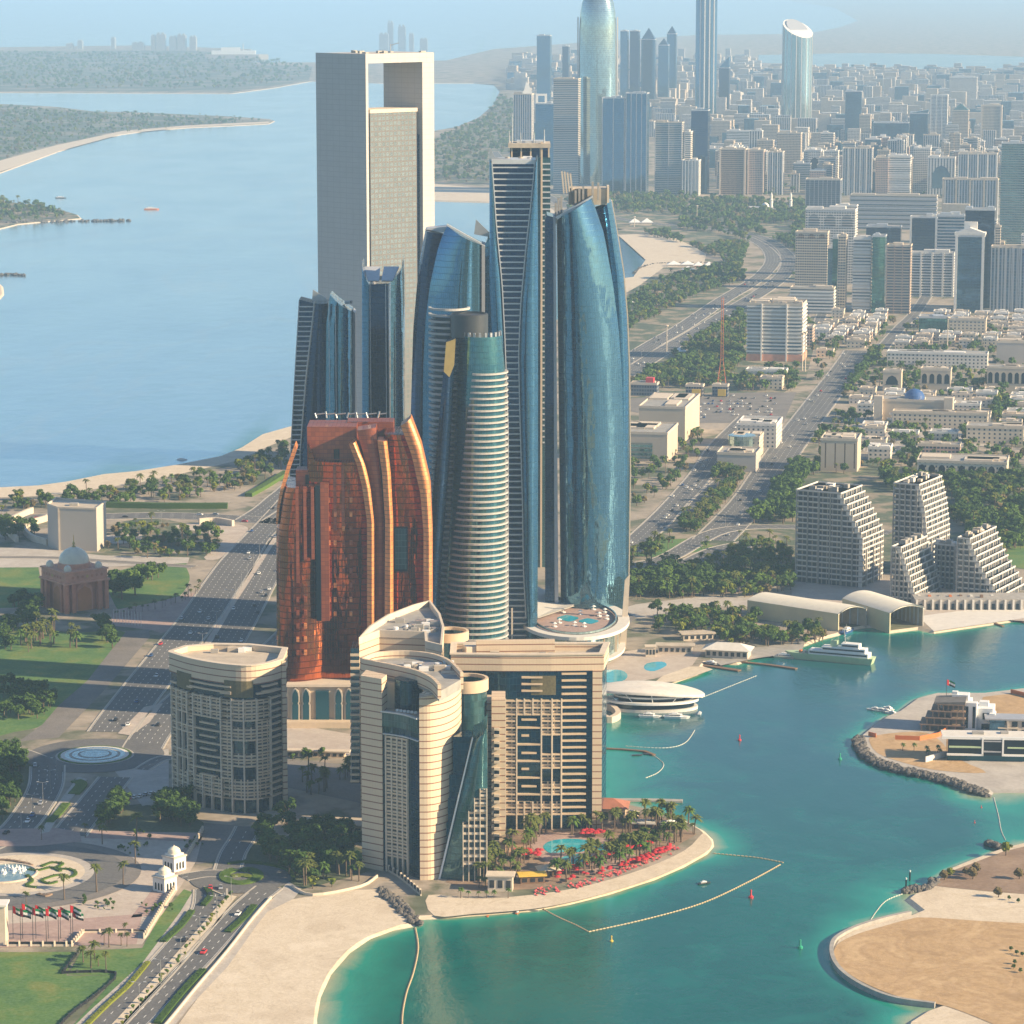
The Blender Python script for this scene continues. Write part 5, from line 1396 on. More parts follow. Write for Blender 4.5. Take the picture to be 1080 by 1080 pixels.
# the office block with rooftop clutter
t, L, W, D, H = tower(785, 848, 322, 382, "f_greyband", "blue and white banded office block with a cluttered tan roof, by the red mast", depth=42, parts=6, crown=bands(9, 4.0, "white_plaster"), group="towers at the city edge")
for x in (-W * 0.24, W * 0.22):
    m = MB(); m.box((x, -1.2, 0), (1.6, 1.8, H), 0, base=True); L(m, "pier", M["white_plaster"])
for i in range(34):
    m = MB(); m.box((random.uniform(-W / 2 + 2, W / 2 - 2), random.uniform(2, D - 2), H), (random.uniform(2, 6), random.uniform(2, 5), random.uniform(1, 3.2)), 0, base=True); L(m, "roof_plant", M[random.choice(["roof_tan", "cream", "concrete"])])
m = MB(); m.box((0, D / 2, 0.2), (W + 2.4, D + 2.4, 7), 0, base=True); L(m, "stone_base", M["terracotta_light"])

mid = [
 (727, 747, 117, 205, "g_navy", "dark blue slab with one bright edge rising over its neighbours", slant(3)), (718, 738, 170, 207, "f_whitecol", "small white column fronted block at the foot of the dark blue slab", cols(6)),
 (757, 787, 158, 206, "f_brown", "brown glass block with a golden glint", cols(2, "cream", 3)), (787, 806, 159, 206, "f_pink", "pinkish slab with a dark banded centre", cols(2, "cream", 2)),
 (808, 826, 161, 206, "f_greycol", "pale blue and white tower before the cream cluster", cols(4)), (765, 798, 139, 168, "f_whiteband", "white banded twin block behind the brown glass block", None),
 (818, 845, 141, 182, "f_cream", "bright cream stepped apartment tower", None), (851, 866, 159, 198, "f_white", "white tower with an arched top, left of a pair", arches(1)), (868, 884, 160, 198, "f_white", "white tower with an arched top, right of a pair", arches(1)),
 (887, 920, 157, 207, "f_greycol", "white tower with turquoise arched strips", cols(6)), (922, 937, 167, 207, "f_pink", "pale pink apartment slab", None), (935, 960, 165, 207, "f_whiteband", "white balconied apartment slab", bands(3, 4.2)),
 (962, 981, 157, 205, "f_white", "white tower with a narrow window grid", None), (977, 1007, 167, 207, "f_whitecol", "white framed tower with a tall blue arch", arches(1, "g_blue", 0.6, 0.2)), (1009, 1051, 163, 210, "f_greycol", "broad pale tower with arches near the top", cols(5)),
 (905, 918, 122, 162, "f_cream", "slim cream tower with a bright sunlit side", None), (920, 958, 130, 168, "g_blue", "broad blue glass block with stepped roof", None), (890, 908, 97, 157, "g_blue", "tall hazy blue block in the middle distance", None),
 (1003, 1021, 117, 158, "f_cream", "cream tower with a green pointed cap", spike(16, "g_green")), (980, 999, 101, 150, "f_white", "white arcaded tower in the hazy middle distance", cols(4)), (1033, 1056, 112, 162, "f_cream", "cream framed tower with a grey glazed centre", cols(2, "cream", 4)),
 (958, 978, 120, 166, "g_blue", "curved top blue tower seen faintly", slant(8)), (689, 720, 130, 206, "f_greyband", "dark grey banded tower with two small roof domes", cols(3, "panel_grey", 1)), (721, 729, 140, 206, "f_whiteband", "narrow white banded tower touching the dark grey tower", None),
 (633, 660, 104, 206, "g_blue", "deep blue residential tower with a white frame, right of the domed skyscraper", cols(3, "white_plaster", 1.6)), (658, 683, 99, 207, "g_blue", "deep blue residential tower with pale balcony strips", cols(5, "panel_grey", 1.2)),
 (582, 611, 84, 204, "f_greyband", "pale blue banded tower left of the domed skyscraper", None), (540, 562, 100, 190, "f_greycol", "pale tower carrying a white sail on its roof", None), (563, 585, 110, 196, "g_blue", "blue slab below a square white ring", None),
 (565, 581, 38, 118, "g_blue", "distant slender blue tower left of the domed skyscraper", None), (592, 600, 49, 112, "g_navy", "distant thin dark tower beside the slender blue one", None),
 (653, 662, 33, 120, "g_blue", "leftmost of the distant dark blue cluster right of the domed skyscraper", None), (663, 674, 33, 120, "g_navy", "second of the distant dark blue cluster", None),
 (675, 691, 42, 118, "g_blue", "distant blue tower with a sharp pointed cap", spike(34, "g_blue")), (693, 705, 48, 118, "g_blue", "distant blue tower with a rounded point, lower than its pointed neighbour", spike(20, "g_blue")), (702, 713, 36, 112, "g_blue", "tallest of the distant pointed towers", spike(24, "g_blue")),
 (757, 769, 72, 124, "g_navy", "distant dark tower with a slanting top beside the very tall slab", slant(32)), (1000, 1030, 82, 118, "f_white", "white slab on the hazy skyline at right", None),
]
for x0, x1, yt, yb, mat, lb, cr in mid:
    s = (yb + 30) / 409.0
    tower(x0, x1, yt, yb, mat, lb + " in the city", depth=26, crown=cr, group="city towers")

# special towers
def domed():
    g = G(630, 203); Y = g.y
    t = thing("skyscraper", "tall rounded pale tower with a domed slanting top and a bright right edge", "skyscraper", (g.x, Y, LZ))
    prof = [(0, 21), (0.15, 21.5), (0.5, 22), (0.8, 21.5), (0.88, 20.5), (0.93, 18.5), (0.97, 15), (0.99, 10), (1.0, 3)]
    H = WZ(-12, Y); sc = 20 / 0.565 / 22
    m = MB(); m.lathe((g.x, Y + 25, 0), [(r * sc, H * z) for z, r in prof], 40, sy=0.8); m.build("glass_shell", M["glass_pale"], t, smooth=True)
    m = MB(); m.lathe((g.x, Y + 25, 0), [(42, 0), (42, 14), (0.01, 14)], 30); m.build("base", M["white_plaster"], t)
    for x in (-1, 1):
        m = MB(); m.box((g.x + x * 37, Y + 26, 0), (2.4, 10, H * 0.86), 0, base=True); m.build("edge_fin", M["white_plaster"], t)
domed()
def tallest():
    g = G(744, 132); t = thing("skyscraper", "very tall deep blue tower cut off by the top of the photo", "skyscraper", (g.x, g.y, LZ))
    H = 372; w = 23 / 0.396 / 2
    m = MB(); ol = [(g.x + w * 1.0 * math.cos(a) , g.y + w * 0.8 * math.sin(a)) for a in [2 * math.pi * i / 28 for i in range(28)]]; m.prism(ol, 0, H); m.build("glass_shell", M["glass_blue"], t, smooth=True)
    for x in (-0.6, -0.2, 0.25, 0.68):
        m = MB(); m.box((g.x + x * w, g.y - w * 0.8 * math.sqrt(1 - x * x) - 0.8, 0), (3.0, 3, H), 0, base=True); m.build("vertical_fin", M["white_plaster"], t)
tallest()
def slanted():
    g = G(840, 137); t = thing("skyscraper", "tall cylinder tower with a slanting oval roof, standing alone over the city", "skyscraper", (g.x, g.y, LZ))
    r = 16 / 0.408; n = 36
    H1, H0 = WZ(20, g.y), WZ(38, g.y) - 6
    ol = [(g.x + r * math.cos(2 * math.pi * i / n), g.y + r * math.sin(2 * math.pi * i / n)) for i in range(n)]
    zs = [(H0 + H1) / 2 + (H1 - H0) / 2 * (math.sin(2 * math.pi * i / n) * 0.8 - 0.5 * math.cos(2 * math.pi * i / n)) for i in range(n)]
    m = MB(); m.prism(ol, 0, zs, capm=1); m.build("glass_shell", [M["glass_pale"], M["white_plaster"]], t, smooth=True)
    for i in range(18, 36, 2):
        m = MB(); m.box((ol[i][0], ol[i][1], 0), (1.6, 1.6, zs[i] + 1), 0, base=True); m.build("vertical_fin", M["white_plaster"], t)
    m = MB()
    q = [(x + 0, y, z + 1) for (x, y), z in zip(offset(ol, -9, True), zs)]; 
    m.face(q); m.build("roof_oval", M["panel_grey"], t)
slanted()
def extras():
    # sail and ring on two distant roofs
    g = G(551, 190)
    t = thing("roof_sail", "white curved sail standing on the pale tower's roof", "sail", (g.x, g.y, WZ(102, g.y)))
    m = MB(); flat(m, [(549, 102), (553, 94), (555, 86), (558, 90), (561, 97), (562, 102)], g.y + 4, 4); m.build("sail", M["white_paint"], t)
    g = G(575, 196); t = thing("roof_ring", "square white ring frame standing on the blue slab's roof", "frame", (g.x, g.y, WZ(111, g.y)))
    m = MB()
    for a in ([(565, 110), (577, 110), (577, 108), (565, 108)], [(565, 101), (577, 101), (577, 99), (565, 99)], [(565, 108), (567.5, 108), (567.5, 101), (565, 101)], [(574.5, 108), (577, 108), (577, 101), (574.5, 101)]):
        flat(m, a, g.y + 4, 8)
    m.build("ring", M["white_paint"], t)
    # mosque with two minarets
    g = G(805, 224); t = thing("mosque", "small white mosque with two minarets among trees", "mosque", (g.x, g.y, LZ)); s = 0.62
    m = MB(); m.box((g.x, g.y + 10, 0), (48, 22, 9), R(-5), base=True); m.build("prayer_hall", M["white_plaster"], t)
    m = MB(); m.lathe((g.x + 4, g.y + 10, 9), [(7, 0), (6.5, 3), (4, 6), (0.01, 8)], 16); m.build("dome", M["white_plaster"], t, smooth=True)
    for px in (813.5, 834):
        x = WX(px, 215, g.y); m = MB(); m.lathe((x, g.y, 0), [(2.6, 0), (2.6, 20), (3.4, 21), (3.4, 22), (2.0, 22.5), (2.0, 30), (0.1, 35)], 10); m.build("minaret", M["white_plaster"], t)
    # red lattice mast
    g = G(761, 412); H = WZ(270, g.y) if False else 96
    t = thing("radio_mast", "tall red lattice mast standing among trees", "mast", (g.x, g.y, LZ))
    m = MB()
    for sx, sy in ((-1, -1), (1, -1), (1, 1), (-1, 1)):
        m.tube((g.x + sx * 5, g.y + sy * 5, 0), (g.x + sx * 1.2, g.y + sy * 1.2, 30), 0.2); m.tube((g.x + sx * 1.2, g.y + sy * 1.2, 30), (g.x + sx * 0.9, g.y + sy * 0.9, 92), 0.17)
    z = 3
    while z < 92:
        w = 5 - 3.8 * min(1, z / 30); 
        for a, b in (((-1, -1), (1, -1)), ((1, -1), (1, 1)), ((1, 1), (-1, 1)), ((-1, 1), (-1, -1))):
            m.tube((g.x + a[0] * w, g.y + a[1] * w, z), (g.x + b[0] * w, g.y + b[1] * w, z + (3 if z > 28 else 5)), 0.11, n=4)
        z += 3.2 if z > 28 else 5
    m.build("lattice", M["orange_paint"], t)
    for px, py, yt in ((703, 372, 345), (846, 392, 353), (849, 393, 352), (925 + 74, 370, 336), (735, 234, 218), (640 + 29, 240, 232)):
        g = G(px, py); t = thing("light_mast", "tall pale lighting mast beside the roads on the right", "mast", (g.x, g.y, LZ), group="tall pale lighting masts")
        h = max(16, WZ(yt, g.y)); m = MB(); m.tube((g.x, g.y, 0), (g.x, g.y, h), 0.7, 0.45); m.build("pole", M["cream"], t)
        m = MB(); m.lathe((g.x, g.y, h), [(0.4, 0), (2.2, 1), (2.2, 2), (0.01, 2.4)], 8); m.build("lamp_ring", M["cream"], t)
    # tent roofs by the far beach
    for px, py, w, h, lb in ((676, 238, 26, 12, "large white sail roof by the far beach inlet"), (718, 282, 30, 9, "white tented hall behind the curved beach"), (748, 283, 34, 9, "brick and white tented pavilion behind the curved beach"), (726, 287, 14, 8, "small white tent between the tented halls"), (718, 374, 12, 8, "white pyramid tent beside the coastal highway"), (664, 322, 14, 6, "white sail canopy at the tower's right edge"), (665, 334, 12, 4, "small white canopy below the sail canopy")):
        g = G(px, py); s = (py + 30) / 409; t = thing("tent", lb, "tent", (g.x, g.y, LZ)); n = max(1, int(w / 11)); ww = w / s
        m = MB(); m.box((g.x, g.y + 5, 0), (ww * 0.9, 8, h * 0.4), 0, base=True); m.build("hall", M["terracotta_light" if "brick" in lb else "cream"], t)
        m = MB()
        for i in range(n):
            cx = g.x - ww / 2 + ww * (i + 0.5) / n; r = ww / n / 2
            c = [(cx - r, g.y, h * 0.42), (cx + r, g.y, h * 0.42), (cx + r, g.y + 12, h * 0.42), (cx - r, g.y + 12, h * 0.42)]
            for k in range(4): m.face([c[k], c[(k + 1) % 4], (cx, g.y + 6, h)])
        m.build("canvas_roof", M["white_paint"], t)
extras()

# mid-ground low buildings on the right
lows = [
 (665, 731, 431, 468, "f_plainbox", "large windowless tan hall with a flat roof beside the car park", 90), (640, 710, 458, 488, "f_plainbox2", "lower tan hall with a long glazed front in front of the large hall", 60),
 (773, 822, 449, 474, "f_villawhite", "white roofed low office with a roof court beside the avenue", 45), (767, 803, 463, 484, "f_villa", "low block with a round glazed drum beside the avenue", 30), (753, 800, 480, 499, "f_plainbox3", "plain grey windowless block nearest the drum building", 34),
 (863, 906, 465, 499, "f_tanblock", "square cream ministry block with tall slits in its front", 34), (930, 951, 393, 414, "f_plainbox", "small cream block with a single arched window", 16), (970, 1003, 391, 413, "f_plainbox", "cream block with four arched windows in a row", 18), (1040, 1090, 389, 414, "f_plainbox", "wide cream block with seven arched windows at the right edge", 20),
 (934, 1042, 374, 389, "f_villawhite", "long low white building with paired dark windows", 22), (965, 1063, 489, 506, "f_villa", "low cream palace with an arched gate among trees", 40), (967, 1013, 471, 480, "f_pink", "low pink building behind the cream palace", 16),
 (921, 1005, 424, 449, "f_plainbox", "broad cream hall with a blue dome", 30), (903, 922, 428, 440, "f_villawhite", "low white wing left of the blue domed hall", 22), (1005, 1034, 428, 440, "f_villawhite", "low white wing right of the blue domed hall", 20), (940, 1042, 437, 455, "f_villa", "low terraced front building before the blue domed hall", 14),
 (914, 940, 474, 488, "f_villawhite", "small white flat roofed villa beside the ministry block", 24), (900, 935, 466, 474, "f_villa", "long shed like villa above the ministry block", 20), (1018, 1080, 452, 470, "f_villa", "scattered cream compound at the right edge", 24),
 (968, 1015, 336, 354, "g_green", "low green glass school building", 24), (1000, 1040, 338, 356, "f_villa", "low tan school wing with a rounded end", 22), (1050, 1095, 362, 386, "f_plainbox3", "plain grey box building at the right edge", 26),
 (843, 858, 236 + 110, 366, "f_pink", "low tan extension right of the banded office block", 24), (785, 830, 392, 402, "f_villawhite", "long white shed behind the trees by the mast", 20), (800, 826, 400, 412, "f_villa", "pale low house near the foot of the mast", 18),
 (664, 694, 406, 419, "f_dark", "dark low pavilion with a red roof structure beside the car park", 14), (722, 742, 408, 420, "f_dark", "dark low shop with a yellow front beside the car park", 12), (750, 768, 408, 420, "f_dark", "dark low shop beside the yellow fronted one", 12),
]
plain("f_plainbox", (0.56, 0.47, 0.36), var=0.08, scale=0.06); plain("f_plainbox2", (0.52, 0.44, 0.35), var=0.08, scale=0.06); plain("f_plainbox3", (0.46, 0.42, 0.38), var=0.08, scale=0.06)
facade("f_tanblock", (0.60, 0.50, 0.39), (0.16, 0.10, 0.07), floor=30, bay=8, fu0=0.42, fu1=0.55, fv0=0.1, fv1=0.8)
for x0, x1, yt, yb, mat, lb, d in lows:
    cr = None
    if "single arched" in lb: cr = arches(1)
    elif "four arched" in lb: cr = arches(4)
    elif "seven arched" in lb: cr = arches(7)
    elif "arched gate" in lb: cr = arches(9)
    elif "lower tan hall" in lb:
        def cr(t, L, W, D, H):
            m = MB(); m.box((-W * 0.12, -0.3, H * 0.1), (W * 0.7, 0.6, H * 0.55), 0, base=True); L(m, "glazed_front", M["g_teal"])
    elif "yellow front" in lb:
        def cr(t, L, W, D, H):
            m = MB(); m.box((2, -0.5, 1), (W * 0.5, 1, H * 0.6), 0, base=True); L(m, "shop_sign", M["yellow_paint"])
    elif "red roof" in lb:
        def cr(t, L, W, D, H):
            m = MB(); m.box((W * 0.2, D / 2, H + 0.5), (W * 0.3, D * 0.6, 5), 0, base=True); L(m, "roof_structure", M["red_paint"])
    elif "drum" in lb and "round glazed" in lb:
        def cr(t, L, W, D, H):
            m = MB(); m.lathe((-W * 0.12, D * 0.2, 0), [(12, 0), (12, H + 1), (11, H + 1.5), (0.01, H + 1.5)], 28); L(m, "round_drum", M["glass_pale"])
    elif "blue dome" in lb and "broad cream" in lb:
        def cr(t, L, W, D, H):
            m = MB(); m.lathe((0, D * 0.35, H), [(9.5, 0), (9.5, 1.5), (9, 4), (7, 7), (4, 9), (0.01, 10)], 28); L(m, "blue_dome", M["blue_paint"])
            for sx in (-1, 1):
                m = MB(); m.box((sx * (W / 2 - 3), -1, 0), (8, 8, H + 4), 0, base=True); L(m, "end_tower", M["cream"])
            for k in range(3):
                m = MB(); m.lathe((0, -2, k * 4.5), [(26 - k * 2, 0), (26 - k * 2, 1.8), (22 - k * 2, 1.8), (22 - k * 2, 4.4)], 24, sy=0.5, a0=math.pi, a1=2 * math.pi); L(m, "terrace", M["white_plaster"])
    kw = dict(depth=d, parts=4 if x1 - x0 > 25 else 2, low=True, crown=cr, group="low buildings on the right bank")
    tower(x0, x1, yt, yb, mat, lb, **kw)

# random city: several hundred individual buildings, then one mass far behind
occ = []
def seg_dist(x, y, line):
    best = 1e9
    for a, b in zip(line[::2], line[2::2]):
        ax, ay = a; bx, by = b; dx, dy = bx - ax, by - ay; L2 = dx * dx + dy * dy + 1e-9
        t = max(0, min(1, ((x - ax) * dx + (y - ay) * dy) / L2)); best = min(best, math.hypot(x - ax - dx * t, y - ay - dy * t))
    return best
def inside(x, y, poly):
    c = False; n = len(poly); j = n - 1
    for i in range(n):
        if ((poly[i][1] > y) != (poly[j][1] > y)) and x < (poly[j][0] - poly[i][0]) * (y - poly[i][1]) / (poly[j][1] - poly[i][1] + 1e-12) + poly[i][0]: c = not c
        j = i
    return c
for o in list(C.objects):
    if o.parent is None and o.get("category") in ("building", "skyscraper", "mosque"): occ.append((o.location.x, o.location.y + 10, 34))
rng = random.Random(11)
TALL = gp([(765, 208), (880, 206), (1110, 212), (1110, 100), (1110, 84), (720, 84), (690, 130), (740, 150)], 0)
TALL2 = gp([(985, 300), (1110, 300), (1110, 262), (985, 250)], 0)
MIDR = gp([(560, 150), (760, 150), (760, 100), (560, 92)], 0)
LOWR = gp([(880, 392), (925, 372), (1110, 366), (1110, 335), (850, 335), (855, 360)], 0)
LOWR2 = gp([(900, 470), (960, 486), (1090, 478), (1100, 420), (1040, 416), (905, 420)], 0)
cnt = 0
def scatter(poly, step, hfun, mats, lab, grp, limit, wr=(16, 34), name="building", cat="building", low=False):
    global cnt
    xs = [p[0] for p in poly]; ys = [p[1] for p in poly]
    ca, sa = math.cos(R(GRID)), math.sin(R(GRID)); out = []
    n = int((max(xs) - min(xs) + max(ys) - min(ys)) / step) + 2; cx, cy = sum(xs) / len(xs), sum(ys) / len(ys)
    for i in range(-n, n):
        for j in range(-n, n):
            x = cx + (i * step) * ca - (j * step * 1.25) * sa + rng.uniform(-step * .12, step * .12); y = cy + (i * step) * sa + (j * step * 1.25) * ca + rng.uniform(-step * .12, step * .12)
            if not inside(x, y, poly): continue
            if any(abs(x - a) < r and abs(y - b) < r * 1.3 for a, b, r in occ): continue
            if any(abs(l[0][1] - y) < 3000 and seg_dist(x, y, l) < w / 2 + 14 for l, w, _, _ in ROADS): continue
            out.append((x, y))
    out.sort(key=lambda p: p[1])
    res = out[:limit]; rest = out[limit:]
    for x, y in res:
        mat = rng.choice(mats); w = rng.uniform(*wr); h = hfun(y)
        px = 540 + FPX * 0  # placed in metres
        t = thing(name, lab[mat], cat, (x, y, LZ), R(GRID), grp)
        d = rng.uniform(wr[0], wr[1] * 0.8)
        def L(mb, nm, m):
            me = mb.mesh(nm, m if isinstance(m, list) else [m]); o = bpy.data.objects.new(nm, me); C.objects.link(o); o.parent = t
        m = MB(); m.box((0, 0, 0), (w, d, h), 0, base=True); m.mi[-2] = 1
        if rng.random() < 0.5 and not low: m.box((rng.choice((-1, 1)) * w * 0.25, -d * 0.5 - 1, 0), (w * 0.35, 2.2, h + 2), 0, base=True)
        L(m, "walls", [M[mat], M[rng.choice(["roof_tan", "roof_grey", "concrete"])]])
        m = MB(); m.ribbon([(-w / 2, -d / 2), (w / 2, -d / 2), (w / 2, d / 2), (-w / 2, d / 2)], -0.3, 0.35, h - 1, h + 1, close=True)
        m.box((rng.uniform(-w / 5, w / 5), rng.uniform(-d / 5, d / 5), h), (w * 0.4, d * 0.4, rng.uniform(2.5, 6) if not low else 2), 0, base=True)
        m.box((rng.uniform(-w / 3, w / 3), rng.uniform(-d / 3, d / 3), h), (w * 0.2, d * 0.2, rng.uniform(1.5, 3) if not low else 1.2), 0, base=True)
        L(m, "roof_rooms", M[rng.choice(["white_plaster", "cream"])])
        cnt += 1
    return rest
MT = ["f_white", "f_cream", "f_whiteband", "f_tanband", "f_greycol", "f_whitecol", "f_pink", "g_blue", "f_greyband", "f_white", "f_cream"]
LAB = {"f_white": "pale white windowed block in the dense city", "f_cream": "cream windowed block in the dense city", "f_whiteband": "white banded block in the dense city", "f_tanband": "tan banded block in the dense city",
       "f_greycol": "grey strip windowed block in the dense city", "f_whitecol": "white column fronted block in the dense city", "f_pink": "pinkish block in the dense city", "g_blue": "blue glass block in the dense city", "f_greyband": "grey banded block in the dense city"}
rest = scatter(TALL, 50, lambda y: rng.choice([38, 46, 52, 58, 64, 72]) * rng.uniform(0.85, 1.15), MT, LAB, "blocks of the dense city", 165)
rest += scatter(TALL2, 60, lambda y: rng.uniform(30, 60), MT, LAB, "blocks of the dense city", 12)
rest += scatter(MIDR, 75, lambda y: rng.uniform(25, 60), MT, LAB, "blocks of the dense city", 16)
LV = {"f_villa": "low cream flat roofed villa among gardens on the right", "f_villawhite": "low white flat roofed villa among gardens on the right", "f_pink": "low pinkish villa among gardens on the right"}
scatter(LOWR, 24, lambda y: rng.uniform(7, 11), ["f_villa", "f_villawhite", "f_villa", "f_pink"], LV, "villas among gardens", 100, (13, 21), "villa", "villa", True)
scatter(LOWR2, 30, lambda y: rng.uniform(6, 10), ["f_villa", "f_villawhite", "f_villa"], LV, "villas among gardens", 40, (13, 24), "villa", "villa", True)
def mass():
    far = gp([(1110, 84), (700, 84), (600, 60), (560, 72), (740, 62), (1110, 64)], 0)
    pts = list(rest)
    FAR = gp([(560, 92), (1110, 90), (1110, 78), (820, 70), (720, 66), (600, 70)], 0)
    for _ in range(3400):
        px = rng.uniform(540, 1110); py = 66 + 30 * rng.random() ** 0.7
        if py < 84 and 800 < px: continue
        q = G(px, py); pts.append((q.x, q.y))
    m = MB()
    groups = {}
    mats = ["f_white", "f_cream", "f_whiteband", "g_blue", "roof_tan", "f_greycol"]
    for x, y in pts:
        m.m = rng.randrange(6); w = rng.uniform(20, 50); h = rng.choice([8, 12, 18, 26, 40, 55]) * rng.uniform(0.8, 1.2)
        m.box((x, y, 0), (w, rng.uniform(18, 34), h), R(GRID), base=True)
    o = m.build("city_blocks", [M[a] for a in mats]); tag(o, kind="stuff")
mass()
# far shores: port blocks and masts on the horizon
for i, (px, py, w, h) in enumerate([(120, 52, 4, 12), (74, 52, 7, 6), (85, 52, 5, 9), (146, 54, 12, 9), (162, 54, 4, 16), (170, 54, 10, 18), (183, 54, 8, 15), (192, 54, 9, 17), (204, 54, 7, 15), (405, 52, 10, 16), (412, 50, 6, 26), (424, 50, 8, 22), (434, 50, 5, 14), (447, 51, 8, 10)]):
    g = G(px, py); s = (py + 30) / 409
    t = thing("building", "hazy grey block on the far shore " + ("at left" if px < 300 else "behind the framed tower"), "building", (g.x, g.y, LZ), 0, "blocks on the far shore" if px < 300 else "blocks behind the framed tower")
    H = WZ(py - h, g.y); m = MB(); m.box((g.x, g.y, 0), (w / s, 60, H), 0, base=True); m.box((g.x - w / s / 4, g.y, H), (w / s / 4, 30, H * 0.1), 0, base=True); m.build("walls", M["f_greycol"], t)
    m = MB(); m.box((g.x + w / s / 5, g.y, H), (w / s / 4, 24, H * 0.06 + 3), 0, base=True); m.build("roof_room", M["concrete"], t)
def ship(px, py, L_, label, hull="orange_paint"):
    g = G(px, py); t = thing("ship", label, "ship", (g.x, g.y, 0))
    m = MB(); m.prism([(g.x - L_ / 2, g.y - L_ * .06), (g.x + L_ * .35, g.y - L_ * .07), (g.x + L_ / 2, g.y), (g.x + L_ * .35, g.y + L_ * .07), (g.x - L_ / 2, g.y + L_ * .06)], 0, L_ * 0.07); m.build("hull", M[hull], t)
    m = MB(); m.box((g.x - L_ * .05, g.y, L_ * .07), (L_ * .7, L_ * .1, L_ * .06), 0, base=True); m.build("deck_house", M["white_paint"], t)
    m = MB(); m.box((g.x - L_ * .1, g.y, L_ * .13), (L_ * .3, L_ * .08, L_ * .05), 0, base=True); m.build("upper_deck", M["white_paint"], t)
    m = MB(); m.tube((g.x + L_ * .1, g.y, L_ * .12), (g.x + L_ * .1, g.y, L_ * .24), L_ * .01); m.build("mast", M["steel"], t)
ship(250, 62, 300, "long pale cruise ship moored at the far shore", "concrete")
ship(160, 221, 26, "white ferry crossing the open water at left"); ship(64, 209, 20, "dark small boat near the left spit", "dark_metal"); ship(192, 485, 9, "small white boat near the beach at left", "white_paint")
# ------------------------------------------------------------------ stepped blocks, hangars, boats, villas
def stepped(label, x0, xm, x1, yt, yb, prof, fh=3.7, rot=28):
    """x0..xm long side, xm..x1 stepped end; prof: fraction of the length kept at height fraction h"""
    c = G(xm, yb); s = (yb + 30) / 409.0; a = R(rot); W = (xm - x0) / s / math.cos(a); D = (x1 - xm) / s / math.sin(a); H = WZ(yt, c.y + 10)
    t = thing("apartment_block", label, "apartment block", (c.x, c.y, LZ), a - math.pi * 0, "terraced apartment blocks by the quay")
    t.rotation_euler = (0, 0, -a)
    def L(mb, nm, m, par=None):
        me = mb.mesh(nm, [M[m]] if isinstance(m, str) else [M[q] for q in m]); o = bpy.data.objects.new(nm, me); C.objects.link(o); o.parent = par or t; return o
    n = int(H / fh)
    for i in range(n):
        z = i * fh; w = W * interp(prof, i / n)
        m = MB(); m.box((-W + w / 2, D / 2, z), (w - 2.4, D - 2.4, fh), 0, base=True); st = L(m, "storey", "block_storey")
        m = MB(); m.box((-W + w / 2, D / 2, z + fh - 0.5), (w, D, 0.5), 0, base=True)
        m.m = 1; m.ribbon([(-W, 0), (-W + w, 0), (-W + w, D), (-W, D)], -0.25, 0.0, z + fh, z + fh + 0.8, close=True)
        for q in range(5): m.box((-W + w - 1.6, D * q / 4 * .96 + D * .02, z + .0), (2.8, 0.45, fh - .5), 0, base=True)
        L(m, "floor_slab", ["concrete", "slab_white"], st)
    for k in range(6):
        x = -W + W * (k + 0.1) / 6; hh = max([q / 20 for q in range(21) if -W + W * interp(prof, q / 20) > x + 1] or [0.1]) * n * fh
        m = MB(); m.box((x, -0.35, 0), (0.9, 0.7, hh), 0, base=True); L(m, "pier", "concrete")
    for k in range(3):
        m = MB(); m.box((0.4 - W * (1 - interp(prof, 0.3)), D * (k + .5) / 3, 0), (0.8, 1.0, n * fh * .4), 0, base=True); L(m, "pier", "concrete")
    for k in range(10):
        m = MB(); w = W * interp(prof, 0.98); m.box((-W + random.uniform(3, w - 3), random.uniform(3, D - 3), n * fh), (random.uniform(2, 6), random.uniform(2, 5), random.uniform(1, 3.4)), 0, base=True); L(m, "roof_plant", random.choice(["concrete", "roof_tan", "white_plaster"]))
facade("block_storey", (0.34, 0.33, 0.32), (0.05, 0.07, 0.09), floor=3.7, bay=3.6, fv0=0.0, fv1=1.0, fu0=0.12, fu1=0.88, gr=0.3)
plain("slab_white", (0.66, 0.64, 0.60), var=0.1)
stepped("tallest terraced white apartment block under construction, behind the two hangars", 840, 909, 938, 521, 622, [(0, 1), (0.5, 1), (0.56, 0.95), (0.8, 0.78), (1, 0.62)])
stepped("rear terraced apartment block rising behind the lower stepped blocks by the quay", 942, 977, 1010, 510, 610, [(0, 1), (0.4, 1), (0.7, 0.9), (1, 0.7)])
stepped("recessed glazed link block between the two lower stepped apartment blocks", 984, 1010, 1016, 572, 624, [(0, 1), (1, 1)])
stepped("low stepped apartment block right behind the open hangar, with a diagonal stair", 940, 966, 1004, 578, 640, [(0, 1), (0.15, 0.92), (0.6, 0.6), (1, 0.3)])
stepped("widest stepped apartment block cascading to the right above the quay", 1010, 1046, 1086, 566, 637, [(0, 1.2), (0.2, 1.0), (0.5, 0.66), (0.8, 0.42), (1, 0.3)])
t = Thing("construction_podium", "unfinished concrete arcade between the stepped blocks and the quay", "podium", 1010, 640)
m = MB(); boxpx(m, 965, 1085, 632, 645, DY(645), 22); m.build("slab_deck", M["concrete"], t)
for i in range(14):
    m = MB(); boxpx(m, 966 + i * 8.5, 968 + i * 8.5, 633, 646.5, DY(645) - 1.5, 3); m.build("column", M["slab_pale"], t)
for i in range(13):
    m = MB(); boxpx(m, 969.5 + i * 8.5, 972.6 + i * 8.5, 637, 645, DY(645) - 0.4, 1); m.build("opening", M["dark_glass_plain"], t)
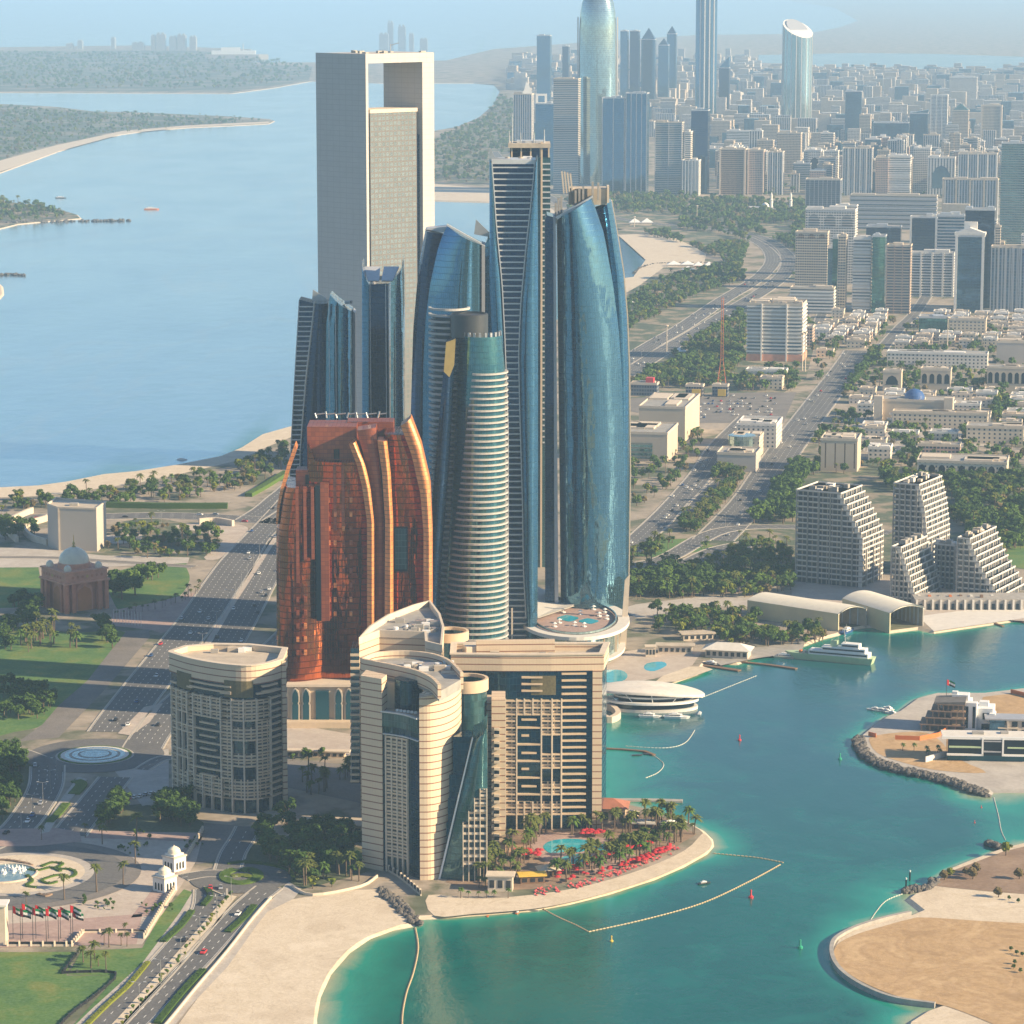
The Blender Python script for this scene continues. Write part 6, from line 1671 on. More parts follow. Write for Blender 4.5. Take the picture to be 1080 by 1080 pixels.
for i in range(10):
    m = MB(); boxpx(m, 968 + i * 11, 971 + i * 11, 628, 632, DY(645) + random.uniform(3, 16), 3); m.build("building_material", M[random.choice(["orange_paint", "wood", "slab_pale", "concrete"])], t)

def hangar(label, A, B, Cc, z, rise, wallm, roofm, open_end=True):
    A, B, Cc = G(*A), G(*B), G(*Cc); D = A + (Cc - B)
    t = thing("hangar", label, "hangar", (B.x, B.y, LZ), 0, "boat hangars at the quay")
    n = 12
    def arch(P, Q):
        return [(P.x + (Q.x - P.x) * i / n, P.y + (Q.y - P.y) * i / n, z + rise * math.sin(math.pi * i / n) ** 0.8) for i in range(n + 1)]
    e1 = arch(A, D); e2 = arch(B, Cc)
    m = MB(); m.grid([e1, e2]); lo1 = [(x, y, zz - 0.8) for x, y, zz in e1]; lo2 = [(x, y, zz - 0.8) for x, y, zz in e2]; m.grid([lo2, lo1]); m.grid([lo1, e1], None); m.grid([e2, lo2], None)
    m.build("roof", M[roofm], t, smooth=True)
    th = 0.8
    def wall(P, Q, nm, mat):
        d = (Q - P).normalized(); nn = Vector((d.y, -d.x, 0)); m = MB()
        m.prism([(P.x, P.y), (Q.x, Q.y), (Q.x - nn.x * th, Q.y - nn.y * th), (P.x - nn.x * th, P.y - nn.y * th)], 0, z - 0.05); m.build(nm, M[mat], t)
    wall(A, B, "side_wall", wallm); wall(Cc, D, "side_wall", "concrete")
    # far end closed
    m = MB(); m.face([(D.x, D.y, 0), (A.x, A.y, 0)] + e1); m.face(([(D.x, D.y, 0), (A.x, A.y, 0)] + e1)[::-1]); m.build("end_wall", M["concrete"], t)
    for i in range(1, 12):
        p = D + (Cc - D) * (i / 12); q = A + (B - A) * (i / 12); dd = (Cc - B).normalized()
        m = MB(); m.box((p.x - dd.x * 1.4, p.y - dd.y * 1.4, 0), (0.8, 0.8, z), 0, base=True); m.build("wall_rib", M["panel_grey"], t)
    m = MB(); m.grid([e2, [(x + 1.0, y - 1.0, zz + 0.4) for x, y, zz in e2]]); m.grid([[(x + 1.0, y - 1.0, zz + 0.4) for x, y, zz in e2], e2]); m.build("roof_edge", M["slab_pale"], t)
hangar("longer hangar with a mustard side wall, left of the two at the quay", (788, 653), (884, 668), (914, 662), 12.5, 3.2, "hangar_side", "hangar_roof")
hangar("shorter hangar with a dark open mouth at the water, right of the two", (888, 652), (938, 668), (974, 662), 13, 3.4, "hangar_side", "hangar_roof")

def boat(px, py, L_, rz, label, hullm="white_paint", group=None, house=True, name="boat", wake=False):
    g = G(px, py); t = thing(name, label, name, (g.x, g.y, 0), R(rz), group)
    def L(mb, nm, m):
        me = mb.mesh(nm, [M[m]]); o = bpy.data.objects.new(nm, me); C.objects.link(o); o.parent = t
    w = L_ * 0.15
    m = MB(); A = [(-L_ / 2, -w * .8), (L_ * .15, -w), (L_ * .38, -w * .6), (L_ / 2, 0), (L_ * .38, w * .6), (L_ * .15, w), (-L_ / 2, w * .8)]
    B = [(x * 0.9, y * 0.75) for x, y in A]
    m.grid([[(x, y, -0.1) for x, y in B + B[:1]], [(x, y, L_ * .09) for x, y in A + A[:1]]]); m.face([(x, y, L_ * .09) for x, y in A]); L(m, "hull", hullm)
    if house:
        m = MB(); m.prism([(-L_ * .3, -w * .6), (L_ * .12, -w * .6), (L_ * .2, 0), (L_ * .12, w * .6), (-L_ * .3, w * .6)], L_ * .09, L_ * .17); L(m, "cabin", "white_paint")
        m = MB(); m.prism([(-L_ * .28, -w * .64), (L_ * .12, -w * .64), (L_ * .21, 0), (L_ * .12, w * .64), (-L_ * .28, w * .64)], L_ * .115, L_ * .145, bottom=True); L(m, "cabin_window", "car_glass")
        m = MB(); m.box((-L_ * .08, 0, L_ * .17), (L_ * .2, w * .8, L_ * .05), 0, base=True); L(m, "flybridge", "white_paint")
        m = MB(); m.tube((-L_ * .1, 0, L_ * .2), (-L_ * .12, 0, L_ * .34), L_ * .008); L(m, "mast", "steel")
    return t, L
# mint green ferry with several decks
g = G(878, 697); t = thing("patrol_ferry", "long mint green ferry with white upper decks moored before the hangars", "ferry", (g.x, g.y, 0), R(-22))
def LL(mb, nm, m):
    me = mb.mesh(nm, [M[m]]); o = bpy.data.objects.new(nm, me); C.objects.link(o); o.parent = t
m = MB(); A = [(-24, -4), (18, -5), (26, -4.4), (26, 4.4), (18, 5), (-24, 4), (-30, 0)]; B = [(x * .95, y * .8) for x, y in A]
m.grid([[(x, y, -0.1) for x, y in B + B[:1]], [(x, y, 4) for x, y in A + A[:1]]]); m.face([(x, y, 4) for x, y in A]); LL(m, "hull", "mint_paint")
for nm, x0_, x1_, w_, z0_, h_ in (("lower_deck", -14, 23, 8, 4, 2.6), ("upper_deck", -6, 21, 7, 6.6, 2.6), ("bridge", 6, 17, 6, 9.2, 2.6)):
    m = MB(); m.box(((x0_ + x1_) / 2, 0, z0_), (x1_ - x0_, w_, h_), 0, base=True); LL(m, nm, "white_paint")
    m = MB(); m.box(((x0_ + x1_) / 2, 0, z0_ + 0.9), (x1_ - x0_ - 1.4, w_ + 0.16, 0.9), 0, base=True); LL(m, "window_band", "car_glass")
m = MB(); m.tube((8, 0, 11), (7, 0, 20), 0.4, 0.2); m.tube((7.5, -2.5, 16), (7.5, 2.5, 16), 0.2); LL(m, "mast", "steel")
m = MB(); m.box((1, 0, 9.2), (4, 3, 3.6), 0, base=True); LL(m, "funnel", "mint_paint")
for i in range(5):
    m = MB(); m.box((-20 + i * 2.6, 0, 4), (1.4, 3, 1.2), 0, base=True); LL(m, "deck_gear", random.choice(["white_paint", "orange_paint", "steel"]))
boat(894, 667, 17, 60, "blue hulled cabin cruiser moored at the mouth of the longer hangar", "blue_paint")
boat(829, 694, 15, -10, "cream flat decked work boat moored left of the mint green ferry", "cream")
boat(752, 702, 14, -30, "dark hulled boat beside the low jetty roof", "dark_metal")
boat(686, 756.5, 13, -8, "white motor yacht moored left under the lens shaped marina building"); boat(714, 757.5, 15, -6, "white motor yacht moored right under the lens shaped marina building")
boat(738, 753, 7, 80, "round white tender moored at the marina building's right tip")
boat(672, 797, 6, 10, "small dark boat moored left on the floating dock", "dark_metal", house=False); boat(684, 796, 6, -20, "small dark boat moored right on the floating dock", "dark_metal", house=False)
boat(743, 932, 6.5, 25, "small dark and white boat drifting off the beach tip", "dark_metal")
boat(563, 961, 5, -10, "flat grey raft beside the red beach boat", "steel", house=False); boat(546, 963, 4.5, 70, "red and brown boat at the beach edge", "orange_paint"); boat(514.5, 966.5, 3.2, 80, "tiny orange boat at the beach edge", "orange_paint", house=False)
for i, (px, py, rz) in enumerate([(922, 749, 160), (928, 750, 165), (934, 751, 150), (940, 753, 140), (937, 748, 120)]):
    boat(px, py, 9, rz, ["leftmost white motorboat of the cluster off the villa island", "second white motorboat of the cluster off the villa island", "middle white motorboat of the cluster off the villa island", "white motorboat nearest the villa island shore", "rear white boat of the cluster off the villa island"][i], group="motorboats off the villa island")

# jetty roof and kiosks beside the ferry
def pavilion(px, py, w, d, h, rz, label, roofm, wallm="cream", name="pavilion", hip=True):
    g = G(px, py); t = thing(name, label, "pavilion", (g.x, g.y, LZ), R(rz))
    def L(mb, nm, m):
        me = mb.mesh(nm, [M[m]]); o = bpy.data.objects.new(nm, me); C.objects.link(o); o.parent = t
    m = MB(); m.box((0, 0, 0), (w * .86, d * .8, h), 0, base=True); L(m, "walls", wallm)
    n = max(3, int(w / 4))
    for i in range(n):
        x = -w * .43 + w * .86 * (i + .5) / n; m = MB(); m.box((x, -d * .4 - .05, h * .25), (w / n * .5, .2, h * .5), 0, base=True); L(m, "window", "car_glass")
    m = MB(); x, y = w / 2, d / 2
    if hip:
        r = w / 2 - d / 2 if w > d else 0
        c = [(-x, -y, h), (x, -y, h), (x, y, h), (-x, y, h)]; a, b = (-r, 0, h + d * .22), (r, 0, h + d * .22)
        if r > 0: m.face([c[0], c[1], b, a]); m.face([c[1], c[2], b]); m.face([c[2], c[3], a, b]); m.face([c[3], c[0], a])
        else:
            for k in range(4): m.face([c[k], c[(k + 1) % 4], (0, 0, h + w * .22)])
        m.face(c[::-1])
    else: m.box((0, 0, h), (w, d, .6), 0, base=True)
    L(m, "roof", roofm)
    return t, L
pavilion(768, 694, 30, 16, 5, -14, "low pale roofed jetty hall beside the docks", "slab_pale")
pavilion(845, 660, 6, 5, 3, 0, "tiny hut among bushes left of the longer hangar", "roof_tan"); 
pavilion(735, 693 - 17, 22, 10, 4, 10, "flat roofed beach club among trees near the marina", "roof_tan", hip=False); pavilion(712, 690, 24, 9, 4.5, -5, "long flat roofed beach restaurant above the small pool", "roof_tan", hip=False)
pavilion(686, 694, 7, 6, 6, 0, "square cream kiosk beside the small marina pool", "cream", hip=False)
pavilion(782, 566 + 110, 7, 5, 3, 0, "tiny pale hut near the shore road", "slab_pale")
# pavilion with red roofs on the hotel point
pavilion(640, 868, 22, 16, 8, -6, "cream pool house with a red hipped roof on the hotel point", "red_roof", "beige"); pavilion(619, 866, 14, 9, 5, -6, "lower red roofed wing beside the hipped pool house", "red_roof", "beige"); pavilion(663, 868, 9, 8, 4, -20, "small cream annex right of the pool house", "roof_tan", "beige")
pavilion(528, 941, 13, 8, 7, -4, "yellow beach kiosk with a flat roof at the sand's left end", "cream", "cream", hip=False); pavilion(561, 933, 13, 7, 3.5, 8, "beach bar under a yellow canopy", "yellow_paint", "wood", hip=False)
pavilion(578, 925, 11, 9, 3, 10, "cream tented canopy left of the pools", "cream", "wood"); pavilion(706, 877, 9, 8, 3, 0, "white tented canopy near the tip of the hotel point", "white_paint", "wood"); pavilion(679, 876, 12, 8, 3, -8, "white flat canopy on the hotel point", "slab_pale", "wood", hip=False)
pavilion(352, 880, 34, 14, 5, -8, "tan flat roofed pavilion in the shaded hotel garden", "roof_tan", "beige", hip=False); pavilion(555, 852, 14, 6, 6, 0, "covered walkway at the foot of the twin stone piers", "cream", "beige", hip=False)
pavilion(330, 800, 40, 5, 3, -6, "long cream wall with openings behind the garden palms", "cream", "beige", hip=False)

# lens shaped marina building
def marina():
    g = G(688, 749); t = thing("marina_building", "lens shaped white canopy over dark glass decks standing in the water", "building", (g.x, g.y, 0))
    def el(rx, ry, n=48, sq=1.0): return [(g.x + rx * math.cos(2 * math.pi * i / n), g.y + 6 + ry * math.sin(2 * math.pi * i / n)) for i in range(n)]
    m = MB(); m.prism(el(26, 14), 0, 1.6); m.build("quay_base", M["slab_pale"], t)
    m = MB(); m.prism(el(24, 12.5), 1.6, 5); m.build("lower_glass", M["dark_glass_plain"], t)
    m = MB(); m.ribbon(el(24, 12.5), -0.5, 2.4, 4.6, 5.8, close=True); m.build("deck_rim", M["white_paint"], t)
    m = MB(); m.prism(el(20, 10), 5.8, 7.8); m.build("upper_glass", M["dark_glass_plain"], t)
    m = MB(); m.ribbon(el(20, 10), -0.5, 1.5, 7.4, 8.2, close=True); m.build("deck_rim", M["white_paint"], t)
    m = MB(); m.prism(el(13, 6), 8.2, 9.2); m.build("top_glass", M["dark_glass_plain"], t)
    # shell: tilted, thicker in the middle
    n = 48; rings = []
    for k, (f, z) in enumerate([(1.0, 0), (0.98, 0.9), (0.85, 2.0), (0.6, 3.4), (0.3, 4.2), (0.01, 4.5)]):
        rings.append([(g.x - 1 + 31 * f * math.cos(2 * math.pi * i / n), g.y + 8 + 16 * f * math.sin(2 * math.pi * i / n), 9.0 + z * 0.7 - (0.05 * 31 * f * math.cos(2 * math.pi * i / n)) + 2.0 * (1 - abs(math.cos(2 * math.pi * i / n)) ** 2) * f) for i in range(n + 1)])
    m = MB(); m.grid(rings); m.grid([[(x, y, z - 0.9) for x, y, z in r] for r in rings], flip=True); m.grid([[(x, y, z - 0.9) for x, y, z in rings[0]], rings[0]]); m.build("canopy", M["slab_pale"], t, smooth=True)
    for i in range(0, 48, 4):
        if math.sin(2 * math.pi * i / n) > 0.3: continue
        a = rings[0][i]; b = el(22, 11)[i]; m = MB(); m.tube((b[0], b[1], 5), (a[0] * .98 + g.x * .02, a[1] * .98 + (g.y + 8) * .02, a[2]), 0.25); m.build("strut", M["white_paint"], t)
marina()
def dock(label, pts, w, z=0.7, mat="wood"):
    line = gp(pts, 0); m = MB(); m.ribbon(line, -w / 2, w / 2, 0.1, z); o = m.build("jetty", M[mat]); tag(o, label, "jetty")
dock("thin floating jetty right of the hotel tower", [(636, 790), (656, 791), (680, 793), (690, 797)], 2.0); dock("rock and timber jetty at the foot of the right wing", [(634, 845), (680, 845), (720, 846)], 4, 1.0, "concrete")
dock("long timber jetty reaching past the ferry's stern", [(775, 698), (812, 702), (840, 706)], 3); dock("short timber jetty below the flat work boat", [(740, 702), (780, 708)], 4)
dock("left narrow finger jetty below the quay", [(1040, 655), (1058, 661)], 2); dock("right narrow finger jetty below the quay", [(1062, 653), (1084, 658)], 2)
m = MB(); l = smooth_line(gp([(636, 760), (644, 762), (652, 757), (646, 750), (636, 748)], 0), 4); m.ribbon(l, -1.5, 1.5, 0, 3.5); tag(m.build("sea_wall", M["cream"]), "curved cream sea wall enclosing a pool right of the hotel", "wall")

# red domed gate building with porches
def gate():
    a = R(38); c0 = G(72, 648); Wd, Dp = 24.0, 20.0
    t = thing("gate_building", "red stone gateway building with a white ribbed dome and tall arches", "monument", (c0.x, c0.y, LZ), a); t.scale = (1.22,) * 3
    def L(mb, nm, m, sm=False):
        me = mb.mesh(nm, [M[m]] if isinstance(m, str) else [M[q] for q in m], smooth=sm); o = bpy.data.objects.new(nm, me); C.objects.link(o); o.parent = t
    H = 20
    W = 26; D = 26
    m = MB(); m.box((W / 2 - 3, D / 2 - 3, 0), (W - 6, D - 6, H - 1), 0, base=True); L(m, "core", "terracotta")
    for (x, y) in [(0, 0), (W - 6, 0), (0, D - 6), (W - 6, D - 6)]:
        for ox, oy in ((0, 0), (4.2, 0), (0, 4.2), (4.2, 4.2)):
            m = MB(); m.box((x + ox - 2.2 , y + oy - 2.2, 0), (2.2, 2.2, H - 4.4), 0, base=True); L(m, "corner_pier", "terracotta")
    m = MB(); m.box((W / 2 - 3, D / 2 - 3, H - 4.5), (W + 1.6, D + 1.6, 1.0), 0, base=True); m.box((W / 2 - 3, D / 2 - 3, H - 3.5), (W - 0.6, D - 0.6, 5.0), 0, base=True); m.box((W / 2 - 3, D / 2 - 3, H + 1.5), (W + 0.6, D + 0.6, 0.7), 0, base=True); L(m, "entablature", "terracotta_light")
    for i in range(7):
        for s_ in (0, 1):
            u = 1.5 + i * 2.9; m = MB()
            c = (u, -2.4) if s_ == 0 else (-2.4, u)
            pts = [(0.8 * math.cos(k * math.pi / 5), 0.8 * math.sin(k * math.pi / 5)) for k in range(10)]
            if s_ == 0: m.face([(c[0] + p, -3.32, H - 1 + q) for p, q in pts])
            else: m.face([(-3.32, c[1] - p, H - 1 + q) for p, q in pts])
            L(m, "roundel", "gold" if i == 3 else "terracotta")
    for s_ in (0, 1):
        w, z1 = 4.2, 13.2
        prof = [(-w, 0), (w, 0), (w, z1 - 4), (w * .8, z1 - 1.8), (0, z1), (-w * .8, z1 - 1.8), (-w, z1 - 4)]
        for nm, k, off, mt in (("arch_frame", 1.18, 0.25, "terracotta_light"), ("arched_window", 1.0, 0.45, "arch_orange")):
            m = MB(); pp = [(p * k, q * (k if q > 0 else 1)) for p, q in prof]
            if s_ == 0: m.face([(W / 2 - 3 + p, -off, q) for p, q in pp])
            else: m.face([(-off, D / 2 - 3 - p, q) for p, q in pp])
            L(m, nm, mt)
    m = MB(); m.lathe((W / 2 - 3, D / 2 - 3, H + 2.2), [(8.6, 0), (8.6, 2.2), (8, 2.6)], 24); L(m, "drum", "terracotta_light")
    m = MB(); m.lathe((W / 2 - 3, D / 2 - 3, H + 4.8), [(8, 0), (7.9, 2), (7, 4.4), (5, 6.4), (2.6, 7.6), (0.5, 8.2), (0.01, 8.3)], 32); L(m, "dome", "dome_white", True)
    m = MB(); m.lathe((W / 2 - 3, D / 2 - 3, H + 12.9), [(1.2, 0), (0.5, 1), (0.9, 1.8), (0.3, 3), (0.1, 6.5)], 10); L(m, "finial", "gold")
    for x, y in ((0.6, 0.6), (W - 6.6, 0.6), (0.6, D - 6.6), (W - 6.6, D - 6.6)):
        m = MB(); m.lathe((x, y, H + 2.2), [(2.0, 0), (2.0, 1.4), (1.4, 2.6), (0.01, 3.4)], 12); L(m, "corner_dome", "dome_white", True)
plain("arch_orange", (0.60, 0.22, 0.08), rough=0.5)  # matte orange of the gateway's arched windows
gate()
# windowless cube
t = Thing("museum_cube", "plain windowless pale cube building left of the boulevard", "building", 77, 581)
g = G(76, 583); Y = g.y; H = WZ(537, Y)
pa = [G(51, 578), G(62, 582), G(102.5, 583.5)]; 
m = MB(); dd = Vector((3, 30, 0)); q = [pa[0], pa[1], pa[2], pa[2] + dd, pa[0] + dd * 0.8]
m.prism([(p.x, p.y) for p in q], 0, H, capm=1); m.build("walls", [M["cube_stone"] if "cube_stone" in M else plain("cube_stone", (0.46, 0.42, 0.37), var=0.05, scale=0.05), M["roof_tan"]], t)
m = MB(); m.ribbon([(p.x, p.y) for p in q], -0.8, 0.3, H, H + 1.2, close=True); m.build("parapet", M["cream"], t)
m = MB(); p = pa[1]; m.box((p.x + 0.6, p.y - 0.2, 0), (1.0, 0.8, H), 0, base=True); m.build("joint_pier", M["roof_tan"], t)
m = MB(); m.box((pa[1].x + 10, pa[1].y + 12, H), (6, 5, 1.8), 0, base=True); m.build("roof_plant", M["concrete"], t)
# curved ramps beside the cube
for i, (pts, lb) in enumerate([([(18, 572), (8, 562), (10, 553), (22, 546), (34, 541)], "outer curved cream ramp wall left of the windowless cube"), ([(50, 575), (34, 570), (26, 562), (30, 555), (44, 551), (52, 548)], "inner curved cream ramp wall left of the windowless cube"), ([(210, 553), (228, 552), (246, 555)], "low cream wall of the garden by the beach road")]):
    m = MB(); m.ribbon(smooth_line(gp(pts, LZ), 5), -1.2, 1.2, LZ, LZ + 4.5); tag(m.build("ramp_wall", M["cream"]), lb, "wall")

# villas on the right island
def villa_grey():
    g = G(990, 786 - 12); t = thing("villa", "unfinished grey concrete villa with open floors on the right island", "villa", (g.x, g.y, LZ), R(-12))
    def L(mb, nm, m):
        me = mb.mesh(nm, [M[m]]); o = bpy.data.objects.new(nm, me); C.objects.link(o); o.parent = t
    for k in range(4):
        w = 25 - k * 3.2; m = MB(); m.box((2 + k * 1.4, 8, k * 3.9 + 3.4), (w, 17, 0.6), 0, base=True); L(m, "floor_slab", "raw_concrete")
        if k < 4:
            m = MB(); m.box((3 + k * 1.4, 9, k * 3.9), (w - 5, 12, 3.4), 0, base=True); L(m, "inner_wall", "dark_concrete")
        for i in range(6):
            for yy in (0.6, 16):
                m = MB(); m.box((2 + k * 1.4 - w / 2 + 1 + i * (w - 2) / 5, yy, k * 3.9), (0.7, 0.7, 3.4), 0, base=True); L(m, "column", "raw_concrete")
    m = MB(); m.prism([(-3, -0.4), (14, -0.4), (14, 17), (-3, 17)], 15.8, [16.2, 17.4, 17.4, 16.2]); L(m, "curved_roof", "dark_concrete")
villa_grey()
def villa_boxes(label, px, py, rz, boxes, wins, name="villa"):
    g = G(px, py); t = thing(name, label, "villa", (g.x, g.y, LZ), R(rz))
    def L(mb, nm, m):
        me = mb.mesh(nm, [M[m]]); o = bpy.data.objects.new(nm, me); C.objects.link(o); o.parent = t
    for (x, y, z, w, d, h, mat, nm) in boxes:
        m = MB(); m.box((x, y, z), (w, d, h), 0, base=True); L(m, nm, mat)
    for (x, y, z, w, h) in wins:
        m = MB(); m.box((x, y, z), (w, 0.3, h), 0, base=True); L(m, "window", "dark_glass_plain")
villa_boxes("bright white four storey villa with deep vertical windows on the right island", 1018, 773, -14,
    [(-6, 9, 0, 16, 16, 15, "white_paint", "wing"), (8, 9, 0, 13, 14, 12.5, "white_paint", "wing"), (-4, 12, 15, 9, 8, 3, "white_paint", "roof_room"), (3, 1.2, 0, 6, 5, 16, "white_paint", "bay"), (14.4, 3, 5, 3, 8, 5.5, "white_paint", "balcony"), (-7, 10, 18, 3, 3, 1.6, "white_paint", "roof_room"), (9, 10, 12.5, 5, 5, 2.4, "white_paint", "roof_room")],
    [(-10, 0.9, 2, 2.2, 4), (-6.5, 0.9, 2, 1.5, 11), (-10, 0.9, 8, 2.2, 4), (0.8, -1.4, 2, 1.4, 12), (4.6, -1.4, 2, 1.4, 12), (11, 1.9, 1, 5, 3), (11, 1.9, 6.5, 4, 3.6), (-3, 0.9, 8, 2, 4)])
villa_boxes("modern villa with three white framed blue window boxes on the right island", 1044, 806, -4,
    [(-13, 8, 3.2, 18, 14, 9, "dark_glass_plain", "glass_box"), (2, 8, 3.2, 11, 14, 9, "dark_glass_plain", "glass_box"), (15, 8, 3.2, 17, 14, 9, "dark_glass_plain", "glass_box"), (0, 8, 12.2, 50, 15, 1.0, "slab_pale", "roof"), (0, 8, 0, 44, 12, 3.2, "teal_glass_plain", "ground_floor"),
     (-13, 0.4, 3.2, 19, 1.4, 0.9, "white_paint", "frame"), (-4, 0.4, 3.2, 0.9, 1.4, 9.8, "white_paint", "frame"), (6.6, 0.4, 3.2, 0.9, 1.4, 9.8, "white_paint", "frame"), (15.4, 0.4, 3.2, 17.5, 1.4, 0.9, "white_paint", "frame"), (23.8, 0.4, 3.2, 0.9, 1.4, 9.8, "white_paint", "frame"), (-13, 0.3, 7.4, 17, 1.0, 0.8, "mint_paint", "balcony"), (15, 0.3, 7.4, 12, 1.0, 0.6, "mint_paint", "balcony"), (1.2, 0.3, 5.2, 9, 1.0, 0.6, "panel_grey", "frame"), (1.2, 0.3, 10.8, 9, 1.0, 0.6, "panel_grey", "frame"), (0, 0.5, 12.0, 50.5, 1.2, 1.4, "white_paint", "frame"),
     (-6, 8, 13.2, 6, 4, 1.2, "concrete", "roof_plant"), (8, 10, 13.2, 4, 4, 1.0, "concrete", "roof_plant")], [])
villa_boxes("small cream and glass villa behind the framed modern villa", 1062, 779, -6,
    [(-5, 6, 0, 9, 11, 9, "g_blue", "glass_wing"), (5, 6, 0, 13, 11, 9, "cream", "wing"), (0, 6, 9, 24, 13, 0.8, "panel_grey", "roof"), (0.3, 0.2, 0, 0.8, 1, 9, "cream", "frame"), (0.5, 0.1, 4.3, 11, 1, 0.6, "cream", "frame")], [(4, 0.3, 1, 3, 2.8), (9, 0.3, 1, 2.4, 2.8), (4, 0.3, 5.4, 3, 2.8), (9, 0.3, 5.4, 2.4, 2.8)])
for pts, lb in (([(916, 776), (924, 778)], "short orange site hoarding at the island's left end"), ([(944, 780), (970, 781), (990, 777), (1003, 768), (1012, 762)], "long orange site hoarding round the unfinished villa"), ([(1066, 731), (1090, 737)], "brown hoarding on the sand at the right edge")):
    m = MB(); m.ribbon(gp(pts, LZ), -0.15, 0.15, LZ, LZ + 2.4); tag(m.build("hoarding", M["orange_paint"]), lb, "hoarding")
m = MB(); m.ribbon(gp([(976, 804), (990, 800), (1004, 797)], LZ), -0.3, 0.3, LZ, LZ + 3); tag(m.build("garden_wall", M["slab_pale"]), "pale garden wall running to the framed modern villa", "wall")
# rip-rap edges: single rocks
def rocks(name, pts, w, n, lab, size=(0.8, 2.0), seed=1):
    rr = random.Random(seed); line = resample(smooth_line(gp(pts, 0), 4), 1.2); proto = []
    for k in range(5):
        m = MB(); s = 1.0; P = []
        for a in range(4):
            zz = -0.5 + a * 0.5
            P.append([(math.cos(2 * math.pi * i / 7) * (0.55, 0.9, 0.8, 0.1)[a] * rr.uniform(.75, 1.2), math.sin(2 * math.pi * i / 7) * (0.55, 0.9, 0.8, 0.1)[a] * rr.uniform(.75, 1.2), zz) for i in range(7)])
            P[-1].append(P[-1][0])
        m.grid(P); proto.append(m)
    mb = MB()
    for i in range(n):
        p = rr.choice(line); s = rr.uniform(*size); x = p[0] + rr.uniform(-w, w); y = p[1] + rr.uniform(-w, w) * 1.6; z = rr.uniform(0.0, 1.6); a = rr.uniform(0, 6.28)
        src = rr.choice(proto)
        for f, uv in zip(src.f, range(len(src.f))):
            mb.face([(x + (src.v[v][0] * math.cos(a) - src.v[v][1] * math.sin(a)) * s, y + (src.v[v][0] * math.sin(a) + src.v[v][1] * math.cos(a)) * s, z + src.v[v][2] * s * .8) for v in f], [(0, 0)] * len(f))
    o = mb.build("rip_rap", M["rock"]); tag(o, kind="stuff")
rocks("a", [(906, 781), (908, 791), (920, 803), (947, 813), (980, 820), (1005, 827), (1024, 834), (1040, 839)], 2.6, 1500, "", seed=2)
rocks("b", [(402, 942), (415, 952), (428, 965), (440, 975)], 2.6, 260, "", seed=3)
rocks("c", [(955, 942), (962, 940), (980, 938), (986, 931)], 1.4, 160, "", seed=4); rocks("c", [(1042, 891), (1050, 894), (1058, 897)], 1.2, 80, "", seed=5)
rocks("d", [(0, 236), (60, 234), (138, 233)], 3.0, 160, "", (2, 4), seed=6); rocks("e", [(-5, 291), (10, 290), (26, 291)], 2.0, 60, "", (1.5, 3), seed=7)
rocks("f", [(668, 288), (690, 279), (745, 278)], 1.5, 120, "", (1, 2), seed=8)
m = MB(); l = smooth_line(gp([(960, 966), (930, 973), (902, 982), (882, 993), (877, 1004), (880, 1018), (892, 1032), (915, 1046), (945, 1057), (986, 1063)], 0), 5); m.ribbon(l, -0.9, 0.9, -0.3, 2.3); tag(m.build("sea_wall", M["concrete"]), "curved concrete sea wall round the golden sand island", "wall")

# buoys and floating booms
def buoy(px, py, col, h, label, grp=None):
    g = G(px, py); t = thing("buoy", label, "buoy", (g.x, g.y, 0), 0, grp)
    m = MB(); m.lathe((g.x, g.y, 0), [(0.01, -0.2), (h * .3, 0), (h * .3, h * .2), (h * .12, h * .3), (h * .08, h * .8), (0.01, h * .82)], 10); m.build("float", M[col], t)
    m = MB(); m.lathe((g.x, g.y, h * .8), [(h * .13, 0), (h * .1, h * .2), (0.01, h * .22)], 8); m.build("top_mark", M[col], t)
buoy(780, 781, "red_paint", 3.2, "red buoy in mid channel above the others"); buoy(792, 947, "red_paint", 3.8, "red buoy right of the beach tip"); buoy(886, 801, "green_paint", 3.4, "green buoy off the villa island"); buoy(844, 1000, "green_paint", 3.8, "green buoy off the golden sand island")
buoy(645, 993, "yellow_paint", 2.6, "yellow buoy below the beach boom"); buoy(1028, 868, "red_paint", 1.4, "small red buoy nearer the boom right of the villa island"); buoy(1035, 852, "red_paint", 1.4, "small red buoy just below the villa island")
for px, py, lb in ((955.5, 937, "left of two dark mooring posts off the sand island"), (959.5, 929, "right of two dark mooring posts off the sand island")):
    g = G(px, py); t = thing("mooring_post", lb, "post", (g.x, g.y, 0)); m = MB(); m.tube((g.x, g.y, -0.3), (g.x, g.y, 4.2), 0.35); m.build("post", M["black_paint"], t); m = MB(); m.tube((g.x, g.y, 4.2), (g.x, g.y, 5), 0.4); m.build("cap", M["white_paint"], t)
def boom(pts, label, r=0.32, step=1.9, mat="boom"):
    line = resample(smooth_line(gp(pts, 0), 5), step); m = MB()
    for a, b in zip(line, line[1:]):
        d = Vector((b[0] - a[0], b[1] - a[1], 0)); A = Vector((a[0], a[1], 0.12)); 
        m.tube(A, A + d * 0.62, r, n=5); m.tube(A + d * 0.6, A + d, r * 0.3, n=4)
    tag(m.build("floating_boom", M[mat]), label, "floating boom")
plain("boom", (0.55, 0.42, 0.26)); plain("boom_white", (0.7, 0.68, 0.6))
boom([(571, 958), (590, 968), (608, 976), (621, 983)], "short floating boom running out from the beach raft"); boom([(621, 983), (680, 970), (740, 953), (790, 930), (825, 911)], "long diagonal floating boom off the hotel beach"); boom([(826, 910), (800, 905), (770, 902), (750, 900)], "floating boom from the beach tip to the outer corner")
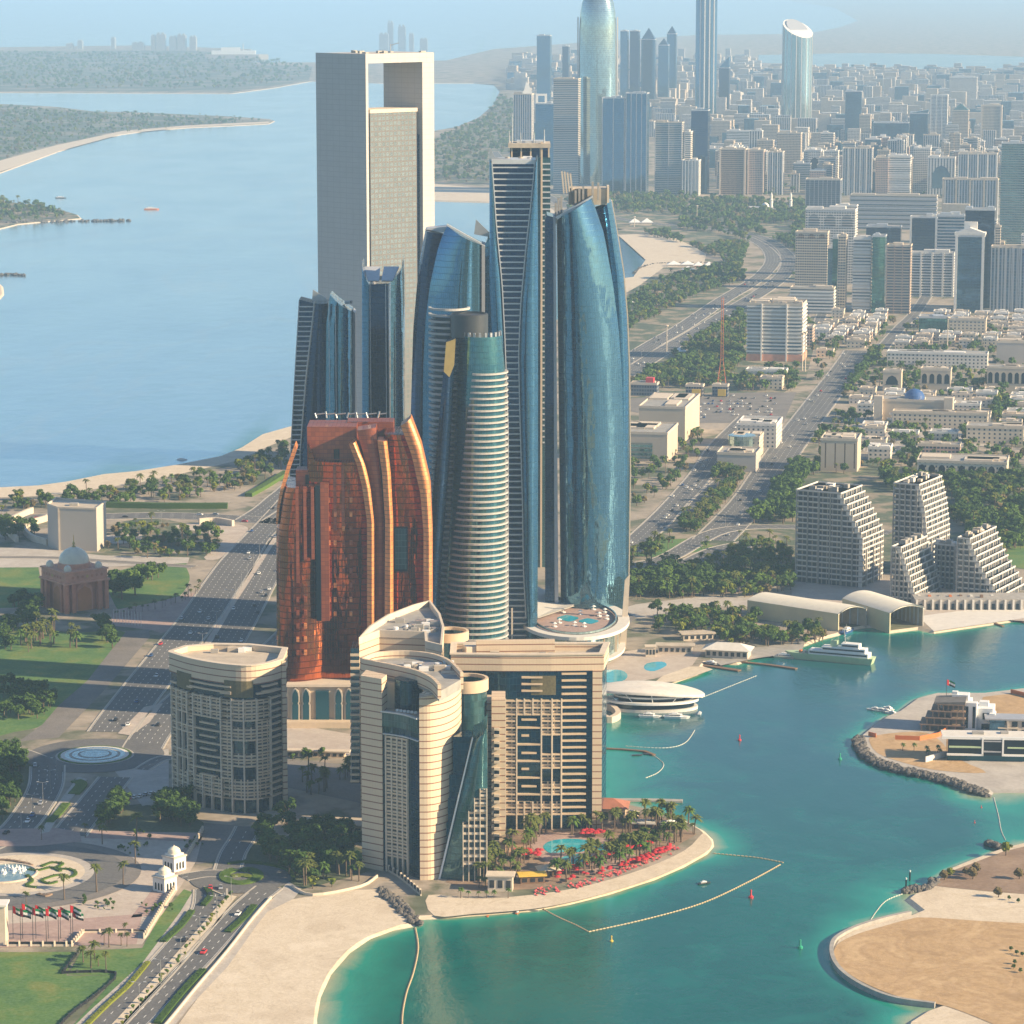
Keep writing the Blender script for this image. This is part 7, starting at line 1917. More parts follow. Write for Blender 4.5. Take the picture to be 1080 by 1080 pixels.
boom([(438, 979), (441, 1000), (436, 1026), (428, 1050), (424, 1080), (430, 1110)], "winding floating boom down the lower edge of the photo", 0.42)
boom([(740, 736), (765, 726), (800, 712)], "thin boom line from the marina building up the channel", 0.14, 2.6, "boom_white"); boom([(690, 797), (700, 806), (694, 815), (680, 821)], "thin looping boom below the floating dock", 0.2, 2, "boom_white"); boom([(660, 787), (700, 789), (722, 784), (733, 770)], "thin looping boom below the marina building", 0.2, 2, "boom_white")
boom([(1048, 841), (1053, 860), (1056, 876), (1061, 887)], "curved boom between the villa island and the brown scrub", 0.2, 2, "boom_white"); boom([(952, 943), (935, 950), (924, 962), (915, 976)], "thin boom in the shallows left of the sand island", 0.2, 2, "boom_white")

# plaza: basin, scroll hedges, gatehouses, flags, walls
def scroll(pts, label, w=1.6, h=0.9, mat="leaf_mid", cat="hedge", name="hedge", grp=None):
    m = MB(); m.ribbon(smooth_line(gp(pts, LZ), 5), -w / 2, w / 2, LZ, LZ + h)
    # ragged top
    line = resample(smooth_line(gp(pts, LZ), 5), 0.9)
    for p in line:
        for k in range(3):
            a = random.uniform(0, 6.28); s = random.uniform(.3, .7); x = p[0] + random.uniform(-w / 2, w / 2); y = p[1] + random.uniform(-w / 2, w / 2); z = LZ + h + random.uniform(-.1, .35)
            m.face([(x + s * math.cos(a), y + s * math.sin(a), z), (x + s * math.cos(a + 2.1), y + s * math.sin(a + 2.1), z + random.uniform(-.3, .3)), (x + s * math.cos(a + 4.2), y + s * math.sin(a + 4.2), z)])
    return tag(m.build(name, M[mat]), label, cat, grp)
scroll([(44, 915), (54, 911), (66, 912), (60, 917), (74, 918), (80, 922), (74, 926), (62, 924), (50, 927), (44, 930), (52, 933), (60, 931)], "largest curling green scroll hedge in the plaza oval")
scroll([(30, 918), (40, 919), (54, 916), (64, 920)], "straight green scroll hedge at the top of the plaza oval"); scroll([(28, 924), (34, 930), (28, 935), (38, 937)], "small hooked scroll hedge beside the fountain"); scroll([(-20, 910), (0, 908), (20, 910), (34, 914)], "low hedge curving above the fountain", mat="soil_brown"); scroll([(40, 944), (48, 946), (54, 944)], "dark red flower bed at the foot of the oval", mat="soil_brown", cat="flower bed", name="flower_bed")
g = G(8, 922, LZ); t = thing("fountain", "round fountain with white water jets in the plaza oval", "fountain", (g.x, g.y, LZ))
m = MB(); m.face([(g.x - 2 + 15 * math.cos(a), g.y + 15 * math.sin(a), LZ + 0.45) for a in [2 * math.pi * i / 36 for i in range(36)]]); m.build("basin_water", M["fountain_basin"], t)
m = MB(); m.ribbon([(g.x - 2 + 15 * math.cos(a), g.y + 15 * math.sin(a)) for a in [2 * math.pi * i / 36 for i in range(36)]], 0, 0.9, LZ, LZ + 0.9, close=True); m.build("basin_rim", M["cream"], t)
for i in range(26):
    a = random.uniform(0, 6.28); r = 10 * random.random() ** .5; x, y = g.x + r * math.cos(a), g.y + 4 + r * .6 * math.sin(a)
    m = MB(); m.lathe((x, y, LZ + .4), [(0.9, 0), (0.4, .6), (0.16, 1.6), (0.01, 1.9)], 6); m.build("water_jet", M["white_paint"], t)
g = G(100, 797, LZ); t = thing("basin", "round stepped basin with pale blue green rings inside the roundabout", "basin", (g.x, g.y, LZ))
for i, (r_, h_, mt) in enumerate([(19.5, .28, "leaf_mid"), (18, .5, "slab_pale"), (16, .42, "glass_pale"), (13.5, .5, "concrete"), (12, .44, "glass_pale"), (9, .52, "concrete"), (7.6, .46, "glass_pale")]):
    m = MB(); m.prism([(g.x + r_ * math.cos(a), g.y + r_ * math.sin(a)) for a in [2 * math.pi * k / 40 for k in range(40)]], LZ + .3, LZ + .4 + (h_ if i < 1 else .2 + i * .09)); m.build(["hedge_ring", "step", "water_ring"][0 if i == 0 else 2 - i % 2], M[mt], t)
def gatehouse(px, py, label, rz=-40):
    g = G(px, py, LZ); t = thing("gatehouse", label, "gatehouse", (g.x, g.y, LZ), R(rz), "domed gatehouses of the plaza")
    def L(mb, nm, m, sm=False):
        me = mb.mesh(nm, [M[m]], smooth=sm); o = bpy.data.objects.new(nm, me); C.objects.link(o); o.parent = t
    m = MB(); m.box((0, 0, 0), (7.6, 7.6, 6.4), 0, base=True); L(m, "walls", "white_plaster")
    m = MB(); m.box((0, 0, 6.4), (8.4, 8.4, 0.7), 0, base=True); L(m, "cornice", "cream")
    m = MB(); m.box((0, 0, 7.1), (6.2, 6.2, 0.9), 0, base=True); L(m, "roof_step", "white_plaster")
    m = MB(); m.lathe((0, 0, 8), [(2.9, 0), (3.0, .8), (2.6, 1.9), (1.4, 2.8), (0.2, 3.3), (0.01, 3.8)], 20); L(m, "dome", "dome_white", True)
    for sx, sy in ((0, -1), (-1, 0), (1, 0)):
        for k in (-1.9, 0, 1.9):
            m = MB()
            pr = [(-.55, 1), (.55, 1), (.55, 3.6), (.4, 4.1), (0, 4.4), (-.4, 4.1), (-.55, 3.6)]
            if sy: m.face([(k + a, -3.84, b) for a, b in pr])
            else: m.face([(sx * 3.84, (k + a) * (-1 if sx < 0 else 1) , b) for a, b in pr])
            L(m, "arched_window", "dark_glass_plain")
gatehouse(174, 939, "left of two white domed gatehouses, nearer the viewer"); gatehouse(184, 917, "right of two white domed gatehouses, farther back")
def wall_piers(pts, label, h=2.6, step=3.2, mat="cream", rail="black_paint", cat="fence", name="fence", grp=None, solid=0.9):
    line = smooth_line(gp(pts, LZ), 3) if len(pts) > 2 else gp(pts, LZ)
    l0 = Vector((*line[0], LZ)); t = thing(name, label, cat, l0, 0, grp)
    m = MB(); m.ribbon(line, -.25, .25, LZ, LZ + solid); m.build("base_wall", M[mat], t)
    m = MB(); m.ribbon(line, -.06, .06, LZ + solid, LZ + h * .85); m.build("railing", M[rail], t)
    for p in resample(line, step)[:80]:
        m = MB(); m.box((p[0], p[1], LZ), (.8, .8, h), R(20), base=True); m.build("pier", M[mat], t)
wall_piers([(152, 990), (162, 974), (174, 955), (184, 940)], "long pale fence with piers along the plaza's lower right edge"); wall_piers([(192, 912), (204, 894), (214, 876)], "pale fence with piers above the gatehouses"); wall_piers([(8, 998), (76, 998)], "low pale fence below the row of flags", h=2.4, step=5); wall_piers([(76, 998), (88, 984)], "short pale fence at the right end of the flags"); wall_piers([(88, 984), (150, 984), (152, 990)], "pale fence behind the palm corner", h=1.8, step=7)
wall_piers([(395, 912), (420, 925), (444, 945)], "cream fence with piers beside the beach groyne", h=3.2, step=4.5)
wall_piers([(66, 1027), (122, 1027), (104, 1048), (80, 1066), (62, 1084), (50, 1110)], "dark railing curving round the lower lawn", mat="dark_metal", h=1.4, solid=0.2, step=6); wall_piers([(66, 1027), (82, 1005)], "short dark railing left of the palm corner", mat="dark_metal", h=1.4, solid=0.2, step=4)
m = MB(); m.ribbon(smooth_line(gp([(286, 948), (268, 968), (240, 1004), (206, 1044), (180, 1076), (150, 1110)], LZ), 4), -.3, .3, LZ, LZ + 1.3); tag(m.build("low_wall", M["cream"]), "low cream wall between the dual road and the beach", "wall")
m = MB(); m.ribbon(smooth_line(gp([(215, 936), (236, 945)], LZ), 3), -.3, .3, LZ, LZ + .6); m.ribbon(smooth_line(gp([(308, 936), (330, 945), (380, 936), (398, 925)], LZ), 4), -.3, .3, LZ, LZ + 1.2); tag(m.build("low_wall", M["cream"]), "low cream wall along the top of the big beach", "wall")
g0 = G(0, 1000); m = MB(); boxpx(m, -30, 5.5, 956, 1003, g0.y, 8); t = thing("gate_pier", "broad cream gate pier at the left edge of the photo", "pier", (G(-8, 1003).x, g0.y, LZ)); m.build("pier", M["cream"], t); m = MB(); boxpx(m, -31, 6.5, 955, 957, g0.y - .6, 9.2); m.build("cornice", M["white_plaster"], t)
def flag(px, py, top, label, flip=0):
    g = G(px, py, LZ); t = thing("flagpole", label, "flagpole", (g.x, g.y, LZ), 0, "flagpoles on the plaza"); h = WZ(top, g.y)
    m = MB(); m.tube((g.x, g.y, LZ), (g.x, g.y, h), .16, .1); m.build("pole", M["dark_metal"], t)
    def ban(nm, mat, u0, u1, v0, v1):
        m = MB(); P = []
        for j in (0, 1):
            r = []
            for i in range(7):
                u = u0 + (u1 - u0) * i / 6; v = v0 + (v1 - v0) * j
                r.append((g.x + .12 + u * 4.6, g.y - .3 + .45 * math.sin(u * 6 + px), h - .2 - (1 - v) * 3.2 - u * 1.9))
            P.append(r)
        m.grid(P); m.grid(P, flip=True); m.build(nm, M[mat], t)
    ban("red_stripe", "flag_red", 0, .27, 0, 1); ban("green_stripe", "flag_green", .27, 1, .67, 1); ban("white_stripe", "flag_white", .27, 1, .33, .67); ban("black_stripe", "flag_black", .27, 1, 0, .33)
for i, (px, top) in enumerate([(14, 955), (22, 957), (24, 952), (35, 956), (38, 954), (49, 957), (51, 955), (62, 958), (64, 956), (75, 954), (77, 959)]):
    flag(px, 990 + (i % 2) * 5, top, "%s flagpole from the left in the plaza's flag row, tricolour with red hoist" % ["first", "second", "third", "fourth", "fifth", "sixth", "seventh", "eighth", "ninth", "tenth", "last"][i])
flag(1006 - 8, 738, 716, "single flagpole on the white villa's roof side, tricolour with red hoist")
for i in range(10):
    px = 120 + i * 3.2; g = G(px, 657 + i * .4, LZ); t = thing("flagpole", "bare white flagpole in the row beside the red gateway building", "flagpole", (g.x, g.y, LZ), 0, "bare flagpoles by the red gateway"); m = MB(); m.tube((g.x, g.y, LZ), (g.x, g.y, LZ + 9), .14, .08); m.build("pole", M["white_paint"], t)
# street lamps, one design copied
lamp0 = thing("street_lamp", "tall single lamp", "street lamp", (0, 0, LZ))
m = MB(); m.tube((0, 0, 0), (0, 0, 11), .14, .09); 
me = m.mesh("pole", [M["steel"]]); o = bpy.data.objects.new("pole", me); C.objects.link(o); o.parent = lamp0
m = MB(); m.tube((0, 0, 10.8), (2.2, 0, 11.4), .08); m.tube((0, 0, 10.8), (-2.2, 0, 11.4), .08); me = m.mesh("arm", [M["steel"]]); o = bpy.data.objects.new("arm", me); C.objects.link(o); o.parent = lamp0
m = MB(); m.box((2.4, 0, 11.4), (1.1, .4, .2)); m.box((-2.4, 0, 11.4), (1.1, .4, .2)); me = m.mesh("lamp_head", [M["light_metal"]]); o = bpy.data.objects.new("lamp_head", me); C.objects.link(o); o.parent = lamp0
first = [True]
def lamps(pts, step, label, grp, rz=0.0):
    for p in resample(smooth_line(gp(pts, LZ), 4), step):
        if first[0]: o = lamp0; first[0] = False
        else: o = copy_tree(lamp0)
        o.location = (p[0], p[1], LZ); o.rotation_euler = (0, 0, rz); o["label"] = label; o["group"] = grp
lamps([(280, 580), (260, 610), (236, 650), (212, 690), (185, 728)], 34, "double armed steel lamp on the boulevard's planted strip", "lamps along the boulevard")
lamps([(244, 950), (222, 980), (180, 1028), (140, 1072)], 30, "double armed steel lamp on the median below the small roundabout", "lamps on the lower dual road")
lamps([(60, 822), (44, 850), (20, 878)], 24, "double armed steel lamp left of the round basin", "lamps left of the basin"); lamps([(0, 556), (80, 555), (160, 554), (240, 556)], 60, "double armed steel lamp on the beach road", "lamps on the beach road")
lamps([(665, 388), (700, 366), (740, 342), (790, 310), (815, 290)], 60, "double armed steel lamp on the coastal highway", "lamps on the highway"); lamps([(765, 555), (800, 505), (850, 430), (885, 385)], 70, "double armed steel lamp on the straight avenue", "lamps on the avenue")
# cars: one design per colour, copied
def car(col, far=False):
    t = thing("car", "x", "car", (0, 0, 0))
    m = MB()
    sec = [(-2.2, .35, .75), (-2.1, .3, .95), (-1.4, .28, 1.0), (1.1, .28, 1.0), (2.0, .3, .85), (2.2, .38, .6)]
    for a, b in zip(sec, sec[1:]):
        q0 = [(a[0], -.9, a[1]), (a[0], .9, a[1]), (a[0], .86, a[2]), (a[0], -.86, a[2])]; q1 = [(b[0], -.9, b[1]), (b[0], .9, b[1]), (b[0], .86, b[2]), (b[0], -.86, b[2])]
        for k in range(4): m.face([q0[k], q0[(k + 1) % 4], q1[(k + 1) % 4], q1[k]][::-1])
    m.face([(-2.2, -.9, .35), (-2.2, -.86, .75), (-2.2, .86, .75), (-2.2, .9, .35)]); m.face([(2.2, -.9, .38), (2.2, .9, .38), (2.2, .86, .6), (2.2, -.86, .6)])
    m.face([(-1.35, -.66, 1.48), (.35, -.66, 1.48), (.35, .66, 1.48), (-1.35, .66, 1.48)])
    me = m.mesh("body", [M[col]]); o = bpy.data.objects.new("body", me); C.objects.link(o); o.parent = t
    m = MB(); b0 = [(-1.75, -.8, .98), (1.0, -.8, .98), (1.0, .8, .98), (-1.75, .8, .98)]; b1 = [(-1.35, -.66, 1.46), (.35, -.66, 1.46), (.35, .66, 1.46), (-1.35, .66, 1.46)]
    for k in range(4): m.face([b0[k], b0[(k + 1) % 4], b1[(k + 1) % 4], b1[k]])
    me = m.mesh("windows", [M["car_glass"]]); o = bpy.data.objects.new("windows", me); C.objects.link(o); o.parent = t
    if not far:
        for x in (-1.35, 1.35):
            for y in (-.88, .88):
                m = MB(); m.tube((x, y - .1, .33), (x, y + .1, .33), .33, n=10); me = m.mesh("wheel", [M["rubber"]]); o = bpy.data.objects.new("wheel", me); C.objects.link(o); o.parent = t
    return t
CC = {"white_paint": "white", "silver_paint": "silver", "black_paint": "black", "blue_paint": "dark blue", "red_paint": "red"}
protos = {(c, f): car(c, f) for c in CC for f in (False, True)}
usedp = set()
def put_car(x, y, rz, z, label, grp, far, rr):
    c = rr.choice(["white_paint"] * 6 + ["silver_paint"] * 3 + ["black_paint"] * 2 + ["blue_paint", "red_paint"])
    k = (c, far)
    if k in usedp: o = copy_tree(protos[k])
    else: o = protos[k]; usedp.add(k)
    o.location = (x, y, z); o.rotation_euler = (0, 0, rz); o.scale = (1.08,) * 3; o["label"] = CC[c] + " car " + label; o["group"] = grp
rr = random.Random(5); ncar = 0
RN = {0: ("on the boulevard's left carriageway", "cars on the left carriageway"), 1: ("on the boulevard's right carriageway beside the copper tower", "cars on the right carriageway")}
for idx, (line, width, lanes, dens) in enumerate(ROADS):
    if dens <= 0: continue
    L_ = resample(line, 11.0); mid = L_[len(L_) // 2]
    if idx in RN: lb, gr = RN[idx]
    elif mid[1] < 1450: lb, gr = ("on the dual road below the small roundabout", "cars on the lower dual road")
    elif mid[1] < 1750 and mid[0] < 0: lb, gr = ("on the road left of the round basin", "cars left of the round basin")
    elif mid[0] < 0: lb, gr = ("on the road along the left beach", "cars on the beach road")
    elif mid[1] > 3000: lb, gr = ("on the curving coastal highway", "cars on the coastal highway")
    else: lb, gr = ("on the avenues right of the glass towers", "cars on the right avenues")
    for i in range(len(L_) - 1):
        for ln in range(lanes):
            if rr.random() < dens * 0.075 and ncar < 190:
                a, b = L_[i], L_[i + 1]; d = Vector((b[0] - a[0], b[1] - a[1])).normalized(); off = -width / 2 + width * (ln + .5) / lanes
                x, y = a[0] + d.y * off, a[1] - d.x * off
                if y < 1250 or y > 4200: continue
                put_car(x, y, math.atan2(d.y, d.x), LZ + .26, lb, gr, y > 1900, rr); ncar += 1
for row in range(9):
    py = 419 + row * 2.9
    for i in range(30):
        px = 690 + i * 4.4 + rr.uniform(-.4, .4)
        if rr.random() < .36 and ncar < 296:
            g = G(px, py); put_car(g.x, g.y, R(90 + GRID), LZ + .16, "parked in the large open car park behind the tan halls", "cars in the large car park", True, rr); ncar += 1
for (px, py, a) in ((148, 841, 12), (142, 842, 14), (136, 843.5, 16), (131, 845, 18), (154, 839, 12), (160, 838, 10)):
    g = G(px, py, LZ); put_car(g.x, g.y, R(70), LZ + .16, "parked in the short row left of the rounded hotel", "cars parked by the rounded hotel", False, rr)
for p, o in protos.items():
    if p not in usedp:
        for ch in list(o.children): bpy.data.objects.remove(ch)
        bpy.data.objects.remove(o)
# parasols and loungers
par0 = thing("parasol", "x", "parasol", (0, 0, 0)); m = MB(); m.lathe((0, 0, 2.1), [(1.45, 0), (.8, .4), (0.01, .7)], 8); me = m.mesh("canopy", [M["red_cloth"]]); o = bpy.data.objects.new("canopy", me); C.objects.link(o); o.parent = par0
m = MB(); m.tube((0, 0, 0), (0, 0, 2.6), .05); me = m.mesh("pole", [M["wood"]]); o = bpy.data.objects.new("pole", me); C.objects.link(o); o.parent = par0
lo0 = thing("sun_lounger", "x", "sun lounger", (0, 0, 0)); m = MB(); m.box((0, 0, .3), (.75, 1.5, .16)); me = m.mesh("seat", [M["pink_cloth"]]); o = bpy.data.objects.new("seat", me); C.objects.link(o); o.parent = lo0
m = MB(); m.face([(-.37, .7, .35), (.37, .7, .35), (.37, 1.15, .85), (-.37, 1.15, .85)]); m.face([(-.37, .7, .3), (-.37, 1.15, .8), (.37, 1.15, .8), (.37, .7, .3)]); me = m.mesh("backrest", [M["pink_cloth"]]); o = bpy.data.objects.new("backrest", me); C.objects.link(o); o.parent = lo0
fl = {"p": True, "l": True}
def put(kind, px, py, label, grp, s=1.0):
    src = par0 if kind == "p" else lo0
    if fl[kind]: o = src; fl[kind] = False
    else: o = copy_tree(src)
    g = G(px, py, LZ + .2); o.location = (g.x, g.y, LZ + .1); o.rotation_euler = (0, 0, rr.uniform(-.4, .4) + (R(25) if kind == "l" else 0)); o.scale = (s,) * 3; o["label"] = label; o["group"] = grp
def lerpl(a, b, t): return (a[0] + (b[0] - a[0]) * t, a[1] + (b[1] - a[1]) * t)
top = [(560, 944), (600, 938), (640, 926), (680, 909), (704, 898), (724, 893)]
for i in range(110):
    t_ = rr.random(); x = 562 + t_ * 160; y = interp([(560, 943), (600, 936), (640, 925), (680, 908), (724, 893)], x) + rr.uniform(-3.5, 3.5)
    put("l", x, y, "pink cushioned lounger on the sand below the hotel garden", "loungers along the hotel beach")
for i in range(64):
    x = 672 + rr.random() * 36 if i < 44 else 600 + rr.random() * 70; y = interp([(600, 930), (640, 921), (672, 911), (708, 896)], x) + rr.uniform(-3, 3)
    put("p", x, y, "red parasol on the hotel beach", "red parasols on the hotel beach")
for i in range(96):
    k = i % 4
    if k == 0: x = 612 + rr.random() * 26; y = 881 + rr.uniform(-1.5, 2.5)
    elif k == 1: x = 540 + rr.random() * 34; y = 903 + rr.uniform(-4, 5)
    elif k == 2: x = 630 + rr.random() * 58; y = interp([(630, 908), (690, 890)], x) + rr.uniform(-4, 4)
    else: x = 585 + rr.random() * 50; y = interp([(585, 927), (635, 908)], x) + rr.uniform(-3, 4)
    put("p", x, y, "red parasol around the hotel pools", "red parasols around the pools", 1.15)
# ------------------------------------------------------------------ trees
TR = random.Random(21)
def palm_mesh(h, leafm, seed):
    r = random.Random(seed)
    m = MB(); lx = r.uniform(-.5, .5)
    pts = [(0, 0, 0), (lx * .3, 0, h * .5), (lx, 0, h)]
    for a, b, r0, r1 in ((pts[0], pts[1], .32, .22), (pts[1], pts[2], .22, .2)): m.tube(a, b, r0, r1, 6)
    trunk = m.mesh("trunk", [M["bark"]])
    m = MB(); n = 26
    for i in range(n):
        a = 2 * math.pi * i / n * 2.4 + r.uniform(-.2, .2); el = r.uniform(-.3, 1.15); L = r.uniform(2.3, 3.3); w = r.uniform(.38, .6)
        ca, sa = math.cos(a), math.sin(a); prev = None
        for k in range(5):
            t = k / 4; d = L * t; z = h + math.sin(el) * d - 1.35 * t * t * L * .45; rr_ = math.cos(el) * d * .95
            ww = w * (0.35 + 1.3 * t if t < .5 else 1.9 * (1.05 - t))
            c = (lx + ca * rr_, sa * rr_, z); L_ = (c[0] - sa * ww, c[1] + ca * ww, z - ww * .5); R_ = (c[0] + sa * ww, c[1] - ca * ww, z - ww * .5)
            if prev:
                m.face([prev[0], prev[1], c, L_], [(0, 0)] * 4); m.face([prev[1], prev[2], R_, c], [(0, 0)] * 4)
            prev = (L_, c, R_)
    crown = m.mesh("crown", [M[leafm]])
    return trunk, crown
def broad_mesh(h, w, leafm, seed, n=420, lsz=.55):
    r = random.Random(seed)
    m = MB(); top = (r.uniform(-.3, .3), r.uniform(-.3, .3), h * .45); m.tube((0, 0, 0), top, .28, .18, 6)
    lobes = []
    for i in range(9):
        a = r.uniform(0, 6.28); q = r.uniform(.15, .62) * w; z = h * r.uniform(.42, .86); lobes.append((q * math.cos(a), q * math.sin(a), z, w * r.uniform(.26, .46)))
    for l in lobes[:6]: m.tube(top, (l[0] * .8, l[1] * .8, l[2]), .13, .05, 4)
    trunk = m.mesh("trunk", [M["bark"]])
    m = MB()
    for i in range(n):
        l = r.choice(lobes); u = Vector((r.gauss(0, 1), r.gauss(0, 1), r.gauss(0, 1))).normalized(); k = r.uniform(.55, 1.08) * l[3]
        c = Vector((l[0] + u.x * k, l[1] + u.y * k, l[2] + u.z * k * .72)); nrm = (u + Vector((r.uniform(-.7, .7), r.uniform(-.7, .7), r.uniform(-.2, .8)))).normalized()
        x = nrm.orthogonal().normalized(); a = r.uniform(0, 6.28); y = nrm.cross(x); X = x * math.cos(a) + y * math.sin(a); Yv = nrm.cross(X); s = lsz * r.uniform(.6, 1.4)
        m.face([c - X * s, c - Yv * s * .6, c + X * s, c + Yv * s * .7], [(0, 0)] * 4)
    crown = m.mesh("crown", [M[leafm]])
    return trunk, crown
PAL = [palm_mesh(h, lm, s) for h, lm, s in ((7.5, "leaf_palm", 1), (6.2, "leaf_palm", 2), (8.5, "leaf_palm", 3), (5.2, "leaf_mid", 4))]
BRO = [broad_mesh(h, w, lm, s) for h, w, lm, s in ((7, 3.6, "leaf_dark", 1), (6, 3.2, "leaf_mid", 2), (8, 4.4, "leaf_dark", 3), (5.5, 2.8, "leaf_bright", 4), (6.5, 3.8, "leaf_mid", 5), (5, 2.6, "leaf_dry", 6))]
counts = {"palm_tree": 0, "tree": 0}
overflow = []
def put_tree(kind, x, y, label, grp, s=1.0, variants=None, z=None):
    arr = PAL if kind == "palm_tree" else BRO
    v = TR.choice(variants if variants else range(len(arr)))
    a = TR.uniform(0, 6.28); sc = s * TR.uniform(.62, 1.4)
    if counts[kind] >= 296 or grp is None:
        overflow.append((arr[v], x, y, a, sc)); return
    counts[kind] += 1
    t = thing(kind, label, "palm" if kind == "palm_tree" else "tree", (x, y, LZ if z is None else z), a, grp); t.scale = (sc,) * 3
    for me, nm in zip(arr[v], ("trunk", "crown")):
        o = bpy.data.objects.new(nm, me); C.objects.link(o); o.parent = t
def in_px(poly_px): return gp(poly_px, LZ)
RO = [(l, w, min(p[0] for p in l), max(p[0] for p in l), min(p[1] for p in l), max(p[1] for p in l)) for l, w, _, _ in ROADS]
FOOT = [(o.location.x, o.location.y) for o in C.objects if o.parent is None and o.get("category") in ("building", "villa")]
def grove(poly_px, n, kind, label, grp, s=1.0, variants=None, avoid=True, mix=0.0):
    n = int(n * 1.6); s = s * 1.15; poly = in_px(poly_px); xs = [p[0] for p in poly]; ys = [p[1] for p in poly]; k = 0; tries = 0
    while k < n and tries < n * 30:
        tries += 1
        x = TR.uniform(min(xs), max(xs)); y = TR.uniform(min(ys), max(ys))
        if not inside(x, y, poly): continue
        if avoid:
            bad = False
            for l, w, a, b, c, d in RO:
                if a - w < x < b + w and c - w < y < d + w and seg_dist(x, y, l) < w / 2 + 2.5: bad = True; break
            if bad: continue
            if any(abs(x - a) < 14 and -6 < y - b < 26 for a, b in FOOT): continue
        put_tree(kind if TR.random() >= mix else ("palm_tree" if kind == "tree" else "tree"), x, y, label, grp, s, variants if mix == 0 else None); k += 1
def row(pts, step, kind, label, grp, s=1.0, variants=None):
    for p in resample(smooth_line(gp(pts, LZ), 4), step): put_tree(kind, p[0] + TR.uniform(-.8, .8), p[1] + TR.uniform(-.8, .8), label, grp, s, variants)
# foreground groves first: these are the ones that show largest
grove([(500, 925), (520, 905), (560, 900), (545, 930), (505, 938)], 26, "palm_tree", "date palm in the grove at the foot of the raking glass edge", "palms below the curved block")
grove([(545, 895), (560, 878), (580, 872), (574, 890), (560, 902)], 12, "palm_tree", "palm left of the turquoise pools", "palms left of the pools")
grove([(575, 925), (600, 914), (640, 906), (700, 886), (730, 876), (735, 884), (700, 900), (640, 922), (590, 932)], 40, "palm_tree", "palm between the pools and the red loungers", "palms above the beach")
grove([(600, 882), (640, 880), (690, 878), (720, 872), (700, 868), (650, 876), (610, 876)], 22, "palm_tree", "palm behind the pools below the right wing", "palms behind the pools")
grove([(640, 890), (690, 880), (690, 892), (650, 905)], 14, "tree", "rounded tree among red parasols on the hotel point", "trees on the hotel point", .7)
for px, py in ((672, 864), (680, 865), (690, 866), (705, 868)): p = G(px, py); put_tree("tree", p.x, p.y, "clipped round tree by the water behind the pool house", "clipped trees behind the pool house", .5, [1])
p = G(655, 858); put_tree("tree", p.x, p.y, "single larger tree on the jetty root behind the pool house", "lone tree by the jetty", .8, [3]); p = G(726, 872); put_tree("palm_tree", p.x, p.y, "tall palm at the very tip of the hotel point", "palm at the tip", 1.1)
for px in (505, 513, 521, 486, 494, 536): p = G(px, 950); put_tree("palm_tree", p.x, p.y, "young palm standing on the sand below the curved block", "young palms on the sand", .6, [3])
grove([(268, 880), (300, 868), (350, 878), (392, 892), (396, 908), (360, 924), (330, 934), (300, 930), (270, 900)], 40, "tree", "dense dark tree in the shaded hotel garden", "trees in the shaded garden", 1.15, [0, 2])
grove([(275, 895), (300, 905), (350, 925), (390, 905), (380, 930), (320, 938)], 16, "palm_tree", "palm in front of the shaded hotel garden", "palms of the shaded garden")
grove([(318, 820), (378, 812), (378, 830), (320, 842)], 12, "palm_tree", "palm in the court between the hotel blocks", "palms in the court"); row([(310, 802), (376, 796)], 8, "tree", "small street tree in the row behind the court", "street trees behind the court", .75, [1, 4])
p = G(330, 940); put_tree("tree", p.x, p.y, "bright yellow green bush at the top of the big beach", "bush at the beach top", .9, [3]); p = G(350, 938); put_tree("tree", p.x, p.y, "second light green bush at the top of the big beach", "bush at the beach top", .9, [3])
grove([(95, 840), (120, 832), (130, 856), (108, 876), (88, 872)], 18, "tree", "dark tree between the basin and the plaza", "trees below the basin", .95, [0, 1, 2])
grove([(160, 848), (200, 852), (214, 868), (196, 874), (165, 868)], 20, "tree", "dense dark tree at the foot of the rounded hotel", "trees below the rounded hotel", 1.0, [0, 2])
grove([(-5, 795), (30, 798), (44, 812), (24, 846), (0, 868), (-10, 868)], 52, "tree", "dark tree in the park at the left edge", "trees of the left park", .9, [0, 1, 2])
grove([(0, 722), (40, 728), (60, 742), (46, 760), (0, 758)], 26, "tree", "dark tree along the lower lawn edge", "trees along the lawn", .95, [0, 2])
grove([(18, 664), (50, 660), (68, 676), (60, 690), (24, 690)], 20, "palm_tree", "palm in front of the red gateway building", "palms before the gateway", 1.15); grove([(10, 640), (42, 636), (42, 660), (18, 668)], 14, "tree", "broad tree left of the red gateway building", "trees left of the gateway", 1.1, [0, 2]); 
grove([(70, 672), (84, 668), (82, 684), (72, 684)], 4, "palm_tree", "palm before the gateway's right corner", "palms before the gateway", 1.1); grove([(104, 664), (120, 662), (120, 684), (106, 686)], 7, "tree", "bushy tree right of the red gateway building", "trees right of the gateway", 1.1, [0, 2])
grove([(116, 618), (150, 605), (150, 632), (122, 640)], 12, "tree", "large rounded tree behind the red gateway building", "large trees behind the gateway", 1.35, [0, 2, 4]); grove([(144, 606), (172, 596), (174, 606), (150, 620)], 8, "tree", "bright tree at the top of the small lawn", "trees on the small lawn", 1.1, [1, 4]); row([(122, 652), (150, 646), (180, 638), (204, 628), (212, 618)], 6, "palm_tree", "short palm in the row below the small lawn", "palms below the small lawn", .75)
for px, py in ((90, 886), (108, 893), (143, 914), (130, 936), (102, 944), (68, 952), (28, 960), (44, 889), (144, 890)): p = G(px, py); put_tree("palm_tree", p.x, p.y, "thin tall palm standing on the paved plaza", "tall palms on the plaza", 1.25, [2])
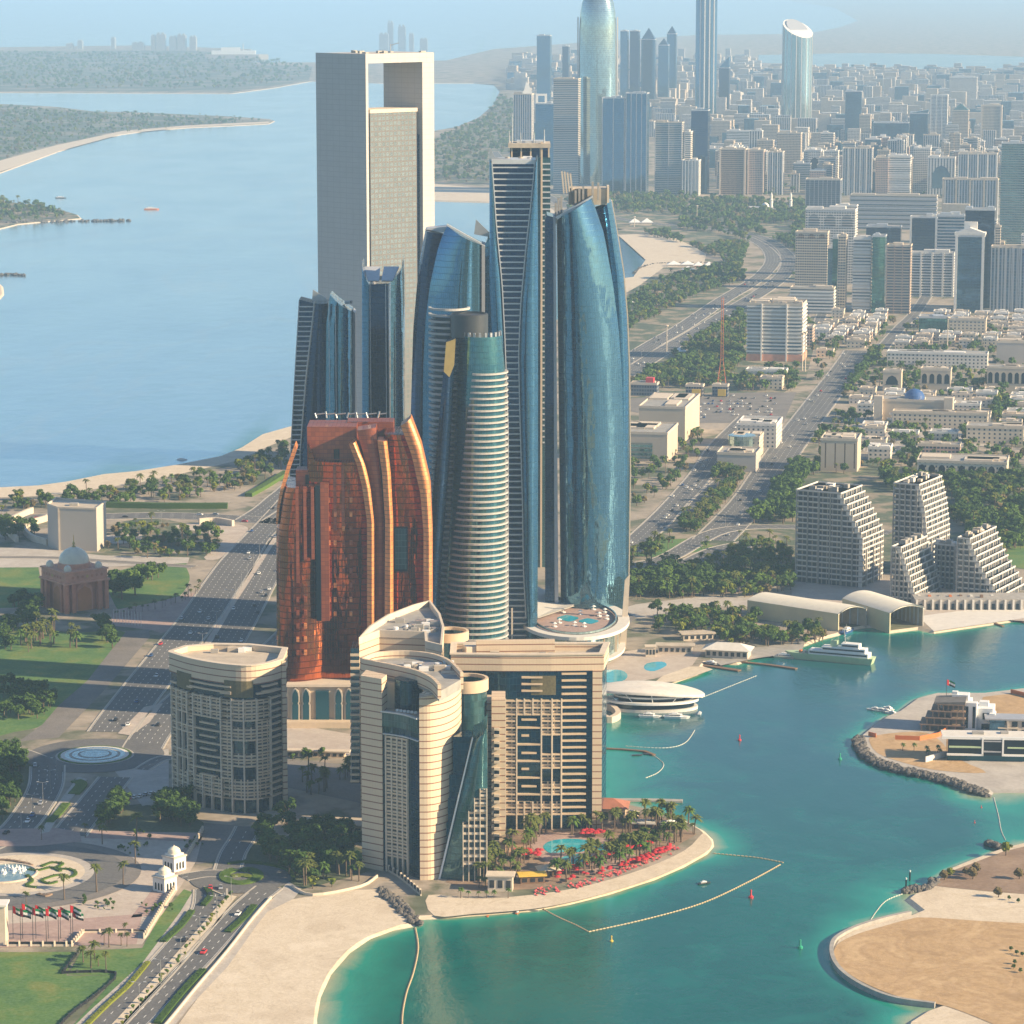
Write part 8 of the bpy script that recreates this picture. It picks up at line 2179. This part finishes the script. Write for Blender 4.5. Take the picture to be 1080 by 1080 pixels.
for px, py in ((110, 1000), (115, 1002), (128, 1000), (134, 1001), (96, 1024), (104, 1022), (112, 1026), (100, 1014), (88, 1018), (132, 990)): p = G(px, py); put_tree("palm_tree", p.x, p.y, "palm in the railed corner of the lower lawn", "palms in the railed corner", 1.0)
for cx, cy, n in ((141, 898, 14), (104, 954, 14), (166, 958, 14), (204, 890, 10), (150, 880, 6)): 
    for i in range(n): p = G(cx + TR.uniform(-17, 17) * (1 if n > 10 else .6), cy + TR.uniform(-6, 6), LZ); put_tree("tree", p.x, p.y, "small clipped shrub in the plaza's planted beds", "shrubs on the plaza", .32, [0, 1])
row([(242, 946), (222, 972), (186, 1016), (150, 1056), (115, 1096)], 6.5, "tree", "small shrub on the median of the lower dual road", "shrubs on the lower median", .36, [3, 1])
# left waterside
grove([(112, 560), (170, 553), (235, 566), (228, 586), (160, 590), (112, 580)], 60, "tree", "dark tree in the sunken garden right of the windowless cube", "trees of the sunken garden", .95, [0, 2, 4], mix=.12)
grove([(70, 524), (140, 515), (200, 506), (250, 494), (290, 480), (303, 470), (303, 492), (270, 512), (200, 528), (110, 534), (70, 532)], 120, "tree", "tree in the park behind the left beach", "trees behind the left beach", 1.0, None, mix=.35)
grove([(0, 528), (70, 524), (100, 532), (40, 540), (0, 540)], 22, "tree", "tree beside the road at the left end of the beach", "trees at the beach's left end", .9); grove([(0, 556), (40, 556), (36, 566), (0, 574)], 14, "tree", "tree left of the windowless cube", "trees left of the cube", .95, [0, 2]); grove([(0, 660), (14, 655), (14, 690), (0, 690)], 6, "tree", "dark tree on the lawn at the left edge", "trees on the left lawn", 1.0, [0])
# right side
grove([(792, 548), (805, 520), (840, 498), (860, 500), (838, 520), (838, 556), (800, 560)], 70, "tree", "dense tree in the wood left of the tallest terraced block", "wood left of the terraced block", 1.25, [0, 2, 4])
G0 = None
def mass_px(poly, n, kind, s=1.0, v=None, mix=.1): grove(poly, n, kind, None, G0, s, v, True, mix)
mass_px([(938, 520), (930, 504), (1000, 506), (1090, 506), (1090, 570), (1044, 590), (1020, 560), (1000, 520)], 260, "tree", 1.2); mass_px([(1000, 545), (1090, 560), (1090, 576), (1040, 590)], 60, "tree", 1.1)
mass_px([(662, 628), (700, 600), (760, 605), (838, 605), (838, 622), (800, 630), (720, 632)], 150, "tree", 1.0, None, .3); mass_px([(662, 576), (760, 566), (830, 575), (838, 600), (760, 604), (662, 604)], 120, "palm_tree", .9, None, .4)
mass_px([(662, 612), (700, 606), (740, 612), (760, 622), (700, 630), (664, 634)], 60, "tree", 1.2, [0, 2, 4], 0); mass_px([(690, 650), (760, 645), (800, 655), (786, 668), (740, 672), (690, 668)], 60, "tree", 1.0, None, .2); mass_px([(752, 672), (800, 668), (872, 666), (868, 678), (810, 682), (760, 680)], 55, "tree", 1.0, [0, 2, 4, 1], .2)
mass_px([(662, 470), (740, 455), (745, 480), (700, 520), (662, 540)], 60, "tree", .9, None, .2); mass_px([(712, 530), (770, 500), (800, 508), (760, 560), (720, 562)], 130, "tree", .9, None, .35); mass_px([(736, 500), (748, 470), (766, 462), (770, 500), (752, 506)], 50, "tree", 1.0); mass_px([(800, 500), (826, 452), (836, 456), (812, 500)], 40, "tree", .9)
mass_px([(662, 350), (700, 330), (740, 310), (790, 296), (780, 278), (745, 284), (700, 296), (662, 320)], 320, "tree", 1.1, None, .1); mass_px([(662, 404), (720, 380), (780, 352), (784, 380), (760, 408), (700, 410), (662, 412)], 340, "tree", 1.1); mass_px([(700, 372), (780, 330), (788, 340), (784, 372), (740, 392)], 140, "tree", 1.0)
mass_px([(592, 214), (640, 206), (720, 208), (850, 214), (850, 234), (790, 240), (700, 226), (600, 224)], 520, "tree", 1.3); mass_px([(720, 232), (790, 240), (836, 256), (836, 240), (850, 224), (860, 240), (850, 290), (835, 292), (815, 262), (760, 246), (715, 242)], 260, "tree", 1.3); mass_px([(672, 246), (700, 252), (745, 262), (770, 256), (790, 262), (780, 286), (750, 270), (700, 246)], 160, "tree", 1.2)
mass_px([(880, 392), (1030, 392), (1080, 416), (1080, 440), (1030, 420), (880, 424)], 90, "tree", 1.0); mass_px([(855, 440), (1090, 440), (1090, 500), (860, 500)], 200, "tree", .95, None, .1); mass_px([(850, 340), (1090, 336), (1090, 388), (860, 390)], 150, "tree", .95); mass_px([(770, 400), (840, 388), (840, 412), (780, 414)], 70, "tree", 1.1); mass_px([(862, 400), (902, 376), (930, 372), (900, 408), (870, 440), (856, 440)], 60, "tree", 1.0)
mass_px([(1040, 420), (1090, 420), (1090, 470), (1050, 470)], 70, "tree", 1.1); mass_px([(760, 208), (1090, 210), (1090, 150), (760, 150)], 250, "tree", 1.1)
# far shores and islands at left
mass_px([(0, 113), (100, 119), (240, 125), (282, 128), (200, 133), (120, 141), (60, 153), (0, 170)], 620, "tree", 1.1, None, .3); mass_px([(530, 100), (548, 112), (590, 190), (520, 194), (402, 188), (468, 142), (508, 126)], 620, "tree", 1.3); mass_px([(0, 214), (60, 222), (78, 230), (0, 236)], 70, "tree", 1.3, None, .3)
mass_px([(0, 56), (260, 58), (330, 72), (320, 84), (240, 94), (0, 94)], 900, "tree", 1.7)
for px, py, s, v in ((996, 931, 1.0, 5), (1002, 929, .9, 3), (1026, 930, 1.2, 5), (1030, 924, 1.1, 5), (1019, 926, .8, 5), (1061, 905, 1.2, 3), (1053, 949, 1.0, 5), (1075, 930, 1.1, 5)): p = G(px, py); put_tree("tree", p.x, p.y, "dry tree on the brown scrub of the lower right island", "dry trees on the lower right island", s, [v]) if False else overflow.append((BRO[v], p.x, p.y, 0, s))
for px, py in ((952, 794), (964, 794), (977, 797), (989, 796), (991, 800), (979, 801)): p = G(px, py); overflow.append((PAL[3], p.x, p.y, px, .7))
for px, py in ((1066, 1006), (1072, 1010), (1069, 1025), (1076, 1029), (1064, 952), (1074, 955), (1070, 1020), (1078, 1012)): p = G(px, py); overflow.append((BRO[0], p.x, p.y, px, .35))
def build_overflow():
    V = []; F = []; MI = []; mats = []; nv = 0
    cache = {}
    for pair, x, y, a, s in overflow:
        far = y > 2600
        for me in pair:
            key = me.name
            if key not in cache:
                co = np.empty(len(me.vertices) * 3, dtype=np.float32); me.vertices.foreach_get("co", co); co = co.reshape(-1, 3)
                fs = [tuple(p.vertices) for p in me.polygons]; cache[key] = (co, fs, me.materials[0])
            co, fs, mat = cache[key]
            if mat not in mats: mats.append(mat)
            ca, sa = math.cos(a), math.sin(a)
            step = 3 if (far and len(fs) > 300) else 1
            ff = fs[::step]; k = s * (1 if step == 1 else 1.0)
            P = np.stack([co[:, 0] * ca - co[:, 1] * sa, co[:, 0] * sa + co[:, 1] * ca, co[:, 2]], 1) * k + np.array([x, y, LZ])
            if step > 1:
                idx = np.array(ff, dtype=object)
                used = np.array([v for f in ff for v in f]); P2 = P[used]; c = 0; nf = []
                for f in ff:
                    cc = P2[c:c + len(f)]; cen = cc.mean(0); P2[c:c + len(f)] = cen + (cc - cen) * 1.7; nf.append(tuple(range(nv + c, nv + c + len(f)))); c += len(f)
                V.append(P2); F.extend(nf); nv += len(P2)
            else:
                V.append(P); F.extend([tuple(v + nv for v in f) for f in ff]); nv += len(P)
            MI.extend([mats.index(mat)] * len(ff))
    me = bpy.data.meshes.new("woodland"); me.from_pydata(np.concatenate(V).tolist(), [], F)
    for m_ in mats: me.materials.append(m_)
    me.polygons.foreach_set("material_index", MI)
    o = bpy.data.objects.new("woodland", me); C.objects.link(o); tag(o, kind="stuff")
build_overflow()
# hedges
scroll([(256, 920), (262, 918), (270, 921), (272, 926), (262, 931), (248, 932), (238, 928), (238, 922), (248, 918)], "ring of clipped hedge in the small roundabout", 5, .9, "leaf_mid"); scroll([(244, 925), (256, 924), (266, 926)], "inner clipped bed of the small roundabout", 4, .7, "leaf_bright")
scroll([(218, 938), (222, 946), (214, 956)], "dark hedge left of the small roundabout's exit", 2.6, 1.2, "leaf_dark"); scroll([(202, 962), (190, 978), (172, 994)], "dark hedge on the path beside the lower road, upper piece", 3, 1.0, "leaf_dark"); scroll([(156, 1016), (136, 1040), (112, 1062), (90, 1084)], "bright hedge on the path beside the lower road, lower piece", 2.2, 1.0, "leaf_bright")
scroll([(268, 956), (258, 968), (240, 984)], "dark hedge right of the dual road, upper piece", 3, 1.0, "leaf_dark"); scroll([(214, 1024), (190, 1050), (166, 1080)], "dark hedge right of the dual road, lower piece", 3, 1.1, "leaf_dark"); scroll([(240, 912), (262, 910), (290, 914), (306, 920), (310, 930)], "thin hedge round the top of the small roundabout", 1.6, 1.0, "leaf_dark")
scroll([(70, 848), (62, 858), (52, 868)], "oval hedge bed on the island below the basin", 4, .8, "leaf_mid"); scroll([(80, 824), (86, 828), (78, 838)], "upper hedge bed on the island below the basin", 6, .8, "leaf_mid")
scroll([(62, 534), (120, 535), (180, 536), (240, 536)], "long dark clipped hedge along the beach road", 6, 4, "leaf_dark"); scroll([(262, 524), (280, 514), (302, 500)], "green hedge beside the rising beach road", 6, 3, "leaf_mid")
# ------------------------------------------------------------------ pieces that belong to parts, and labels that tell the city blocks apart
SUBP = {"cabin_window": "cabin", "flybridge": "cabin", "window_band": "lower_deck", "lamp_head": "arm", "finial": "dome", "drum_rim": "stair_drum", "terrace_rim": "terrace_glass", "window_panes": "framed_window", "crown_column": "crown_storey",
        "opening": "roof_block", "arched_window": "walls", "window": "walls", "blade_tip": "metal_blade", "coping": "roof_band", "emblem": "roof_band", "block_parapet": "glass_block", "railing": "base_wall", "roundel": "entablature", "corner_dome": "entablature", "shop_sign": "walls", "glazed_front": "walls", "roof_pool": "glass_wall", "balustrade": "roof_rim", "deck_gear": "hull", "roof_post": "roof_drum", "water_jet": "basin_water"}
for o in list(C.objects):
    if o.parent is None and o.type == 'EMPTY' and o.children:
        by = {}
        for ch in o.children: by.setdefault(ch.name.split(".")[0], ch)
        for ch in list(o.children):
            p = SUBP.get(ch.name.split(".")[0])
            if p in by and by[p] is not ch: ch.parent = by[p]
def to_px(v):
    x, y, z = v; d = Vector((x, y, z - CAM_H)); f = d.y * CP - d.z * SP; u = d.y * SP + d.z * CP
    return 540 + FPX * x / f, 540 - FPX * u / f
LM = [(630, 120, "domed skyscraper"), (744, 90, "very tall deep blue tower"), (840, 110, "tower with the slanting oval roof"), (772, 185, "brown glass block"), (832, 160, "bright cream stepped tower"), (868, 206, "low dark strip block"), (903, 180, "white tower with turquoise arches"), (948, 186, "white balconied slab"), (941, 225, "very wide banded office slab"),
      (1075, 205, "wavy teal tower"), (1022, 215, "broad grey strip block"), (992, 186, "white framed tower with a blue arch"), (911, 142, "slim sunlit cream tower"), (938, 150, "broad stepped blue block"), (1012, 138, "tower with the green pointed cap"), (1044, 136, "cream framed grey tower"), (899, 127, "tall hazy blue block"), (704, 168, "dark tower with two roof domes"), (737, 160, "dark blue slab with a bright edge"), (1030, 188, "broad pale arched tower"), (670, 150, "deep blue residential pair"), (596, 150, "pale blue banded tower"), (810, 215, "mosque with two minarets"), (1020, 290, "pedimented glass tower"),
      (988, 381, "long low white building"), (985, 402, "cream block with four arches"), (940, 402, "small block with one arch"), (963, 434, "blue domed hall"), (885, 480, "square ministry block"), (1014, 497, "low cream palace"), (990, 475, "low pink building"), (991, 345, "green glass school"), (817, 350, "banded office block with the cluttered roof"), (1060, 402, "block with seven arches"), (946, 296, "tan banded tower on brown columns"), (908, 290, "striped white and brown slab"), (800, 490, "plain windowless block"), (1066, 374, "plain grey box building")]
KN = {"f_white": "pale windowed block", "f_cream": "cream block", "f_whiteband": "white banded block", "f_tanband": "tan banded block", "f_greycol": "grey strip block", "f_whitecol": "white columned block", "f_pink": "pinkish block", "g_blue": "blue glass block", "f_greyband": "grey banded block", "f_villa": "cream villa", "f_villawhite": "white villa"}
seen = {}
for o in C.objects:
    if o.parent is None and o.get("group") in ("blocks of the dense city", "villas among gardens"):
        px, py = to_px(o.location); w = next(c for c in o.children if c.name.startswith("walls")); h = w.dimensions.z; mt = w.data.materials[0].name; kn = "pinkish villa" if (mt == "f_pink" and o["group"][0] == "v") else KN[mt]
        sz = ("tall " if h > 60 else "medium " if h > 42 else "low ") if o["group"][0] == "b" else ("flat roofed " if h < 9 else "taller ")
        for lx, ly, ln in sorted(LM, key=lambda q: (q[0] - px) ** 2 + 2 * (q[1] - py) ** 2)[:4]:
            dx, dy = px - lx, py - ly; rel = ("right of" if dx > 0 else "left of") if abs(dx) > abs(dy) * 1.6 else ("behind" if dy < 0 else "in front of")
            for q in ("next to and " if math.hypot(dx, dy) < 26 else "", "a little way "):
                lb = sz + kn + " " + q + rel + " the " + ln
                if lb not in seen and len(lb.split()) <= 16: break
            if lb not in seen: break
        seen[lb] = 1; o["label"] = lb
EXTREMES = {}
for o in C.objects:
    if o.parent is None and o.get("category") in ("tree", "palm", "car", "parasol", "sun lounger"): EXTREMES.setdefault((o["group"], o["label"]), []).append(o)
for (gname, lb), L in EXTREMES.items():
    if len(L) < 4: continue
    P = {o: to_px(o.location) for o in L}; used = set()
    for word, key in (("leftmost", lambda o: P[o][0]), ("rightmost", lambda o: -P[o][0]), ("nearest", lambda o: -P[o][1]), ("farthest", lambda o: P[o][1])):
        o = min((q for q in L if q not in used), key=key); used.add(o)
        w = (word + " " + lb).split()
        if len(w) <= 16: o["label"] = " ".join(w)
for o in C.objects:
    if o.parent is None and "label" in o and len(o["label"].split()) > 16: o["label"] = " ".join(o["label"].replace(" in the city", "").replace(" by the quay", "").split()[:16])
